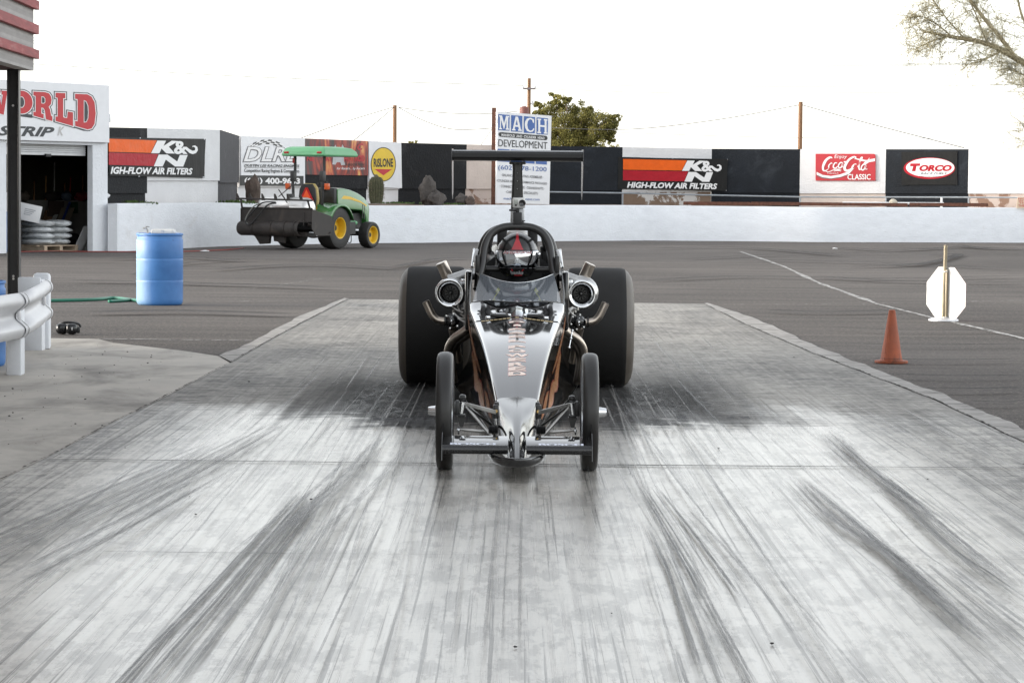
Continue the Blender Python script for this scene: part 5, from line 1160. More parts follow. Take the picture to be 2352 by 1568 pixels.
# ear defenders
p = G(155, 769); ear = thing('ear_defenders', 'black ear defenders lying on the asphalt beside the guardrail', 'ear defenders', (p.x, p.y + .06, 0), .15)
for x, nm in ((-.065, 0), (.03, 1)):
    MB().rbox((x, 0 - nm * .03, .058), (.115, .085, .105), .042, Matrix.Rotation(.25, 4, 'Z'), 5).build('ear_cup', M('glossy_black_plastic', (.014, .014, .015), .22, var=.1), ear)
    MB().lathe([(.038, -.012), (.052, -.012), (.056, 0), (.052, .014), (.036, .014)], 18, Matrix.Translation((x + .01, .05, .055)) @ Matrix.Rotation(R(90), 4, 'X')).build('cushion', BLACKPLASTIC, ear)
MB().tube(smooth_path([(-.10, .06, .095), (-.04, .03, .118), (.04, .03, .116), (.10, .05, .10), (.115, .06, .07)], 5), .012, 8).build('headband', BLACKPLASTIC, ear)
MB().rbox((.095, .0, .045), (.035, .05, .06), .01).build('hinge', BLACKPLASTIC, ear); MB().rbox((.035, -.0755, .062), (.008, .003, .03), .001).build('logo_mark', LET_WHITE, ear)
# traffic cone
CONE = M('faded_orange_rubber', (.30, .072, .028), .65, var=.2, vscale=8, dirt=(.075, .035, .022), dscale=7, dpos=(.50, .70), stretch=(1, 1, .6))
p = G(2052, 836); cone = thing('traffic_cone', 'faded dirty orange traffic cone beside the launch pad', 'cone', (p.x, p.y + .13, 0))
MB().lathe([(.0, .022), (.098, .022), (.09, .05), (.03, .44), (.027, .455), (.02, .457), (.0, .457)], 32).build('cone_body', CONE, cone); MB().lathe([(0, 0), (.135, 0), (.143, .006), (.143, .018), (.136, .024), (.0, .026)], 32).build('base', CONE, cone)
# octagonal sign seen from behind
p = G(2172, 739); sgn = thing('octagonal_sign', 'back of a white octagonal sign bolted to a galvanised post on a round base', 'sign', (p.x, p.y + .16, 0), 0)
MB().lathe([(0, 0), (.165, 0), (.172, .008), (.168, .022), (.13, .036), (.03, .042), (0, .042)], 36).build('base', GALV if False else M('pale_base', (.6, .61, .63), .35, .4), sgn)
zt = P(2178, 563, p.y + .16).z; lean = Matrix.Rotation(R(.5), 4, 'Y')
MB().cyl((0, 0, .04), (.012, 0, zt), .021, 16).build('post', M('galvanised_post', (.27, .23, .16), .5, .5, var=.25, vscale=4), sgn)
rot = Matrix.Rotation(R(-54), 4, 'Z'); zc_ = P(2178, 676, p.y + .16).z; ro = .335
oc = [rot @ Vector((ro * math.sin(R(22.5 + 45 * k)), .034, zc_ + ro * math.cos(R(22.5 + 45 * k)))) for k in range(8)]
MB().prism(oc, rot @ Vector((0, .004, 0))).build('octagon_plate', M('white_sign_back', (.58, .58, .57), .5, var=.05), sgn)
MB().prism([v + rot @ Vector((0, .0042, 0)) for v in oc], rot @ Vector((0, .0015, 0))).build('sign_front', M('sign_front_red', (.5, .03, .03), .5), sgn)
mb = MB()
for z in (zc_ + .26, zc_ - .26): mb.rbox(rot @ Vector((.0, .01, z)), (.085, .03, .018), .004, rot); mb.cyl(rot @ Vector((.03, -.03, z)), rot @ Vector((.03, .03, z)), .007, 8)
mb.build('clamp', STEEL, sgn)
MB().rbox(rot @ Vector((.03, .012, zc_)), (.022, .03, .56), .003, rot).build('post_shadow_strip', M('galvanised_post', (.5, .5, .5), .4), sgn)  # strip added on the plate as the shadow cast by the post
# crumbs of rubber and grit
mb = MB()
for k in range(170):
    x, y = random.choice(((random.uniform(-4.2, -2.7), random.uniform(14, 24)), (random.uniform(-2.6, 3), random.uniform(7.5, 26)), (random.uniform(-4.0, -2.7), random.uniform(14, 22)), (random.uniform(-3.6, -2.6), random.uniform(13, 23))))
    r = .0015 + .0045 * random.random() ** 3; mb.ball((x, y, .012 + r * .5), (r * 1.5, r, r * .7), 6, 4, amp=.4, seed=k)
tag(mb.build('rubber_crumbs', M('rubber_crumb', (.03, .028, .026), .8)), kind='stuff')
for x, y, w, lab in ((471, 578, .10, 'crumpled white paper scrap near the wall left of the tractor'), (2858 / 1.49, 572, .07, 'crumpled pale scrap on the asphalt far behind the cone')):
    p = G(x, y); o = MB().ball((0, 0, .015), (w, .06, .02), 8, 6, amp=.5, sc=2, seed=x).build('paper_scrap', LET_WHITE); o.location = (p.x, p.y, 0); tag(o, lab, 'litter', 'scraps on the asphalt')

# =================================================================== TRACTOR AND ITS DRAG BOX
JG = M('tractor_green', (.035, .16, .035), .3, var=.06, coat=.5); JG2 = M('canopy_green', (.12, .36, .17), .4, var=.05); JY = M('tractor_yellow', (.70, .44, .025), .4, var=.08)
TB = M('tractor_black', (.02, .02, .02), .5, var=.2)
HD = R(29); trc = Vector((-4.83, 63.1, 0))
tra = thing('tractor', 'green compact tractor with canopy and yellow wheels seen from behind', 'tractor', trc, -HD)
def twheel(x, y, r, w, rr, sgn_):
    m = Matrix.Translation((x, y, r)) @ Matrix.Rotation(R(90), 4, 'Y')
    ty = MB().lathe([(rr, -w * .42), (rr + .02, -w * .47), (r * .86, -w * .5), (r * .95, -w * .46), (r * .99, -w * .3), (r, 0), (r * .99, w * .3), (r * .95, w * .46), (r * .86, w * .5), (rr + .02, w * .47), (rr, w * .42)], 40, m)
    e = MB().lathe([(rr + .012, sgn_ * w * .47), (rr - .005, sgn_ * w * .46), (rr - .025, sgn_ * w * .36), (rr - .035, sgn_ * w * .0), (rr * .55, -sgn_ * w * .04), (rr * .5, sgn_ * .02), (0, sgn_ * .02)], 36, m).build('wheel', JY, tra)
    ty.build('tyre', RUBBER, e)
    MB().lathe([(0, sgn_ * w * .12), (rr * .26, sgn_ * w * .12), (rr * .3, sgn_ * w * .05), (rr * .3, 0)], 16, m).build('hub', TB, e)
for x in (-.6, .6): twheel(x, 0, .51, .40, .245, 1 if x > 0 else -1)
for x in (-.52, .52): twheel(x, 1.72, .325, .27, .205, 1 if x > 0 else -1)
hp = [(.62, 1.44), (.9, 1.46), (1.25, 1.42), (1.6, 1.34), (1.9, 1.23), (2.08, 1.10), (2.13, .98), (2.11, .60), (1.98, .58), (1.93, .80), (1.75, .92), (1.4, .94), (.62, .98)]
mb = MB(); rings = []
for x, k in ((-.31, .94), (-.29, 1.0), (0, 1.02), (.29, 1.0), (.31, .94)): rings.append([Vector((x * (1 - .12 * (y - .6) / 1.5), y, .58 + (z - .58) * (k if z > .95 else 1))) for y, z in hp])
mb.loft(rings, True, True); mb.build('hood', JG, tra, bevel=.02)
mb = MB()
for s in (-1, 1): mb.add([(s * .304, .72, 1.30), (s * .300, 1.2, 1.26), (s * .286, 1.7, 1.15), (s * .276, 1.98, 1.05), (s * .276, 1.98, 1.02), (s * .288, 1.7, 1.11), (s * .302, 1.2, 1.19), (s * .306, .72, 1.21)], [tuple(range(8))])
mb.build('hood_stripe', JY, tra, keepn=True)
mb = MB()
for k in range(3): mb.box((.279 - .004 * k, 1.80 + k * .09, .90 - .02 * k), (.008, .03, .34))
mb.build('side_grille', TB, tra); MB().box((0, 2.135, .86), (.42, .012, .4)).build('front_grille', TB, tra)
MB().rbox((0, .62, 1.22), (.56, .22, .5), .06).build('dashboard', TB, tra)
MB().tube([(.17 * math.cos(a), .36 + .11 * math.sin(a), 1.5 + .13 * math.sin(a)) for a in [2 * math.pi * k / 20 for k in range(20)]], .015, 6, closed=True).build('steering_wheel', TB, tra)
MB().cyl((0, .6, 1.35), (0, .36, 1.5), .025, 8).build('steering_column', TB, tra)
mb = MB().box((0, 1.0, .66), (.34, 1.9, .4)); mb.box((0, .35, .78), (.8, .9, .06)); mb.box((0, .0, .55), (.75, .3, .3)); mb.box((0, 1.72, .36), (.85, .12, .12)); mb.box((0, -.2, .7), (.5, .3, .5)); mb.build('chassis', TB, tra, bevel=.02)
mb = MB().box((.42, .85, .5), (.2, .5, .3)); mb.tube(smooth_path([(.3, .7, .45), (.42, .8, .2), (.42, 1.05, .15), (.38, 1.1, .42)], 4), .012, 5); mb.build('side_tank', TB, tra)
MB().cyl((.4, 1.0, .62), (.4, 1.3, .62), .05, 8).build('hydraulic_filter', JG2, tra)
for s in (-1, 1):
    mb = MB(); o_ = arc((s * .38, 0, .5), .60, 158, 20, 12, Vector((0, 1, 0)), Vector((0, 0, 1))); i_ = arc((s * .82, 0, .5), .58, 158, 20, 12, Vector((0, 1, 0)), Vector((0, 0, 1)))
    i2 = arc((s * .85, 0, .5), .53, 158, 20, 12, Vector((0, 1, 0)), Vector((0, 0, 1)))
    mb.loft([o_, i_, i2], False); mb.build('fender', JG, tra, solid=.02)
    MB().box((s * .37, 0, .86), (.03, .7, .42)).build('fender_side', JG, tra)
    MB().tube([(s * .36, -.2, .85), (s * .42, -.22, 1.25), (s * .42, -.25, 1.7), (s * .42, -.15, 1.85), (s * .42, -.15, 2.3)], .042, 4).build('roll_bar_post', TB, tra)
    MB().rbox((s * .42, -.22, 1.74), (.11, .14, .26), .02).build('roll_bar_hinge', TB, tra)
    MB().rbox((s * .56, -.24, 1.5), (.12, .09, .15), .02).build('amber_light', M('amber_lens', (.55, .09, .015), .3), tra)
    MB().rbox((s * .42, -.215, 2.12), (.05, .04, .12), .01).build('tail_light', M('red_lens', (.35, .02, .015), .3), tra) if s < 0 else None
MB().box((0, -.15, 2.28), (.9, .08, .08)).build('roll_bar_top', TB, tra)
rings = []
for z, kx, y0, y1 in ((2.22, .60, -.42, 1.08), (2.25, .62, -.44, 1.1), (2.34, .60, -.42, 1.06), (2.42, .55, -.34, .92), (2.455, .46, -.22, .55), (2.46, .3, -.1, .3)):
    c_ = ((-1, y0), (-.96, y0 - .02), (.96, y0 - .02), (1, y0), (1, y1 - .05), (.9, y1), (-.9, y1), (-1, y1 - .05)); rings.append([Vector((kx * x, y, z)) for x, y in c_])
can = MB().loft(rings, True, True).build('canopy', JG2, tra, bevel=.02)
for s in (-1, 1): MB().rbox((s * .47, -.455, 2.31), (.13, .02, .05), .008).build('canopy_light', M('red_lens', (.35, .02, .015), .3), can)
st = MB().rbox((0, .05, .98), (.5, .46, .12), .05, seg=3).build('seat_cushion', JY, tra)
mb = MB(); prf = [(-.22, 1.0), (-.25, 1.2), (-.22, 1.45), (-.14, 1.56), (.14, 1.56), (.22, 1.45), (.25, 1.2), (.22, 1.0)]
mb.prism([(x, -.26, z) for x, z in prf], (0, .05, 0)); sb = mb.build('seat_back', TB, tra, bevel=.015)
mb = MB(); mb.prism([(x * 1.05, -.205, z + .01) for x, z in prf], (0, .11, 0)); mb.build('seat_pad', M('seat_tan', (.5, .38, .14), .6), sb, bevel=.03)
REDD = M('dark_red_reflector', (.45, .012, .012), .35); ORG = M('orange_reflector', (.85, .10, .02), .45, var=.02)
tri = MB().prism([(-.20, -.285, 1.13), (.20, -.285, 1.13), (.20, -.285, 1.165), (.03, -.285, 1.475), (-.03, -.285, 1.475), (-.20, -.285, 1.165)], (0, .008, 0)).build('warning_triangle', REDD, tra); MB().prism([(-.145, -.291, 1.165), (.145, -.291, 1.165), (0, -.291, 1.425)], (0, .005, 0)).build('orange_face', ORG, tri)
# drag box with sprayer tank, carried behind
IB = M('dirty_brown_black_steel', (.032, .027, .024), .65, var=.35, vscale=5, dirt=(.075, .058, .047), dscale=2); TANKM = M('dull_stainless_steel', (.66, .65, .63), .36, .85, var=.15, vscale=3, dirt=(.36, .3, .25), dscale=2, stretch=(.6, 2, 1))
imp = thing('drag_box', 'dirty black drag box with stainless spray tank behind the tractor', 'drag box', trc, -HD)
MB().prism([(-1.0, -1.55, .66), (1.0, -1.55, .66), (1.0, -1.55, .97), (-1.0, -1.55, .97)], (0, .03, 0)).build('rear_sheet', IB, imp)
mb = MB()
mb.tube([(-1.0, -1.55, .98), (1.0, -1.55, .98)], .022, 6); mb.build('top_edge', IB, imp)
for s in (-1, 1): MB().prism([(s * 1.0, -1.58, .97), (s * 1.0, -.75, .80), (s * 1.0, -.68, .60), (s * 1.0, -.75, .34), (s * 1.0, -1.4, .34), (s * 1.0, -1.58, .5)], (s * .02, 0, 0)).build('side_plate', IB, imp, bevel=.004)
rings = [[Vector((x, -1.52 + .17 * math.sin(R(a)) * -1 * k, .50 + .17 * math.cos(R(a)) * k)) for a in range(-10, 200, 14)] for x, k in ((-1.07, .85), (-1.02, 1), (.62, 1), (.66, .9))]
MB().loft(rings, False).build('scraper_roll', IB, imp, solid=.012)
for x in (-.62, -.1, .28, .55): MB().tube([(x, -1.53 - .178 * math.sin(R(a)), .50 + .178 * math.cos(R(a))) for a in range(-5, 190, 13)], .014, 5).build('strap', IB, imp)
mb = MB(); mb.prism([(-.95, -1.45, .34), (.75, -1.4, .32), (.7, -.9, .30), (-.9, -.9, .30)], (0, 0, .1)); mb.prism([(-.7, -1.5, .36), (-.25, -1.48, .34), (-.3, -1.45, .14), (-.55, -1.45, .12)], (0, .1, 0)); mb.prism([(-.2, -1.4, .34), (.1, -1.4, .34), (.1, -1.4, .16), (-.18, -1.4, .2)], (0, .1, 0))
mb.build('cutting_blade', IB, imp)
m_ = Matrix.Translation((-.02, -1.12, .94)) @ Matrix.Rotation(R(90), 4, 'Y')
tk_ = MB().lathe([(0, -.74), (.1, -.735), (.2, -.71), (.27, -.66), (.295, -.58), (.30, -.3), (.306, -.29), (.306, -.26), (.30, -.25), (.30, .25), (.306, .26), (.306, .29), (.30, .3), (.295, .58), (.27, .66), (.2, .71), (.1, .735), (0, .74)], 36, m_).build('tank', TANKM, imp, ang=50)
MB().lathe([(0, .1), (.07, .1), (.08, .06), (.08, 0)], 16, Matrix.Translation((.1, -1.12, 1.22))).build('filler_cap', TB, tk_)
mb = MB().tube([(-1.12, -1.62, 1.20), (1.05, -1.62, 1.17)], .024, 6); mb.tube([(-.98, -1.62, 1.2), (-.98, -1.56, .95)], .024, 6); mb.tube([(.92, -1.62, 1.17), (.95, -1.55, .95)], .024, 6)
bar = mb.build('spray_bar', IB, imp)
for k in range(6):
    x = -1.06 + k * .36; MB().prism([(x - .04, -1.63, 1.16), (x + .05, -1.63, 1.16), (x + .03, -1.63, 1.24), (x - .02, -1.63, 1.32), (x - .05, -1.63, 1.32)], (0, .02, 0)).build('nozzle', IB, bar)
MB().tube(smooth_path([(.0, -1.60, 1.12), (-.35, -1.64, 1.1), (-.62, -1.68, .86), (-.78, -1.70, .66), (-.66, -1.70, .58), (-.45, -1.68, .78), (-.2, -1.64, 1.05), (0.02, -1.6, 1.1)], 6), .018, 6).build('hose', TB, imp)
MB().tube(smooth_path([(-.35, -1.64, 1.1), (-.6, -1.66, 1.0), (-.8, -1.68, .72), (-.72, -1.69, .58)], 6), .015, 6).build('hose', M('grey_hose', (.2, .2, .18), .5), imp)
mb = MB(); mb.tube([(-.3, -.5, 1.5), (.1, -1.62, 1.25)], .012, 5); mb.tube([(.45, -1.0, 1.1), (.75, -1.5, .9)], .02, 5); mb.tube([(0, -1.2, 1.2), (.1, -1.62, 1.42), (.2, -1.4, 1.1)], .012, 5); mb.tube([(-.35, -.8, .6), (-.3, -.1, .5)], .04, 6); mb.tube([(.35, -.8, .6), (.3, -.1, .5)], .04, 6); mb.tube([(0, -.9, 1.0), (0, -.2, .85)], .03, 6); mb.build('linkage', IB, imp)
mb = MB()
for k in range(9): mb.ball((.78, -1.585, .88 - k * .035), (.016, .008, .022), 6, 5)
mb.tube(smooth_path([(.6, -1.3, .4), (.75, -1.2, .3), (.95, -1.0, .34), (1.03, -.8, .42)], 5), .02, 5); mb.build('chain', IB, imp)

# =================================================================== DRAGSTER
CX, CY = 0.03, 16.4
car = thing('dragster', 'glossy black rear-engined dragster facing the camera on the launch pad', 'dragster', (CX, CY, 0))
CSH = Matrix.Translation((0, -CY, 0))
def cb(mb, name, mat, parent=None, **kw): return mb.xf(CSH).build(name, mat, parent or car, **kw)
YS = [14.13, 14.7, 15.5, 16.5, 17.0, 17.35, 17.6, 18.0, 18.6]
def tab(vals): return list(zip(YS, vals))
WS = tab([.113, .155, .218, .296, .304, .298, .288, .305, .305]); ZS = []
_zk_ = [(14.13, .320), (14.4, .390), (14.7, .460), (15.0, .520), (15.25, .561), (15.5, .592), (15.9, .634), (16.2, .667), (16.5, .704), (17.0, .815), (17.35, .93), (17.6, 1.055), (18.0, 1.03), (18.6, .95)]
_pp = smooth_path([(y, z, 0) for y, z in _zk_], 6); ZS = [(p.x, p.y) for p in _pp]
SEC = [tab([.106, .140, .190, .262, .298, .318, .330, .338, .34]), tab([.26, .315, .39, .49, .55, .60, .66, .66, .62]),
       tab([.088, .118, .160, .225, .262, .285, .298, .312, .325]), tab([.16, .185, .21, .25, .28, .30, .30, .30, .30]),
       tab([.096, .124, .172, .245, .285, .31, .33, .36, .40]), tab([.105, .105, .11, .12, .13, .13, .13, .13, .13]),
       tab([.125, .150, .205, .285, .33, .36, .38, .41, .45]), tab([.085, .083, .083, .083, .083, .083, .083, .083, .083])]
def flame_paint():
    m, t, b = nodes('black_paint_with_orange_flames')
    v = coords(t, (.4, 1.0, 3.2)); n = noi(t, v, 1.5, 2, .45, 1.1)
    tc = t.nodes.new('ShaderNodeTexCoord'); s = t.nodes.new('ShaderNodeSeparateXYZ'); t.links.new(tc.outputs['Object'], s.inputs[0])
    zm = math_(t, 'MULTIPLY', ramp(t, s.outputs[2], [(.14, 0.0), (.26, 1.0)]), ramp(t, s.outputs[2], [(.62, 1.0), (.78, 0.0)]))
    k = math_(t, 'MULTIPLY', n, zm)
    c = ramp(t, k, [(.50, (.008, .008, .009)), (.505, (.32, .04, .01)), (.52, (.62, .27, .10)), (.70, (.66, .36, .17))])
    t.links.new(c, b.inputs['Base Color']); b.inputs['Roughness'].default_value = .08; b.inputs['Coat Weight'].default_value = 1; b.inputs['Coat Roughness'].default_value = .03; return m
FLP = flame_paint()
body_parts = []
for s in (-1, 1):
    rings = []; ys = [14.13 + (18.6 - 14.13) * k / 36 for k in range(37)]
    for y in ys:
        ps = [(interp(WS, y), interp(ZS, y) - .018)] + [(interp(SEC[2 * j], y), interp(SEC[2 * j + 1], y)) for j in range(4)]
        q = smooth_path([(s * x, y, z) for x, z in ps], 5); rings.append(q)
    cb(MB().loft(rings, False), 'side_panel', M('black_side_paint', (.006, .006, .006), .09, coat=.2, var=.05), solid=.006, ang=50)
FLO = M('orange_flame_graphic', (.60, .25, .09), .22, coat=.4, var=.15, vscale=5); FLE = M('flame_red_edge', (.35, .03, .01), .25, coat=.4)
def side_pt(s_, y, t, off=.004):
    ps = [(interp(WS, y), interp(ZS, y) - .018)] + [(interp(SEC[2 * j], y), interp(SEC[2 * j + 1], y)) for j in range(4)]
    q = smooth_path([(s_ * x, y, z) for x, z in ps], 5); f = max(0, min(.999, t)) * (len(q) - 1); i = int(f); return q[i].lerp(q[i + 1], f - i) + Vector((s_ * off, -off * .25, 0))
for s in (-1, 1):
    for grow, off, mt_, nm in ((1.0, .0052, FLO, 'flame_graphic'), (1.25, .0042, FLE, 'flame_edge')):
        mb = MB()
        for blob in ([(17.45, .46, .01), (17.2, .48, .06), (17.0, .51, .10), (16.8, .56, .09), (16.55, .62, .01)], [(16.75, .56, .01), (16.5, .58, .07), (16.25, .62, .09), (16.0, .67, .05), (15.8, .70, .01)], [(17.5, .27, .01), (17.2, .30, .05), (16.8, .36, .05), (16.3, .42, .01)], [(16.0, .52, .01), (15.7, .56, .06), (15.35, .62, .05), (15.05, .66, .01)]):
            c = smooth_path([(y, t, w) for y, t, w in blob], 6); rr = []
            for p in c: rr.append([side_pt(s, p.x, p.y + (k / 6 - .5) * 2 * max(.004, p.z) * grow, off) for k in range(7)])
            mb.loft(rr, False)
        cb(mb, nm, mt_, keepn=True, ang=80)
def hoodz(x, y): w = interp(WS, y); return interp(ZS, y) + .12 * (w - abs(x))
def top_skin(y0, y1, n, lift=0.0):
    rings = []
    for k in range(n + 1):
        y = y0 + (y1 - y0) * k / n; w = interp(WS, y); r = [Vector((-w - .003, y, interp(ZS, y) - .022)), Vector((-w - .002, y, interp(ZS, y) - .008))]
        for j in range(-8, 9): x = (w - .007) * j / 8; r.append(Vector((x, y, hoodz(x, y) + lift)))
        r += [Vector((w + .002, y, interp(ZS, y) - .008)), Vector((w + .003, y, interp(ZS, y) - .022))]; rings.append(r)
    return MB().loft(rings, False)
hood = cb(top_skin(14.13, 15.99, 40), 'hood', BLACKGLOSS, ang=70)
cowl = cb(top_skin(16.0, 16.62, 8, .004), 'cowl', BLACKGLOSS, ang=70)
fp = MB(); fpr = [[Vector((-interp(SEC[6], y), y, .082)), Vector((interp(SEC[6], y), y, .082))] for y in (13.6, 14.13, 15, 16, 17, 18, 18.6)]
fpr[0] = [Vector((-.10, 13.6, .082)), Vector((.10, 13.6, .082))]
cb(fp.loft(fpr, False), 'floor_pan', BLACKSATIN, solid=.006)
# cream letters with a red edge down the hood ridge
PEACH = M('peach_lettering', (.92, .74, .64), .4, var=.03); REDEDGE = M('red_letter_edge', (.50, .10, .09), .2, coat=1.0)
def letter(ch, yc, w, h, mat, lift, bold):
    vs, fs = text2d(ch, bold); x0, x1 = min(v.x for v in vs), max(v.x for v in vs); y0, y1 = min(v.y for v in vs), max(v.y for v in vs)
    bm = bmesh.new(); bv = [bm.verts.new((((v.x - x0) / (x1 - x0) - .5) * w, ((v.y - y0) / (y1 - y0) - .5) * h, 0)) for v in vs]
    for f in fs:
        try: bm.faces.new([bv[i] for i in f])
        except ValueError: pass
    bmesh.ops.bisect_plane(bm, geom=bm.verts[:] + bm.edges[:] + bm.faces[:], plane_co=(0, 0, 0), plane_no=(1, 0, 0))
    bm.verts.index_update(); V = [Vector((v.co.x, yc + v.co.y, hoodz(v.co.x, yc + v.co.y) + lift)) for v in bm.verts]; Fc = [[v.index for v in f.verts] for f in bm.faces]; bm.free()
    return V, Fc
m1, m2 = MB(), MB()
def ysolve(py):
    lo, hi = 13.5, 17.0
    for _ in range(40):
        y = (lo + hi) / 2; pyy = 437 + F / y * (CAM_H - hoodz(0, y))
        lo, hi = (lo, y) if pyy < py else (y, hi)
    return y
LETS = list(zip('DIESEL', (738, 746.5, 755, 763.7, 772, 781))) + list(zip('POWERED', (795.6, 804.6, 815, 824.6, 835.8, 846, 857)))
for ch, py in LETS:
    y = ysolve(py); w = .042 if ch == 'I' else .125 if ch == 'W' else .095
    m2.add(*letter(ch, y, w + .007, .074, REDEDGE, .0007, .05)); m1.add(*letter(ch, y, w, .068, PEACH, .0014, .05))
cb(m2, 'letter_edge', REDEDGE, hood, keepn=True); cb(m1, 'lettering', PEACH, hood, keepn=True)
TANP = M('tan_tape', (.55, .42, .22), .5)
mb = MB()
for k in range(-8, 9):
    if k in (-1, 1): continue
    x = k * .026; mb.add([(x - .011, 15.955, hoodz(x - .011, 15.955) + .003), (x + .011, 15.955, hoodz(x + .011, 15.955) + .003), (x + .011, 15.985, hoodz(x + .011, 15.985) + .003), (x - .011, 15.985, hoodz(x - .011, 15.985) + .003)], [(0, 1, 2, 3)])
cb(mb, 'tape_strip', TANP, hood, keepn=True)
for s in (-1, 1):
    lt = cb(MB().rbox((s * .112, 16.035, hoodz(.112, 16.03) + .016), (.105, .05, .022), .008), 'hood_latch', BLACKSATIN)
    mb = MB(); mb.rbox((s * .178, 16.035, hoodz(.178, 16.03) + .012), (.03, .04, .018), .006); mb.rbox((s * .048, 16.035, hoodz(.048, 16.03) + .012), (.02, .04, .018), .006); mb.rbox((s * .10, 16.10, hoodz(.1, 16.1) + .012), (.06, .05, .014), .005)
    cb(mb, 'latch_tab', CHROME, lt)
mb = MB()
for x in (-.24, -.1, .1, .24): mb.ball((x, 16.25, hoodz(x, 16.25) + .006), (.011, .011, .004), 10, 6)
cb(mb, 'cowl_screw', CHROME, cowl)
# nose and its chin lip
rings = []
for y, w, zt, zb_, sh in ((14.132, .1145, .3345, .085, .90), (13.95, .110, .318, .085, .86), (13.75, .105, .298, .085, .78), (13.55, .092, .268, .087, .66), (13.38, .076, .240, .09, .56), (13.22, .062, .210, .093, .50), (13.08, .052, .182, .096, .46), (12.96, .045, .155, .098, .46), (12.88, .036, .132, .1, .5), (12.835, .02, .118, .104, .6), (12.825, .004, .112, .108, .6)):
    zm = zb_ + (zt - zb_) * .5; f_ = max(0, min(1, (14.128 - y) / .62)); f_ = f_ * f_ * (3 - 2 * f_)
    A_ = [(0, zt), (.22 * w, zt - .004), (sh * .62 * w, zt - .10 * (zt - zb_)), (sh * .85 * w + .06 * w, zt - .28 * (zt - zb_)), (w * (.72 + .26 * sh), zm), (w, zb_ + .16 * (zt - zb_)), (w * .9, zb_), (0, zb_)]
    B_ = [(0, zt), (.4 * w, zt - .048 * w), (.86 * w, zt - .105 * w), (.98 * w, zt - .17 * w - .012), (w * .97, zm), (w * .98, zb_ + .16 * (zt - zb_)), (w * .98, zb_), (0, zb_)]
    hf = [(p[0] * f_ + q[0] * (1 - f_), p[1] * f_ + q[1] * (1 - f_)) for p, q in zip(A_, B_)]
    r = smooth_path([(x, y, z) for x, z in hf], 4); rings.append(r + [Vector((-p.x, p.y, p.z)) for p in r[-2:0:-1]])
cb(MB().loft(rings, True, True), 'nose_cone', M('black_nose_paint', (.008, .008, .009), .09, coat=.15, var=.05), ang=60)
mb = MB(); rings = []
for k in range(21):
    a = math.pi * k / 20; x, y = math.cos(a), math.sin(a)
    rings.append([Vector((x * .10, 13.2 - y * .34, .085)), Vector((x * .125, 13.2 - y * .375, .087)), Vector((x * .142, 13.2 - y * .395, .10)), Vector((x * .150, 13.2 - y * .40, .122)), Vector((x * .152, 13.2 - y * .402, .135))])
cb(mb.loft(rings, False), 'chin_lip', BLACKGLOSS, solid=.005, ang=60)
# front wing halves
WCARB = M('carbon_leading_edge', (.015, .015, .016), .28, var=.3, vscale=90, coat=.3)
for s in (-1, 1):
    prof = [(13.205, .206), (13.10, .196), (13.02, .182), (12.985, .172), (12.970, .157), (12.985, .141), (13.03, .136), (13.12, .165), (13.205, .202)]
    rings = [[Vector((s * x, y, z)) for y, z in prof] for x in (.045, .12, .2, .3, .372)]
    w_ = cb(MB().loft(rings, True, True), 'front_wing', BLACKGLOSS, ang=50)
    mb = MB().tube([(s * .05, 12.992, .158), (s * .374, 12.992, .158)], .0235, 12); cb(mb, 'leading_edge', WCARB, w_)
    mb = MB(); pr = [(12.955, .105), (13.22, .125), (13.235, .245), (13.19, .27), (13.05, .235), (12.965, .18)]
    cb(mb.prism([(s * .373, y, z) for y, z in pr], (s * .004, 0, 0)), 'wing_end_plate', BLACKGLOSS, w_)
    x0, x1 = (-.335, -.108) if s < 0 else (.108, .332); mb = MB()
    def wz(y): return interp([(12.985, .172), (13.02, .182), (13.10, .196), (13.205, .206)], y) + .0025
    vs, fs = text2d('BOSCH', .035); X0, X1 = min(v.x for v in vs), max(v.x for v in vs); Z1 = max(v.y for v in vs)
    mb.add([(x0 + (x1 - x0) * (v.x - X0) / (X1 - X0), 13.000 + .030 * v.y / Z1, wz(13.000 + .030 * v.y / Z1) + .001) for v in vs], fs)
    cb(mb, 'lettering', M('pale_blue_lettering', (.72, .76, .86), .4), w_, keepn=True)
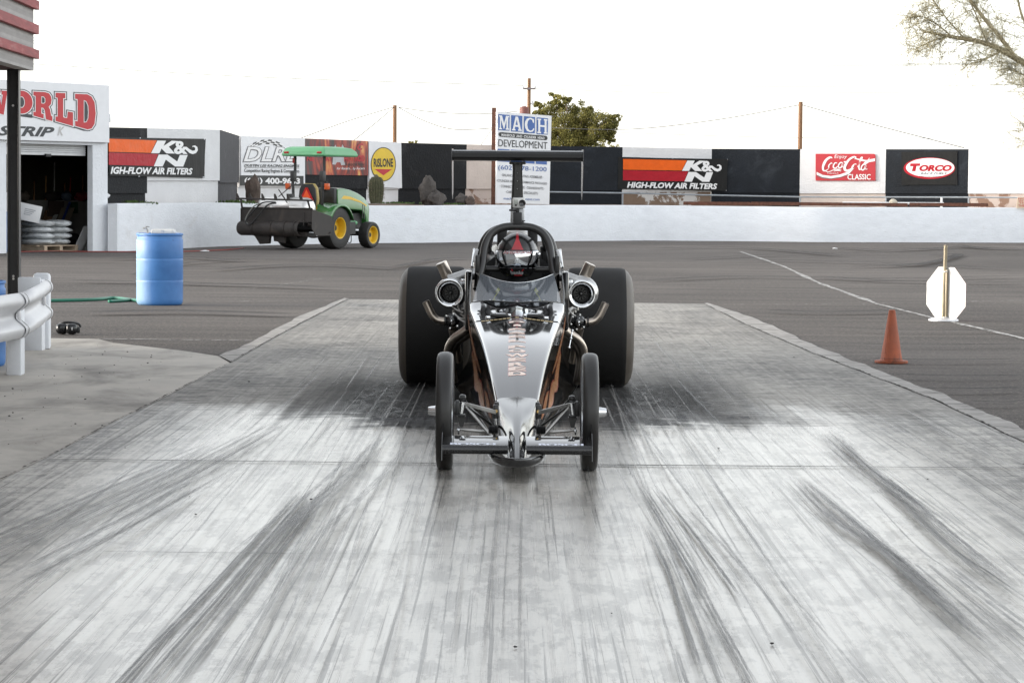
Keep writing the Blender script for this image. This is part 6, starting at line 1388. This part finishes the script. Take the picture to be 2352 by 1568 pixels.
# front wheels and suspension
FT = M('front_tyre_rubber', (.016, .015, .014), .45, var=.2, vscale=6, coat=.1)
for s in (-1, 1):
    m = Matrix.Translation((s * .374, 13.5, .3065)) @ Matrix.Rotation(R(90), 4, 'Y'); r, w = .3065, .084
    wh = cb(MB().lathe([(.228, -.034), (.236, -.036), (.236, -.02), (.215, -.006), (.05, -.012), (.045, -.03), (0, -.03), (0, .03), (.045, .03), (.05, .012), (.215, .006), (.236, .02), (.236, .036), (.228, .034)], 40, m), 'front_wheel', CHROME)
    cb(MB().lathe([(.232, -.034), (.262, -.041), (.284, -.0415), (.296, -.037), (.3035, -.026), (.3065, -.012), (.3067, 0), (.3065, .012), (.3035, .026), (.296, .037), (.284, .0415), (.262, .041), (.232, .034)], 64, m), 'tyre', FT, wh, ang=60)
    cb(MB().lathe([(0, s * .088), (.018, s * .088), (.021, s * .084), (.026, s * .052), (.027, s * .050), (.030, s * .048), (.031, s * .01), (0, s * .01)], 24, m), 'hub_spindle', CHROME, wh)
    f = 1 / 443.0
    def sp(px, py, y=13.56): return Vector((s * abs(px - 1188) * y / F, y, CAM_H - (py - 437) * y / F))
    cb(MB().cyl(sp(1064, 925), sp(1060, 951), .0135, 14), 'kingpin', CHROME)
    cb(MB().rbox(sp(1062, 914), (.036, .05, .032), .012), 'spindle_cap', BLACKSATIN)
    cb(MB().rbox(sp(1050, 938), (.03, .05, .08), .012), 'upright', BLACKSATIN)
    mb = MB(); mb.rbox(sp(1060, 955), (.040, .05, .014), .004); mb.prism([sp(1050, 958), sp(1070, 958), sp(1064, 982), sp(1056, 982)], (0, .03, 0)); cb(mb, 'steering_arm', BLACKSATIN)
    mb = MB(); mb.ball(sp(1054, 989), .010, 10, 8); mb.cyl(sp(1054, 980), sp(1053, 999), .0045, 8); cb(mb, 'rod_end', CHROME)
    cb(MB().tube([sp(1057, 987), sp(1070, 989), sp(1105, 992), sp(1124, 992)], [.006, .009, .009, .007], 10), 'tie_rod', STEEL)
    A = [sp(1066, 929), sp(1139, 948, 13.45)]; mb = MB(); d = (A[1] - A[0]).normalized(); up = Vector((0, 0, 1)); n_ = d.cross(up).normalized(); mb.prism([A[0] - up * .009, A[1] - up * .011, A[1] + up * .011, A[0] + up * .009], Vector((0, .025, 0))); cb(mb, 'upper_arm', STEEL, bevel=.002)
    cb(MB().tube([sp(1070, 935), sp(1132, 1006, 13.5)], .0085, 8), 'radius_rod', STEEL); cb(MB().tube([sp(1070, 933), sp(1140, 985, 14.0)], .0085, 8), 'radius_rod', BLACKSATIN)
    mb = MB(); mb.rbox(sp(1139, 946, 13.5), (.030, .06, .075), .008); mb.rbox(sp(1141, 930, 13.52), (.024, .05, .03), .006); cb(mb, 'arm_bracket', BLACKSATIN); cb(MB().lathe([(0, -.01), (.0085, -.01), (.0085, .004), (0, .004)], 6, Matrix.Translation(sp(1139.5, 945, 13.462)) @ Matrix.Rotation(R(90), 4, 'X')), 'brass_bolt', M('brass', (.5, .33, .12), .3, 1.0))
    c0, c1 = sp(1122, 988, 13.45), sp(1144, 988, 13.45); mb = MB(); rr = []; nn = 13
    cb(mb.tube([c0.lerp(c1, k / (nn - 1)) for k in range(nn)], [.024 if k % 2 else .017 for k in range(nn)], 14), 'rubber_boot', BLACKPLASTIC)
    cb(MB().cyl(sp(1138, 962, 13.46), sp(1139, 976, 13.46), .007, 8), 'steering_stub', CHROME)
# rear wheels
RT = M('slick_tyre_rubber', (.010, .0095, .009), .75, var=.2, vscale=5, bump=.1, bscale=70, bdist=.003); RS = M('sun_tinted_sidewall', (.085, .072, .058), .5, var=.25, vscale=5, bump=.3, bscale=14, bdist=.006, stretch=(1, 1, 1))  # sidewall colour lightened to tan to carry the low sun
for s in (-1, 1):
    m = Matrix.Translation((s * .592, 19.28, .442)) @ Matrix.Rotation(R(90), 4, 'Y'); w = .52
    wh = cb(MB().lathe([(.21, s * .17), (.205, s * .15), (.19, s * .0), (.08, s * .02), (.06, s * .08), (0, s * .08), (0, -s * .02), (.19, -s * .03), (.205, -s * .15), (.21, -s * .17)], 40, m), 'rear_wheel', CHROME)
    ty = cb(MB().lathe([(.432, -.207), (.439, -.192), (.4425, -.17), (.444, 0), (.4425, .17), (.439, .192), (.432, .207)], 72, m), 'tyre', RT, wh, ang=30)
    for ss in (-1, 1): cb(MB().lathe([(.205, ss * .20), (.235, ss * .238), (.28, ss * .262), (.33, ss * .266), (.375, ss * .255), (.41, ss * .232), (.432, ss * .207)], 72, m), 'sidewall', RS, wh, ang=60)
    if s > 0:
        mb = MB()
        for k, ch in enumerate('Hoosier'):
            vs, fs = text2d(ch, .02); a = R(200 + k * 11)
            V = []
            for v in vs:
                rr_ = .285 + v.y * .06; aa = a + v.x * .15; V.append(m @ Vector((rr_ * math.cos(aa), rr_ * math.sin(aa), .269)))
            mb.add(V, fs)
        cb(mb, 'lettering', M('pale_violet_lettering', (.52, .50, .58), .5), wh, keepn=True)
cb(MB().cyl((-.45, 19.28, .442), (.45, 19.28, .442), .05, 16), 'rear_axle', BLACKSATIN)
# cockpit, cage, windscreen
INT = M('dark_cockpit_lining', (.02, .02, .02), .7)
mb = MB(); mb.prism([(-.29, 17.78, .1), (.29, 17.78, .1), (.27, 17.84, .9), (.15, 17.86, 1.0), (-.15, 17.86, 1.0), (-.27, 17.84, .9)], (0, .02, 0)); cb(mb, 'firewall', INT)
mb = MB(); mb.prism([(-.22, 17.74, .2), (.22, 17.74, .2), (.21, 17.74, .85), (.14, 17.74, .95), (-.14, 17.74, .95), (-.21, 17.74, .85)], (0, .04, 0)); cb(mb, 'seat_back', BLACKPLASTIC, bevel=.02)
cb(MB().prism([(-.2, 17.3, .18), (.2, 17.3, .18), (.2, 17.74, .2), (-.2, 17.74, .2)], (0, 0, .03)), 'seat_base', BLACKPLASTIC)
CAGE = M('cage_black_paint', (.022, .021, .02), .34, var=.1, coat=.2)
hp_ = [(-.247, .893), (-.236, .93), (-.228, .98), (-.213, 1.08), (-.184, 1.145), (-.141, 1.185), (-.08, 1.207), (0, 1.211)]; hp_ += [(-x, z) for x, z in hp_[-2::-1]]
cb(MB().tube(smooth_path([(x, 17.22 + (z - .893) * .35, z) for x, z in hp_], 5), .0265, 14), 'roll_hoop', CAGE, ang=80)
cb(MB().tube(smooth_path([(x * 1.13, 17.62, z - .005 if z > .95 else .8) for x, z in hp_], 5), .0235, 12), 'rear_hoop', CAGE, ang=80)
for s in (-1, 1):
    cb(MB().tube([(s * .15, 17.35, 1.185), (s * .165, 17.62, 1.18)], .016, 8), 'cage_brace', CAGE); cb(MB().tube([(s * .17, 17.62, 1.17), (s * .24, 18.5, .8)], .018, 8), 'cage_stay', CAGE)
    cb(MB().rbox((s * .262, 17.22, .965), (.032, .05, .115), .01), 'cage_pad', BLACKSATIN); cb(MB().prism([(s * .275, 17.2, .905), (s * .235, 17.2, .905), (s * .247, 17.2, .880)], (0, .06, 0)), 'cage_foot', BLACKGLOSS)
    cb(MB().rbox((s * .102, 17.56, 1.13), (.068, .10, .15), .02), 'head_pad', BLACKPLASTIC)
    mb = MB(); mb.tube([(s * .300, 17.36, .94), (s * .289, 17.58, 1.052), (s * .300, 17.9, 1.035)], .0085, 8); cb(mb, 'panel_rim_glint', CHROME)  # polished strip added where the panel rim catches the sky
    cb(MB().rbox((s * .278, 17.45, 1.015), (.022, .12, .085), .006, Matrix.Rotation(s * R(-14), 4, 'Y')), 'edge_glint_plate', M('white_edge_glint', (.7, .71, .72), .4), )  # white plate added as the light caught on the panel's top edge
mb = MB(); mb.ball((0, 17.72, 1.12), (.085, .05, .075), 16, 10); cb(mb, 'head_fairing', STEEL)
cb(MB().cyl((-.235, 17.42, .925), (.235, 17.42, .925), .02, 12), 'cross_bar', CAGE)
def glass_mat():
    m, t, b = nodes('clear_windscreen')
    t.nodes.remove(b); out = t.nodes['Material Output']
    tr_ = t.nodes.new('ShaderNodeBsdfTransparent'); tr_.inputs[0].default_value = (.80, .84, .88, 1); gl = t.nodes.new('ShaderNodeBsdfGlossy'); gl.inputs['Roughness'].default_value = .03; tr_.inputs[0].default_value = (.88, .92, .97, 1)
    fr_ = t.nodes.new('ShaderNodeFresnel'); fr_.inputs[0].default_value = 1.45; mx = t.nodes.new('ShaderNodeMixShader')
    t.links.new(math_(t, 'MULTIPLY', fr_.outputs[0], .45), mx.inputs[0]); t.links.new(tr_.outputs[0], mx.inputs[1]); t.links.new(gl.outputs[0], mx.inputs[2]); df = t.nodes.new('ShaderNodeBsdfDiffuse'); df.inputs[0].default_value = (.62, .68, .75, 1); m2 = t.nodes.new('ShaderNodeMixShader'); m2.inputs[0].default_value = .15; t.links.new(mx.outputs[0], m2.inputs[1]); t.links.new(df.outputs[0], m2.inputs[2]); t.links.new(m2.outputs[0], out.inputs[0]); return m
GLASS = glass_mat()
rings = []
for k in range(7):
    t_ = k / 6; r = []
    for j in range(-10, 11):
        x = j / 10; a = abs(x)
        yb, zb2 = 16.46 + .30 * a ** 2.2, .742 + .015 * a - .03 * a ** 4; yt, zt_ = 17.0 + .20 * a ** 2, .850 + .055 * a ** 2
        wx = (.286 - .045 * t_); bul = .012 * math.sin(math.pi * t_)
        r.append(Vector((x * wx, yb + (yt - yb) * t_, zb2 + (zt_ - zb2) * t_ + bul * (1 - a))))
    rings.append(r)
ws_ = cb(MB().loft(rings, False), 'windscreen', GLASS, ang=80)
cb(MB().tube(rings[0], .006, 6), 'screen_trim', BLACKSATIN, ws_, ang=80); cb(MB().tube(rings[-1], .003, 6), 'screen_lip', CHROME, ws_, ang=80)
mb = MB()
for j in (1, 4, 7, 10, 13, 16, 19): p = rings[0][j] + (rings[1][j] - rings[0][j]) * .12; mb.ball(p + Vector((0, -.004, .005)), (.0065, .0065, .004), 8, 5)
cb(mb, 'rivet', CHROME, ws_)
mb = MB(); rr = []
for k in range(5): rr.append([Vector((x * .24, 16.62 + k * .05, .715 + .05 * (1 - abs(x) ** 1.6) * (1 - (k / 4) ** 2 * .3) - .02 * (k / 4))) for x in [j / 8 for j in range(-8, 9)]])
cb(mb.loft(rr, False), 'dash_panel', M('grey_dash', (.42, .42, .43), .22, .5), solid=.004)
mb = MB(); mb.tube([(.0, 16.8, .70), (.0, 16.95, .67)], .014, 8); mb.tube(smooth_path([(-.10, 16.95, .73), (-.13, 16.95, .67), (-.10, 16.95, .62), (0, 16.95, .63), (.10, 16.95, .62), (.13, 16.95, .67), (.10, 16.95, .73)], 5), .013, 8); cb(mb, 'steering_wheel', BLACKSATIN)
# engine, turbochargers and exhausts
ALLOY = M('cast_aluminium', (.5, .5, .49), .35, .9, var=.15, vscale=20, bump=.1)
mb = MB(); mb.rbox((0, 18.35, .45), (.42, .8, .5), .04); mb.rbox((-.16, 18.3, .72), (.14, .7, .12), .03, Matrix.Rotation(R(20), 4, 'Y')); mb.rbox((.16, 18.3, .72), (.14, .7, .12), .03, Matrix.Rotation(R(-20), 4, 'Y')); cb(mb, 'engine_block', BLACKSATIN)
cb(MB().ball((-.165, 17.98, .955), (.068, .06, .088), 20, 14), 'catch_tank', ALLOY); mb = MB(); mb.cyl((-.15, 17.95, 1.05), (-.15, 17.91, 1.05), .026, 16); mb.rbox((-.2, 17.95, 1.065), (.035, .03, .03), .006); mb.cyl((-.18, 17.95, 1.0), (-.18, 17.95, 1.07), .012, 8); cb(mb, 'tank_fitting', CHROME)
mb = MB(); mb.rbox((.205, 17.96, 1.0), (.10, .10, .14), .01)
for k in range(6): mb.box((.165 + k * .016, 17.905, 1.0), (.006, .012, .13))
cb(mb, 'ribbed_cooler', BLACKSATIN); cb(MB().ball((.235, 18.0, .93), (.05, .05, .10), 16, 10), 'intake_elbow', ALLOY); cb(MB().rbox((-.2, 17.9, .88), (.10, .06, .12), .03), 'black_hose_pack', BLACKPLASTIC)
mb = MB(); mb.tube([(-.155, 17.86, .80), (-.13, 17.82, 1.0)], .014, 6); mb.tube([(.155, 17.86, .80), (.14, 17.82, .98)], .014, 6); cb(mb, 'seat_belt', M('pale_webbing', (.45, .44, .42), .8))
DARKT = M('turbo_bore_black', (.010, .010, .010), .3)
def cp(px, py, y): return Vector(((px - 1188) * y / F, y, CAM_H - (py - 437) * y / F))
for s in (-1, 1):
    X = lambda px: 1188 + s * (1188 - px) if s > 0 else px
    c = cp(1034 if s < 0 else 1338, 674, 18.2); m = Matrix.Translation(c) @ Matrix.Rotation(R(s * 3), 4, 'Z') @ Matrix.Rotation(R(-90), 4, 'X')
    tb = cb(MB().lathe([(.080, .10), (.094, .055), (.1015, .022), (.1030, .006), (.101, -.004), (.095, -.009), (.086, -.008), (.075, .000), (.066, .012), (.059, .03), (.0555, .08)], 48, m), 'turbo_inlet', CHROME, ang=80)
    cb(MB().lathe([(.0570, .050), (.055, .085), (.046, .084), (.044, .10), (0, .10)], 40, m), 'turbo_bore', DARKT, tb, ang=60)
    mb = MB(); mb.lathe([(0, .055), (.008, .057), (.013, .07), (.016, .10)], 16, m)
    for k in range(11):
        a = 2 * math.pi * k / 11; mb.add([m @ Vector((.012 * math.cos(a), .012 * math.sin(a), .07)), m @ Vector((.042 * math.cos(a + .25), .042 * math.sin(a + .25), .085)), m @ Vector((.042 * math.cos(a + .4), .042 * math.sin(a + .4), .098)), m @ Vector((.014 * math.cos(a + .2), .014 * math.sin(a + .2), .098))], [(0, 1, 2, 3)])
    cb(mb, 'compressor_wheel', M('dark_steel', (.10, .10, .10), .4, .9), tb)
    mb = MB(); sn = [c + Vector((.082 * math.cos(a), .14, .082 * math.sin(a))) for a in [R(-200 + 300 * k / 24) for k in range(25)]]; mb.tube(sn, [.022 + .024 * k / 24 for k in range(25)], 12); mb.tube([sn[-1], sn[-1] + Vector((-s * .12, .02, .04)), sn[-1] + Vector((-s * .22, .06, .05))], .04, 12)
    cb(mb, 'compressor_housing', ALLOY, ang=60)
    mb = MB(); sn = [c + Vector((.07 * math.cos(a), .27, .07 * math.sin(a))) for a in [R(40 + 300 * k / 20) for k in range(21)]]; mb.tube(sn, [.03 + .02 * k / 20 for k in range(21)], 10); mb.cyl(c + Vector((0, .15, 0)), c + Vector((0, .34, 0)), .045, 14); cb(mb, 'turbine_housing', BRONZE, ang=60)
    t0, t1 = cp(1014 if s < 0 else 1357, 604, 18.4), cp(1037 if s < 0 else 1334, 655, 18.42); mb = MB()
    d = (t1 - t0).normalized(); mb.tube([t0 + d * .05, t0, t0 + d * .002, t0 + d * .06, t1, t1 + d * .08], [.034, .037, .0405, .0405, .0405, .0405], 20, False); st_ = cb(mb, 'exhaust_stack', BRONZE, ang=50)
    cb(MB().cyl(t0 + d * .055, t0 + d * .06, .038, 16), 'stack_bore', DARKT, st_)
    w0 = cp(1039 if s < 0 else 1331, 738, 18.1); m = Matrix.Translation(w0) @ Matrix.Rotation(R(-90), 4, 'X')
    wg = cb(MB().lathe([(0, -.012), (.022, -.012), (.036, -.006), (.043, .006), (.046, .02), (.047, .05), (.05, .052), (.05, .062), (.035, .064), (.03, .10), (0, .10)], 28, m), 'wastegate', BLACKGLOSS, ang=45)
    mb = MB(); mb.ball(w0 + Vector((0, -.014, 0)), .011, 10, 8); mb.ball(w0 + Vector((0.002, -.012, .028)), .005, 8, 6); mb.ball(w0 + Vector((0.002, -.013, -.018)), .006, 8, 6)
    for k in range(6): a = 2 * math.pi * k / 6 + .3; mb.cyl(w0 + Vector((.052 * math.cos(a), .03, .052 * math.sin(a))), w0 + Vector((.052 * math.cos(a), .07, .052 * math.sin(a))), .006, 6)
    cb(mb, 'wastegate_bolt', CHROME, wg)
    e = [cp(x if s < 0 else 2372 - x, y, 18.12) for x, y in ((979, 693), (985, 706), (994, 724), (1004, 734), (1014, 737.5), (1024, 738.5))]
    d = (e[1] - e[0]).normalized(); mb = MB().tube([e[0] + d * .03, e[0]] + smooth_path(e, 5)[1:], [.022, .025] + [.0275] * (len(smooth_path(e, 5)) - 1), 16, False); el = cb(mb, 'dump_pipe', BRONZE, ang=60); cb(MB().cyl(e[0] + d * .028, e[0] + d * .034, .025, 14), 'pipe_bore', DARKT, el)
    cb(MB().lathe([(.030, 0), (.036, 0), (.036, .012), (.030, .012)], 16, Matrix.Translation(cp(1022 if s < 0 else 1350, 738.5, 18.12)) @ Matrix.Rotation(R(90), 4, 'Y')), 'pipe_clamp', BLACKSATIN, el)
    cb(MB().tube(smooth_path([cp(x if s < 0 else 2374 - x, y, yy) for x, y, yy in ((1041, 755, 18.15), (1046, 778, 18.2), (1050, 800, 18.25), (1056, 830, 18.3))], 4), .03, 14), 'down_pipe', BRONZE, ang=60)
    for k, off in enumerate((0, 1)):
        pts = [cp((x + 7 * off) if s < 0 else 2374 - x - 7 * off, y + 6 * off, yy + .06 * off) for x, y, yy in ((1084, 748, 17.9), (1068, 762, 17.92), (1046, 778, 17.95), (1033, 800, 18.0), (1032, 830, 18.05), (1038, 870, 18.15))]
        cb(MB().tube(smooth_path(pts, 5), .031, 14), 'header_pipe', BRONZE, ang=60)
    mb = MB()
    for k in range(7):
        p = cp(1050 + random.uniform(-8, 16), 716 + random.uniform(-12, 12), 18.15); q = cp(1066 + random.uniform(-4, 10), 722 + random.uniform(-18, 20), 18.1); p.x, q.x = s * abs(p.x), s * abs(q.x); mb.tube(smooth_path([p, (p + q) / 2 + Vector((0, 0, random.uniform(-.03, .03))), q], 4), .006, 6); mb.cyl(p, p + Vector((0, 0, .02)), .010, 6)
    cb(mb, 'oil_line', STEEL); mb = MB(); q0 = cp(1056, 655, 18.3); q0.x = s * abs(q0.x); q1 = cp(1077, 648, 18.2); q1.x = s * abs(q1.x); mb.cyl(q0, q1, .03, 14); cb(mb, 'charge_pipe', ALLOY); mb = MB(); mb.rbox(q0.lerp(q1, .4), (.035, .07, .07), .008); cb(mb, 'hose_clamp', CHROME)
    if s > 0:
        mb = MB(); pts = [cp(1316, 758, 17.6), cp(1313, 776, 17.55), cp(1309, 797, 17.5)]; mb.tube(pts, .004, 6)
        for p in pts: mb.ball(p, .010, 8, 6)
        cb(mb, 'linkage_rod', CHROME)
    x_ = s * .335; cb(MB().rbox((x_, 17.85, .70), (.035, .25, .40), .014), 'engine_side_cover', BLACKGLOSS)
# rear wing
yw = 19.75; prof = [(yw + .22, 1.742), (yw + .08, 1.752), (yw - .08, 1.750), (yw - .17, 1.742), (yw - .203, 1.722), (yw - .205, 1.695), (yw - .17, 1.672), (yw - .05, 1.668), (yw + .10, 1.700), (yw + .22, 1.736)]
rw = cb(MB().loft([[Vector((x, y, z)) for y, z in prof] for x in (-.488, -.25, 0, .25, .488)], True, True), 'rear_wing', M('satin_black_wing', (.010, .010, .010), .38, spec=.35), ang=50)
mb = MB().tube([(-.487, yw - .180, 1.7405), (.487, yw - .180, 1.7405)], .003, 6); cb(mb, 'wing_edge_strip', CHROME, rw)
for s in (-1, 1):
    pr = [(yw - .24, 1.755), (yw + .26, 1.76), (yw + .27, 1.44), (yw + .1, 1.38), (yw - .1, 1.44), (yw - .22, 1.62)]
    cb(MB().prism([(s * .489, y, z) for y, z in pr], (s * .004, 0, 0)), 'wing_end_plate', M('brushed_end_plate', (.35, .35, .36), .3, .8, var=.2, stretch=(1, 1, .2)), rw)
rings = [[Vector((sx * w_, yw + dy, z)) for sx, dy in ((-1, -.06), (-.7, -.075), (.7, -.075), (1, -.06), (1, .06), (-1, .06))] for z, w_ in ((.75, .055), (1.2, .050), (1.3, .048), (1.45, .042), (1.6, .036), (1.665, .040))]
sta = cb(MB().loft(rings, True, True), 'wing_strut', BLACKSATIN, bevel=.006); mb = MB().rbox((0, yw - .02, 1.655), (.125, .16, .022), .006)
for x in (-.05, -.02, .02, .05): mb.cyl((x, yw - .108, 1.65), (x, yw - .09, 1.65), .007, 8)
cb(mb, 'wing_mount', BLACKSATIN, sta); mb = MB()
for k in range(14): mb.ball((0, yw - .076, .8 + k * .06), .004, 6, 4)
cb(mb, 'strut_rivet', STEEL, sta)
# =================================================================== ACTION CAMERA ON THE ROLL HOOP
ya = 17.33; ac = thing('action_camera', 'small silver action camera on a black block above the roll hoop', 'camera', (CX, ya, 1.237))
def ab(mb, name, mat, parent=None, **kw): return mb.xf(Matrix.Translation((0, -ya, -1.237))).build(name, mat, parent or ac, **kw)
ab(MB().rbox((0, ya, 1.262), (.058, .05, .085), .004), 'mount_block', BLACKPLASTIC); ab(MB().rbox((.002, ya + .035, 1.275), (.085, .03, .10), .008), 'clear_clamp', M('clear_plastic_grey', (.55, .56, .57), .2), )
mb = MB(); mb.rbox((0, ya, 1.315), (.022, .02, .03), .004); mb.cyl((-.045, ya, 1.318), (.01, ya, 1.318), .006, 8); mb.rbox((-.045, ya, 1.318), (.022, .012, .014), .003); mb.rbox((.036, ya, 1.245), (.012, .01, .012), .002); mb.cyl((.03, ya, 1.248), (.05, ya, 1.248), .004, 6); ab(mb, 'thumb_screw', BLACKPLASTIC)
cb_ = ab(MB().rbox((.008, ya, 1.367), (.084, .045, .070), .008), 'housing', M('silver_camera_body', (.62, .62, .60), .3, .3)); mb = MB(); mb.lathe([(.0, -.004), (.012, -.006), (.019, -.01), (.0225, -.01), (.0235, 0), (.0235, .02)], 24, Matrix.Translation((.030, ya - .026, 1.366)) @ Matrix.Rotation(R(-90), 4, 'X')); ab(mb, 'lens', BLACKGLOSS, cb_)
mb = MB(); mb.rbox((0, ya, 1.405), (.06, .03, .010), .003); mb.rbox((-.012, ya - .024, 1.352), (.014, .003, .012), .001); ab(mb, 'shutter_button', BLACKPLASTIC, cb_); ab(MB().rbox((-.012, ya - .0235, 1.372), (.026, .003, .034), .002), 'display', M('grey_lcd', (.4, .42, .38), .3), cb_)

# =================================================================== DRIVER
DY = 17.7
drv = None
SUIT = M('charcoal_race_suit', (.035, .037, .042), .85, var=.2, vscale=30, bump=.3, bscale=60, bdist=.004)
J_ = {'pelvis': (0, 17.66, .30), 'waist': (0, 17.66, .45), 'chest': (0, 17.60, .65), 'neck': (0, 17.50, .82), 'head': (0, 17.45, .95)}
chain = [('pelvis', 'waist'), ('waist', 'chest'), ('chest', 'neck'), ('neck', 'head')]
rad = {'pelvis': (.15, .11), 'waist': (.145, .11), 'chest': (.16, .12), 'neck': (.06, .06), 'head': (.085, .095)}
for s, n_ in ((-1, 'a'), (1, 'b')):
    for k, p, r in (('sh', (s * .17, 17.55, .74), .07), ('el', (s * .245, 17.25, .56), .05), ('wr', (s * .14, 16.99, .655), .035), ('hip', (s * .10, 17.58, .27), .095), ('kn', (s * .11, 17.08, .42), .068), ('an', (s * .08, 16.60, .24), .045), ('toe', (s * .08, 16.45, .34), .035)): J_[k + n_] = p; rad[k + n_] = (r, r)
    chain += [('chest', 'sh' + n_), ('sh' + n_, 'el' + n_), ('el' + n_, 'wr' + n_), ('pelvis', 'hip' + n_), ('hip' + n_, 'kn' + n_), ('kn' + n_, 'an' + n_), ('an' + n_, 'toe' + n_)]
names = list(J_); me = bpy.data.meshes.new('person'); PB = Vector((0, 17.66, .20))
me.from_pydata([Vector(J_[n]) - PB for n in names], [(names.index(a), names.index(b)) for a, b in chain], [])
drv = bpy.data.objects.new('person', me); COL.objects.link(drv); drv.location = (CX, PB.y, PB.z)
md = drv.modifiers.new('skin', 'SKIN'); md.use_smooth_shade = True
sk = me.skin_vertices[0].data if me.skin_vertices else None
if sk is None:
    bm = bmesh.new(); bm.from_mesh(me); bm.verts.layers.skin.verify(); bm.to_mesh(me); bm.free(); sk = me.skin_vertices[0].data
for i, n in enumerate(names): sk[i].radius = rad[n]; sk[i].use_root = (n == 'pelvis')
ms = drv.modifiers.new('smooth', 'SUBSURF'); ms.levels = 2; ms.render_levels = 2; me.materials.append(SUIT)
tag(drv, 'driver in a charcoal suit and black helmet seated in the dragster cockpit', 'person')
def db(mb, name, mat, parent=None, **kw): return mb.xf(Matrix.Translation(-PB)).build(name, mat, parent or drv, **kw)
HC = Vector((0, 17.40, 1.020))
def hel(az, el, k=1.0, lift=0.0):
    ca, sa, ce, se = math.cos(az), math.sin(az), math.cos(el), math.sin(el)
    rx, ry, rz = .141, .168, .150
    if se < 0: rx *= 1 - .05 * (-se); ry *= 1 + .06 * max(0, ca) * (-se); rz = .155; ce = ce ** .55 if True else ce
    p = Vector((rx * sa * ce, -ry * ca * ce, rz * se)); n = Vector((p.x / rx ** 2, p.y / ry ** 2, p.z / rz ** 2)).normalized()
    return HC + p * k + n * lift
mb = MB(); rings = [[hel(2 * math.pi * k / 40, R(e), 1) for k in range(40)] for e in (-82, -72, -62, -52, -42, -32, -22, -12, -4, 0, 8, 18, 28, 38, 48, 58, 68, 78, 86)]
he = db(mb.loft(rings, True, True), 'helmet', M('satin_black_helmet', (.014, .014, .014), .26, coat=.4, var=.05), ang=80)
def patch(az0, az1, e0, e1, na, ne, lift, wfun=None):
    rr = []
    for j in range(ne + 1):
        t = j / ne; e = e0 + (e1 - e0) * t; a0, a1 = (az0, az1) if not wfun else (-wfun(t), wfun(t)); rr.append([hel(R(a0 + (a1 - a0) * k / na), R(e), 1, lift) for k in range(na + 1)])
    return MB().loft(rr, False)
VIS = M('mirror_visor', (.62, .65, .68), .05, 1.0, var=.02)
db(patch(-78, 78, -31, 12, 30, 10, .004), 'visor', VIS, he, solid=.003, ang=80)
mb = MB(); mb.tube([hel(R(a), R(13), 1, .004) for a in range(-80, 81, 8)], .004, 6); mb.tube([hel(R(a), R(-32), 1, .004) for a in range(-80, 81, 8)], .004, 6); db(mb, 'visor_seal', BLACKGLOSS, he)
for a in (-82, 82): db(MB().ball(hel(R(a), R(2), 1, .004), (.012, .016, .016), 12, 8), 'visor_pivot', CHROME, he)
db(patch(0, 0, 14, 88, 6, 16, .0022, lambda t: 17.5 - 12 * min(1, t * 2.4) ** .8 if t < .45 else 5.5 + 30 * max(0, t - .6) ), 'red_stripe', M('helmet_red', (.42, .02, .03), .3, coat=.5), he, ang=80)
def hel_text(body, az, e0, e1, lift, bold, shear=0.0, mat=LET_WHITE, name='lettering'):
    vs, fs = text2d(body, bold, shear); x0, x1 = min(v.x for v in vs), max(v.x for v in vs); y0, y1 = min(v.y for v in vs), max(v.y for v in vs)
    return db(MB().add([hel(R(az[0] + (az[1] - az[0]) * (v.x - x0) / (x1 - x0)), R(e0 + (e1 - e0) * (v.y - y0) / (y1 - y0)), 1, lift) for v in vs], fs), name, mat, he, keepn=True)
hel_text('ANDERSON', (-39, 39), 4.2, 10.5, .0095, .05, mat=LET_RED); hel_text('ANDERSON', (-38.5, 38.5), 4.6, 10.1, .0105, .0)
db(MB().add([hel(R(a), R(e), 1, .002) for a, e in ((-19, -35), (21, -35), (18, -41), (-17, -41))] + [hel(R(a), R(e), 1, .002) for a, e in ((-12, -52), (20, -50), (17, -57), (3, -60), (-10, -57))], [(0, 1, 2, 3), (4, 5, 6, 7, 8)]), 'chin_emblem', M('helmet_red', (.42, .02, .03), .3), he, keepn=True)
hel_text('banks', (-22, 21), -52, -39, .004, .03, mat=PALEG); hel_text('POWER', (-10, 19), -58, -53, .005, .03, .25, mat=LET_RED)
YLW = M('suit_yellow', (.42, .42, .05), .7)
mb = MB()
for s in (-1, 1):
    z0 = [(.125, .835), (.150, .80), (.135, .80), (.165, .745), (.152, .745), (.185, .69), (.140, .755), (.153, .757), (.112, .815)]
    mb.add([(s * x, 17.405 + (z - .74) * .2, z - .03) for x, z in z0], [tuple(range(9))])
db(mb, 'lightning_flash', YLW, solid=.003)
for s in (-1, 1):
    w = Vector((s * .135, 16.985, .66)); mb = MB().ball(w + Vector((0, -.03, .01)), (.024, .045, .042), 14, 10)
    for k, (z, L) in enumerate(((.035, .030), (.013, .034), (-.009, .032), (-.030, .026))):
        b0 = w + Vector((0, -.06, z)); mb.tube(smooth_path([b0, b0 + Vector((-s * .008, -.028, .0)), b0 + Vector((-s * .032, -.030, 0)), b0 + Vector((-s * (.034 + L * .2), -.008, -.002)), b0 + Vector((-s * .024, .008, -.002))], 3), .0095, 8)
    mb.tube(smooth_path([w + Vector((-s * .01, -.02, .03)), w + Vector((-s * .03, -.03, .05)), w + Vector((-s * .04, -.055, .045))], 4), .0105, 8); mb.tube([w + Vector((s * .01, .04, -.012)), w + Vector((0, -.01, .0))], [.038, .034], 12)
    db(mb, 'glove', M('pale_grey_glove', (.42, .42, .42), .7, var=.2), ang=70)
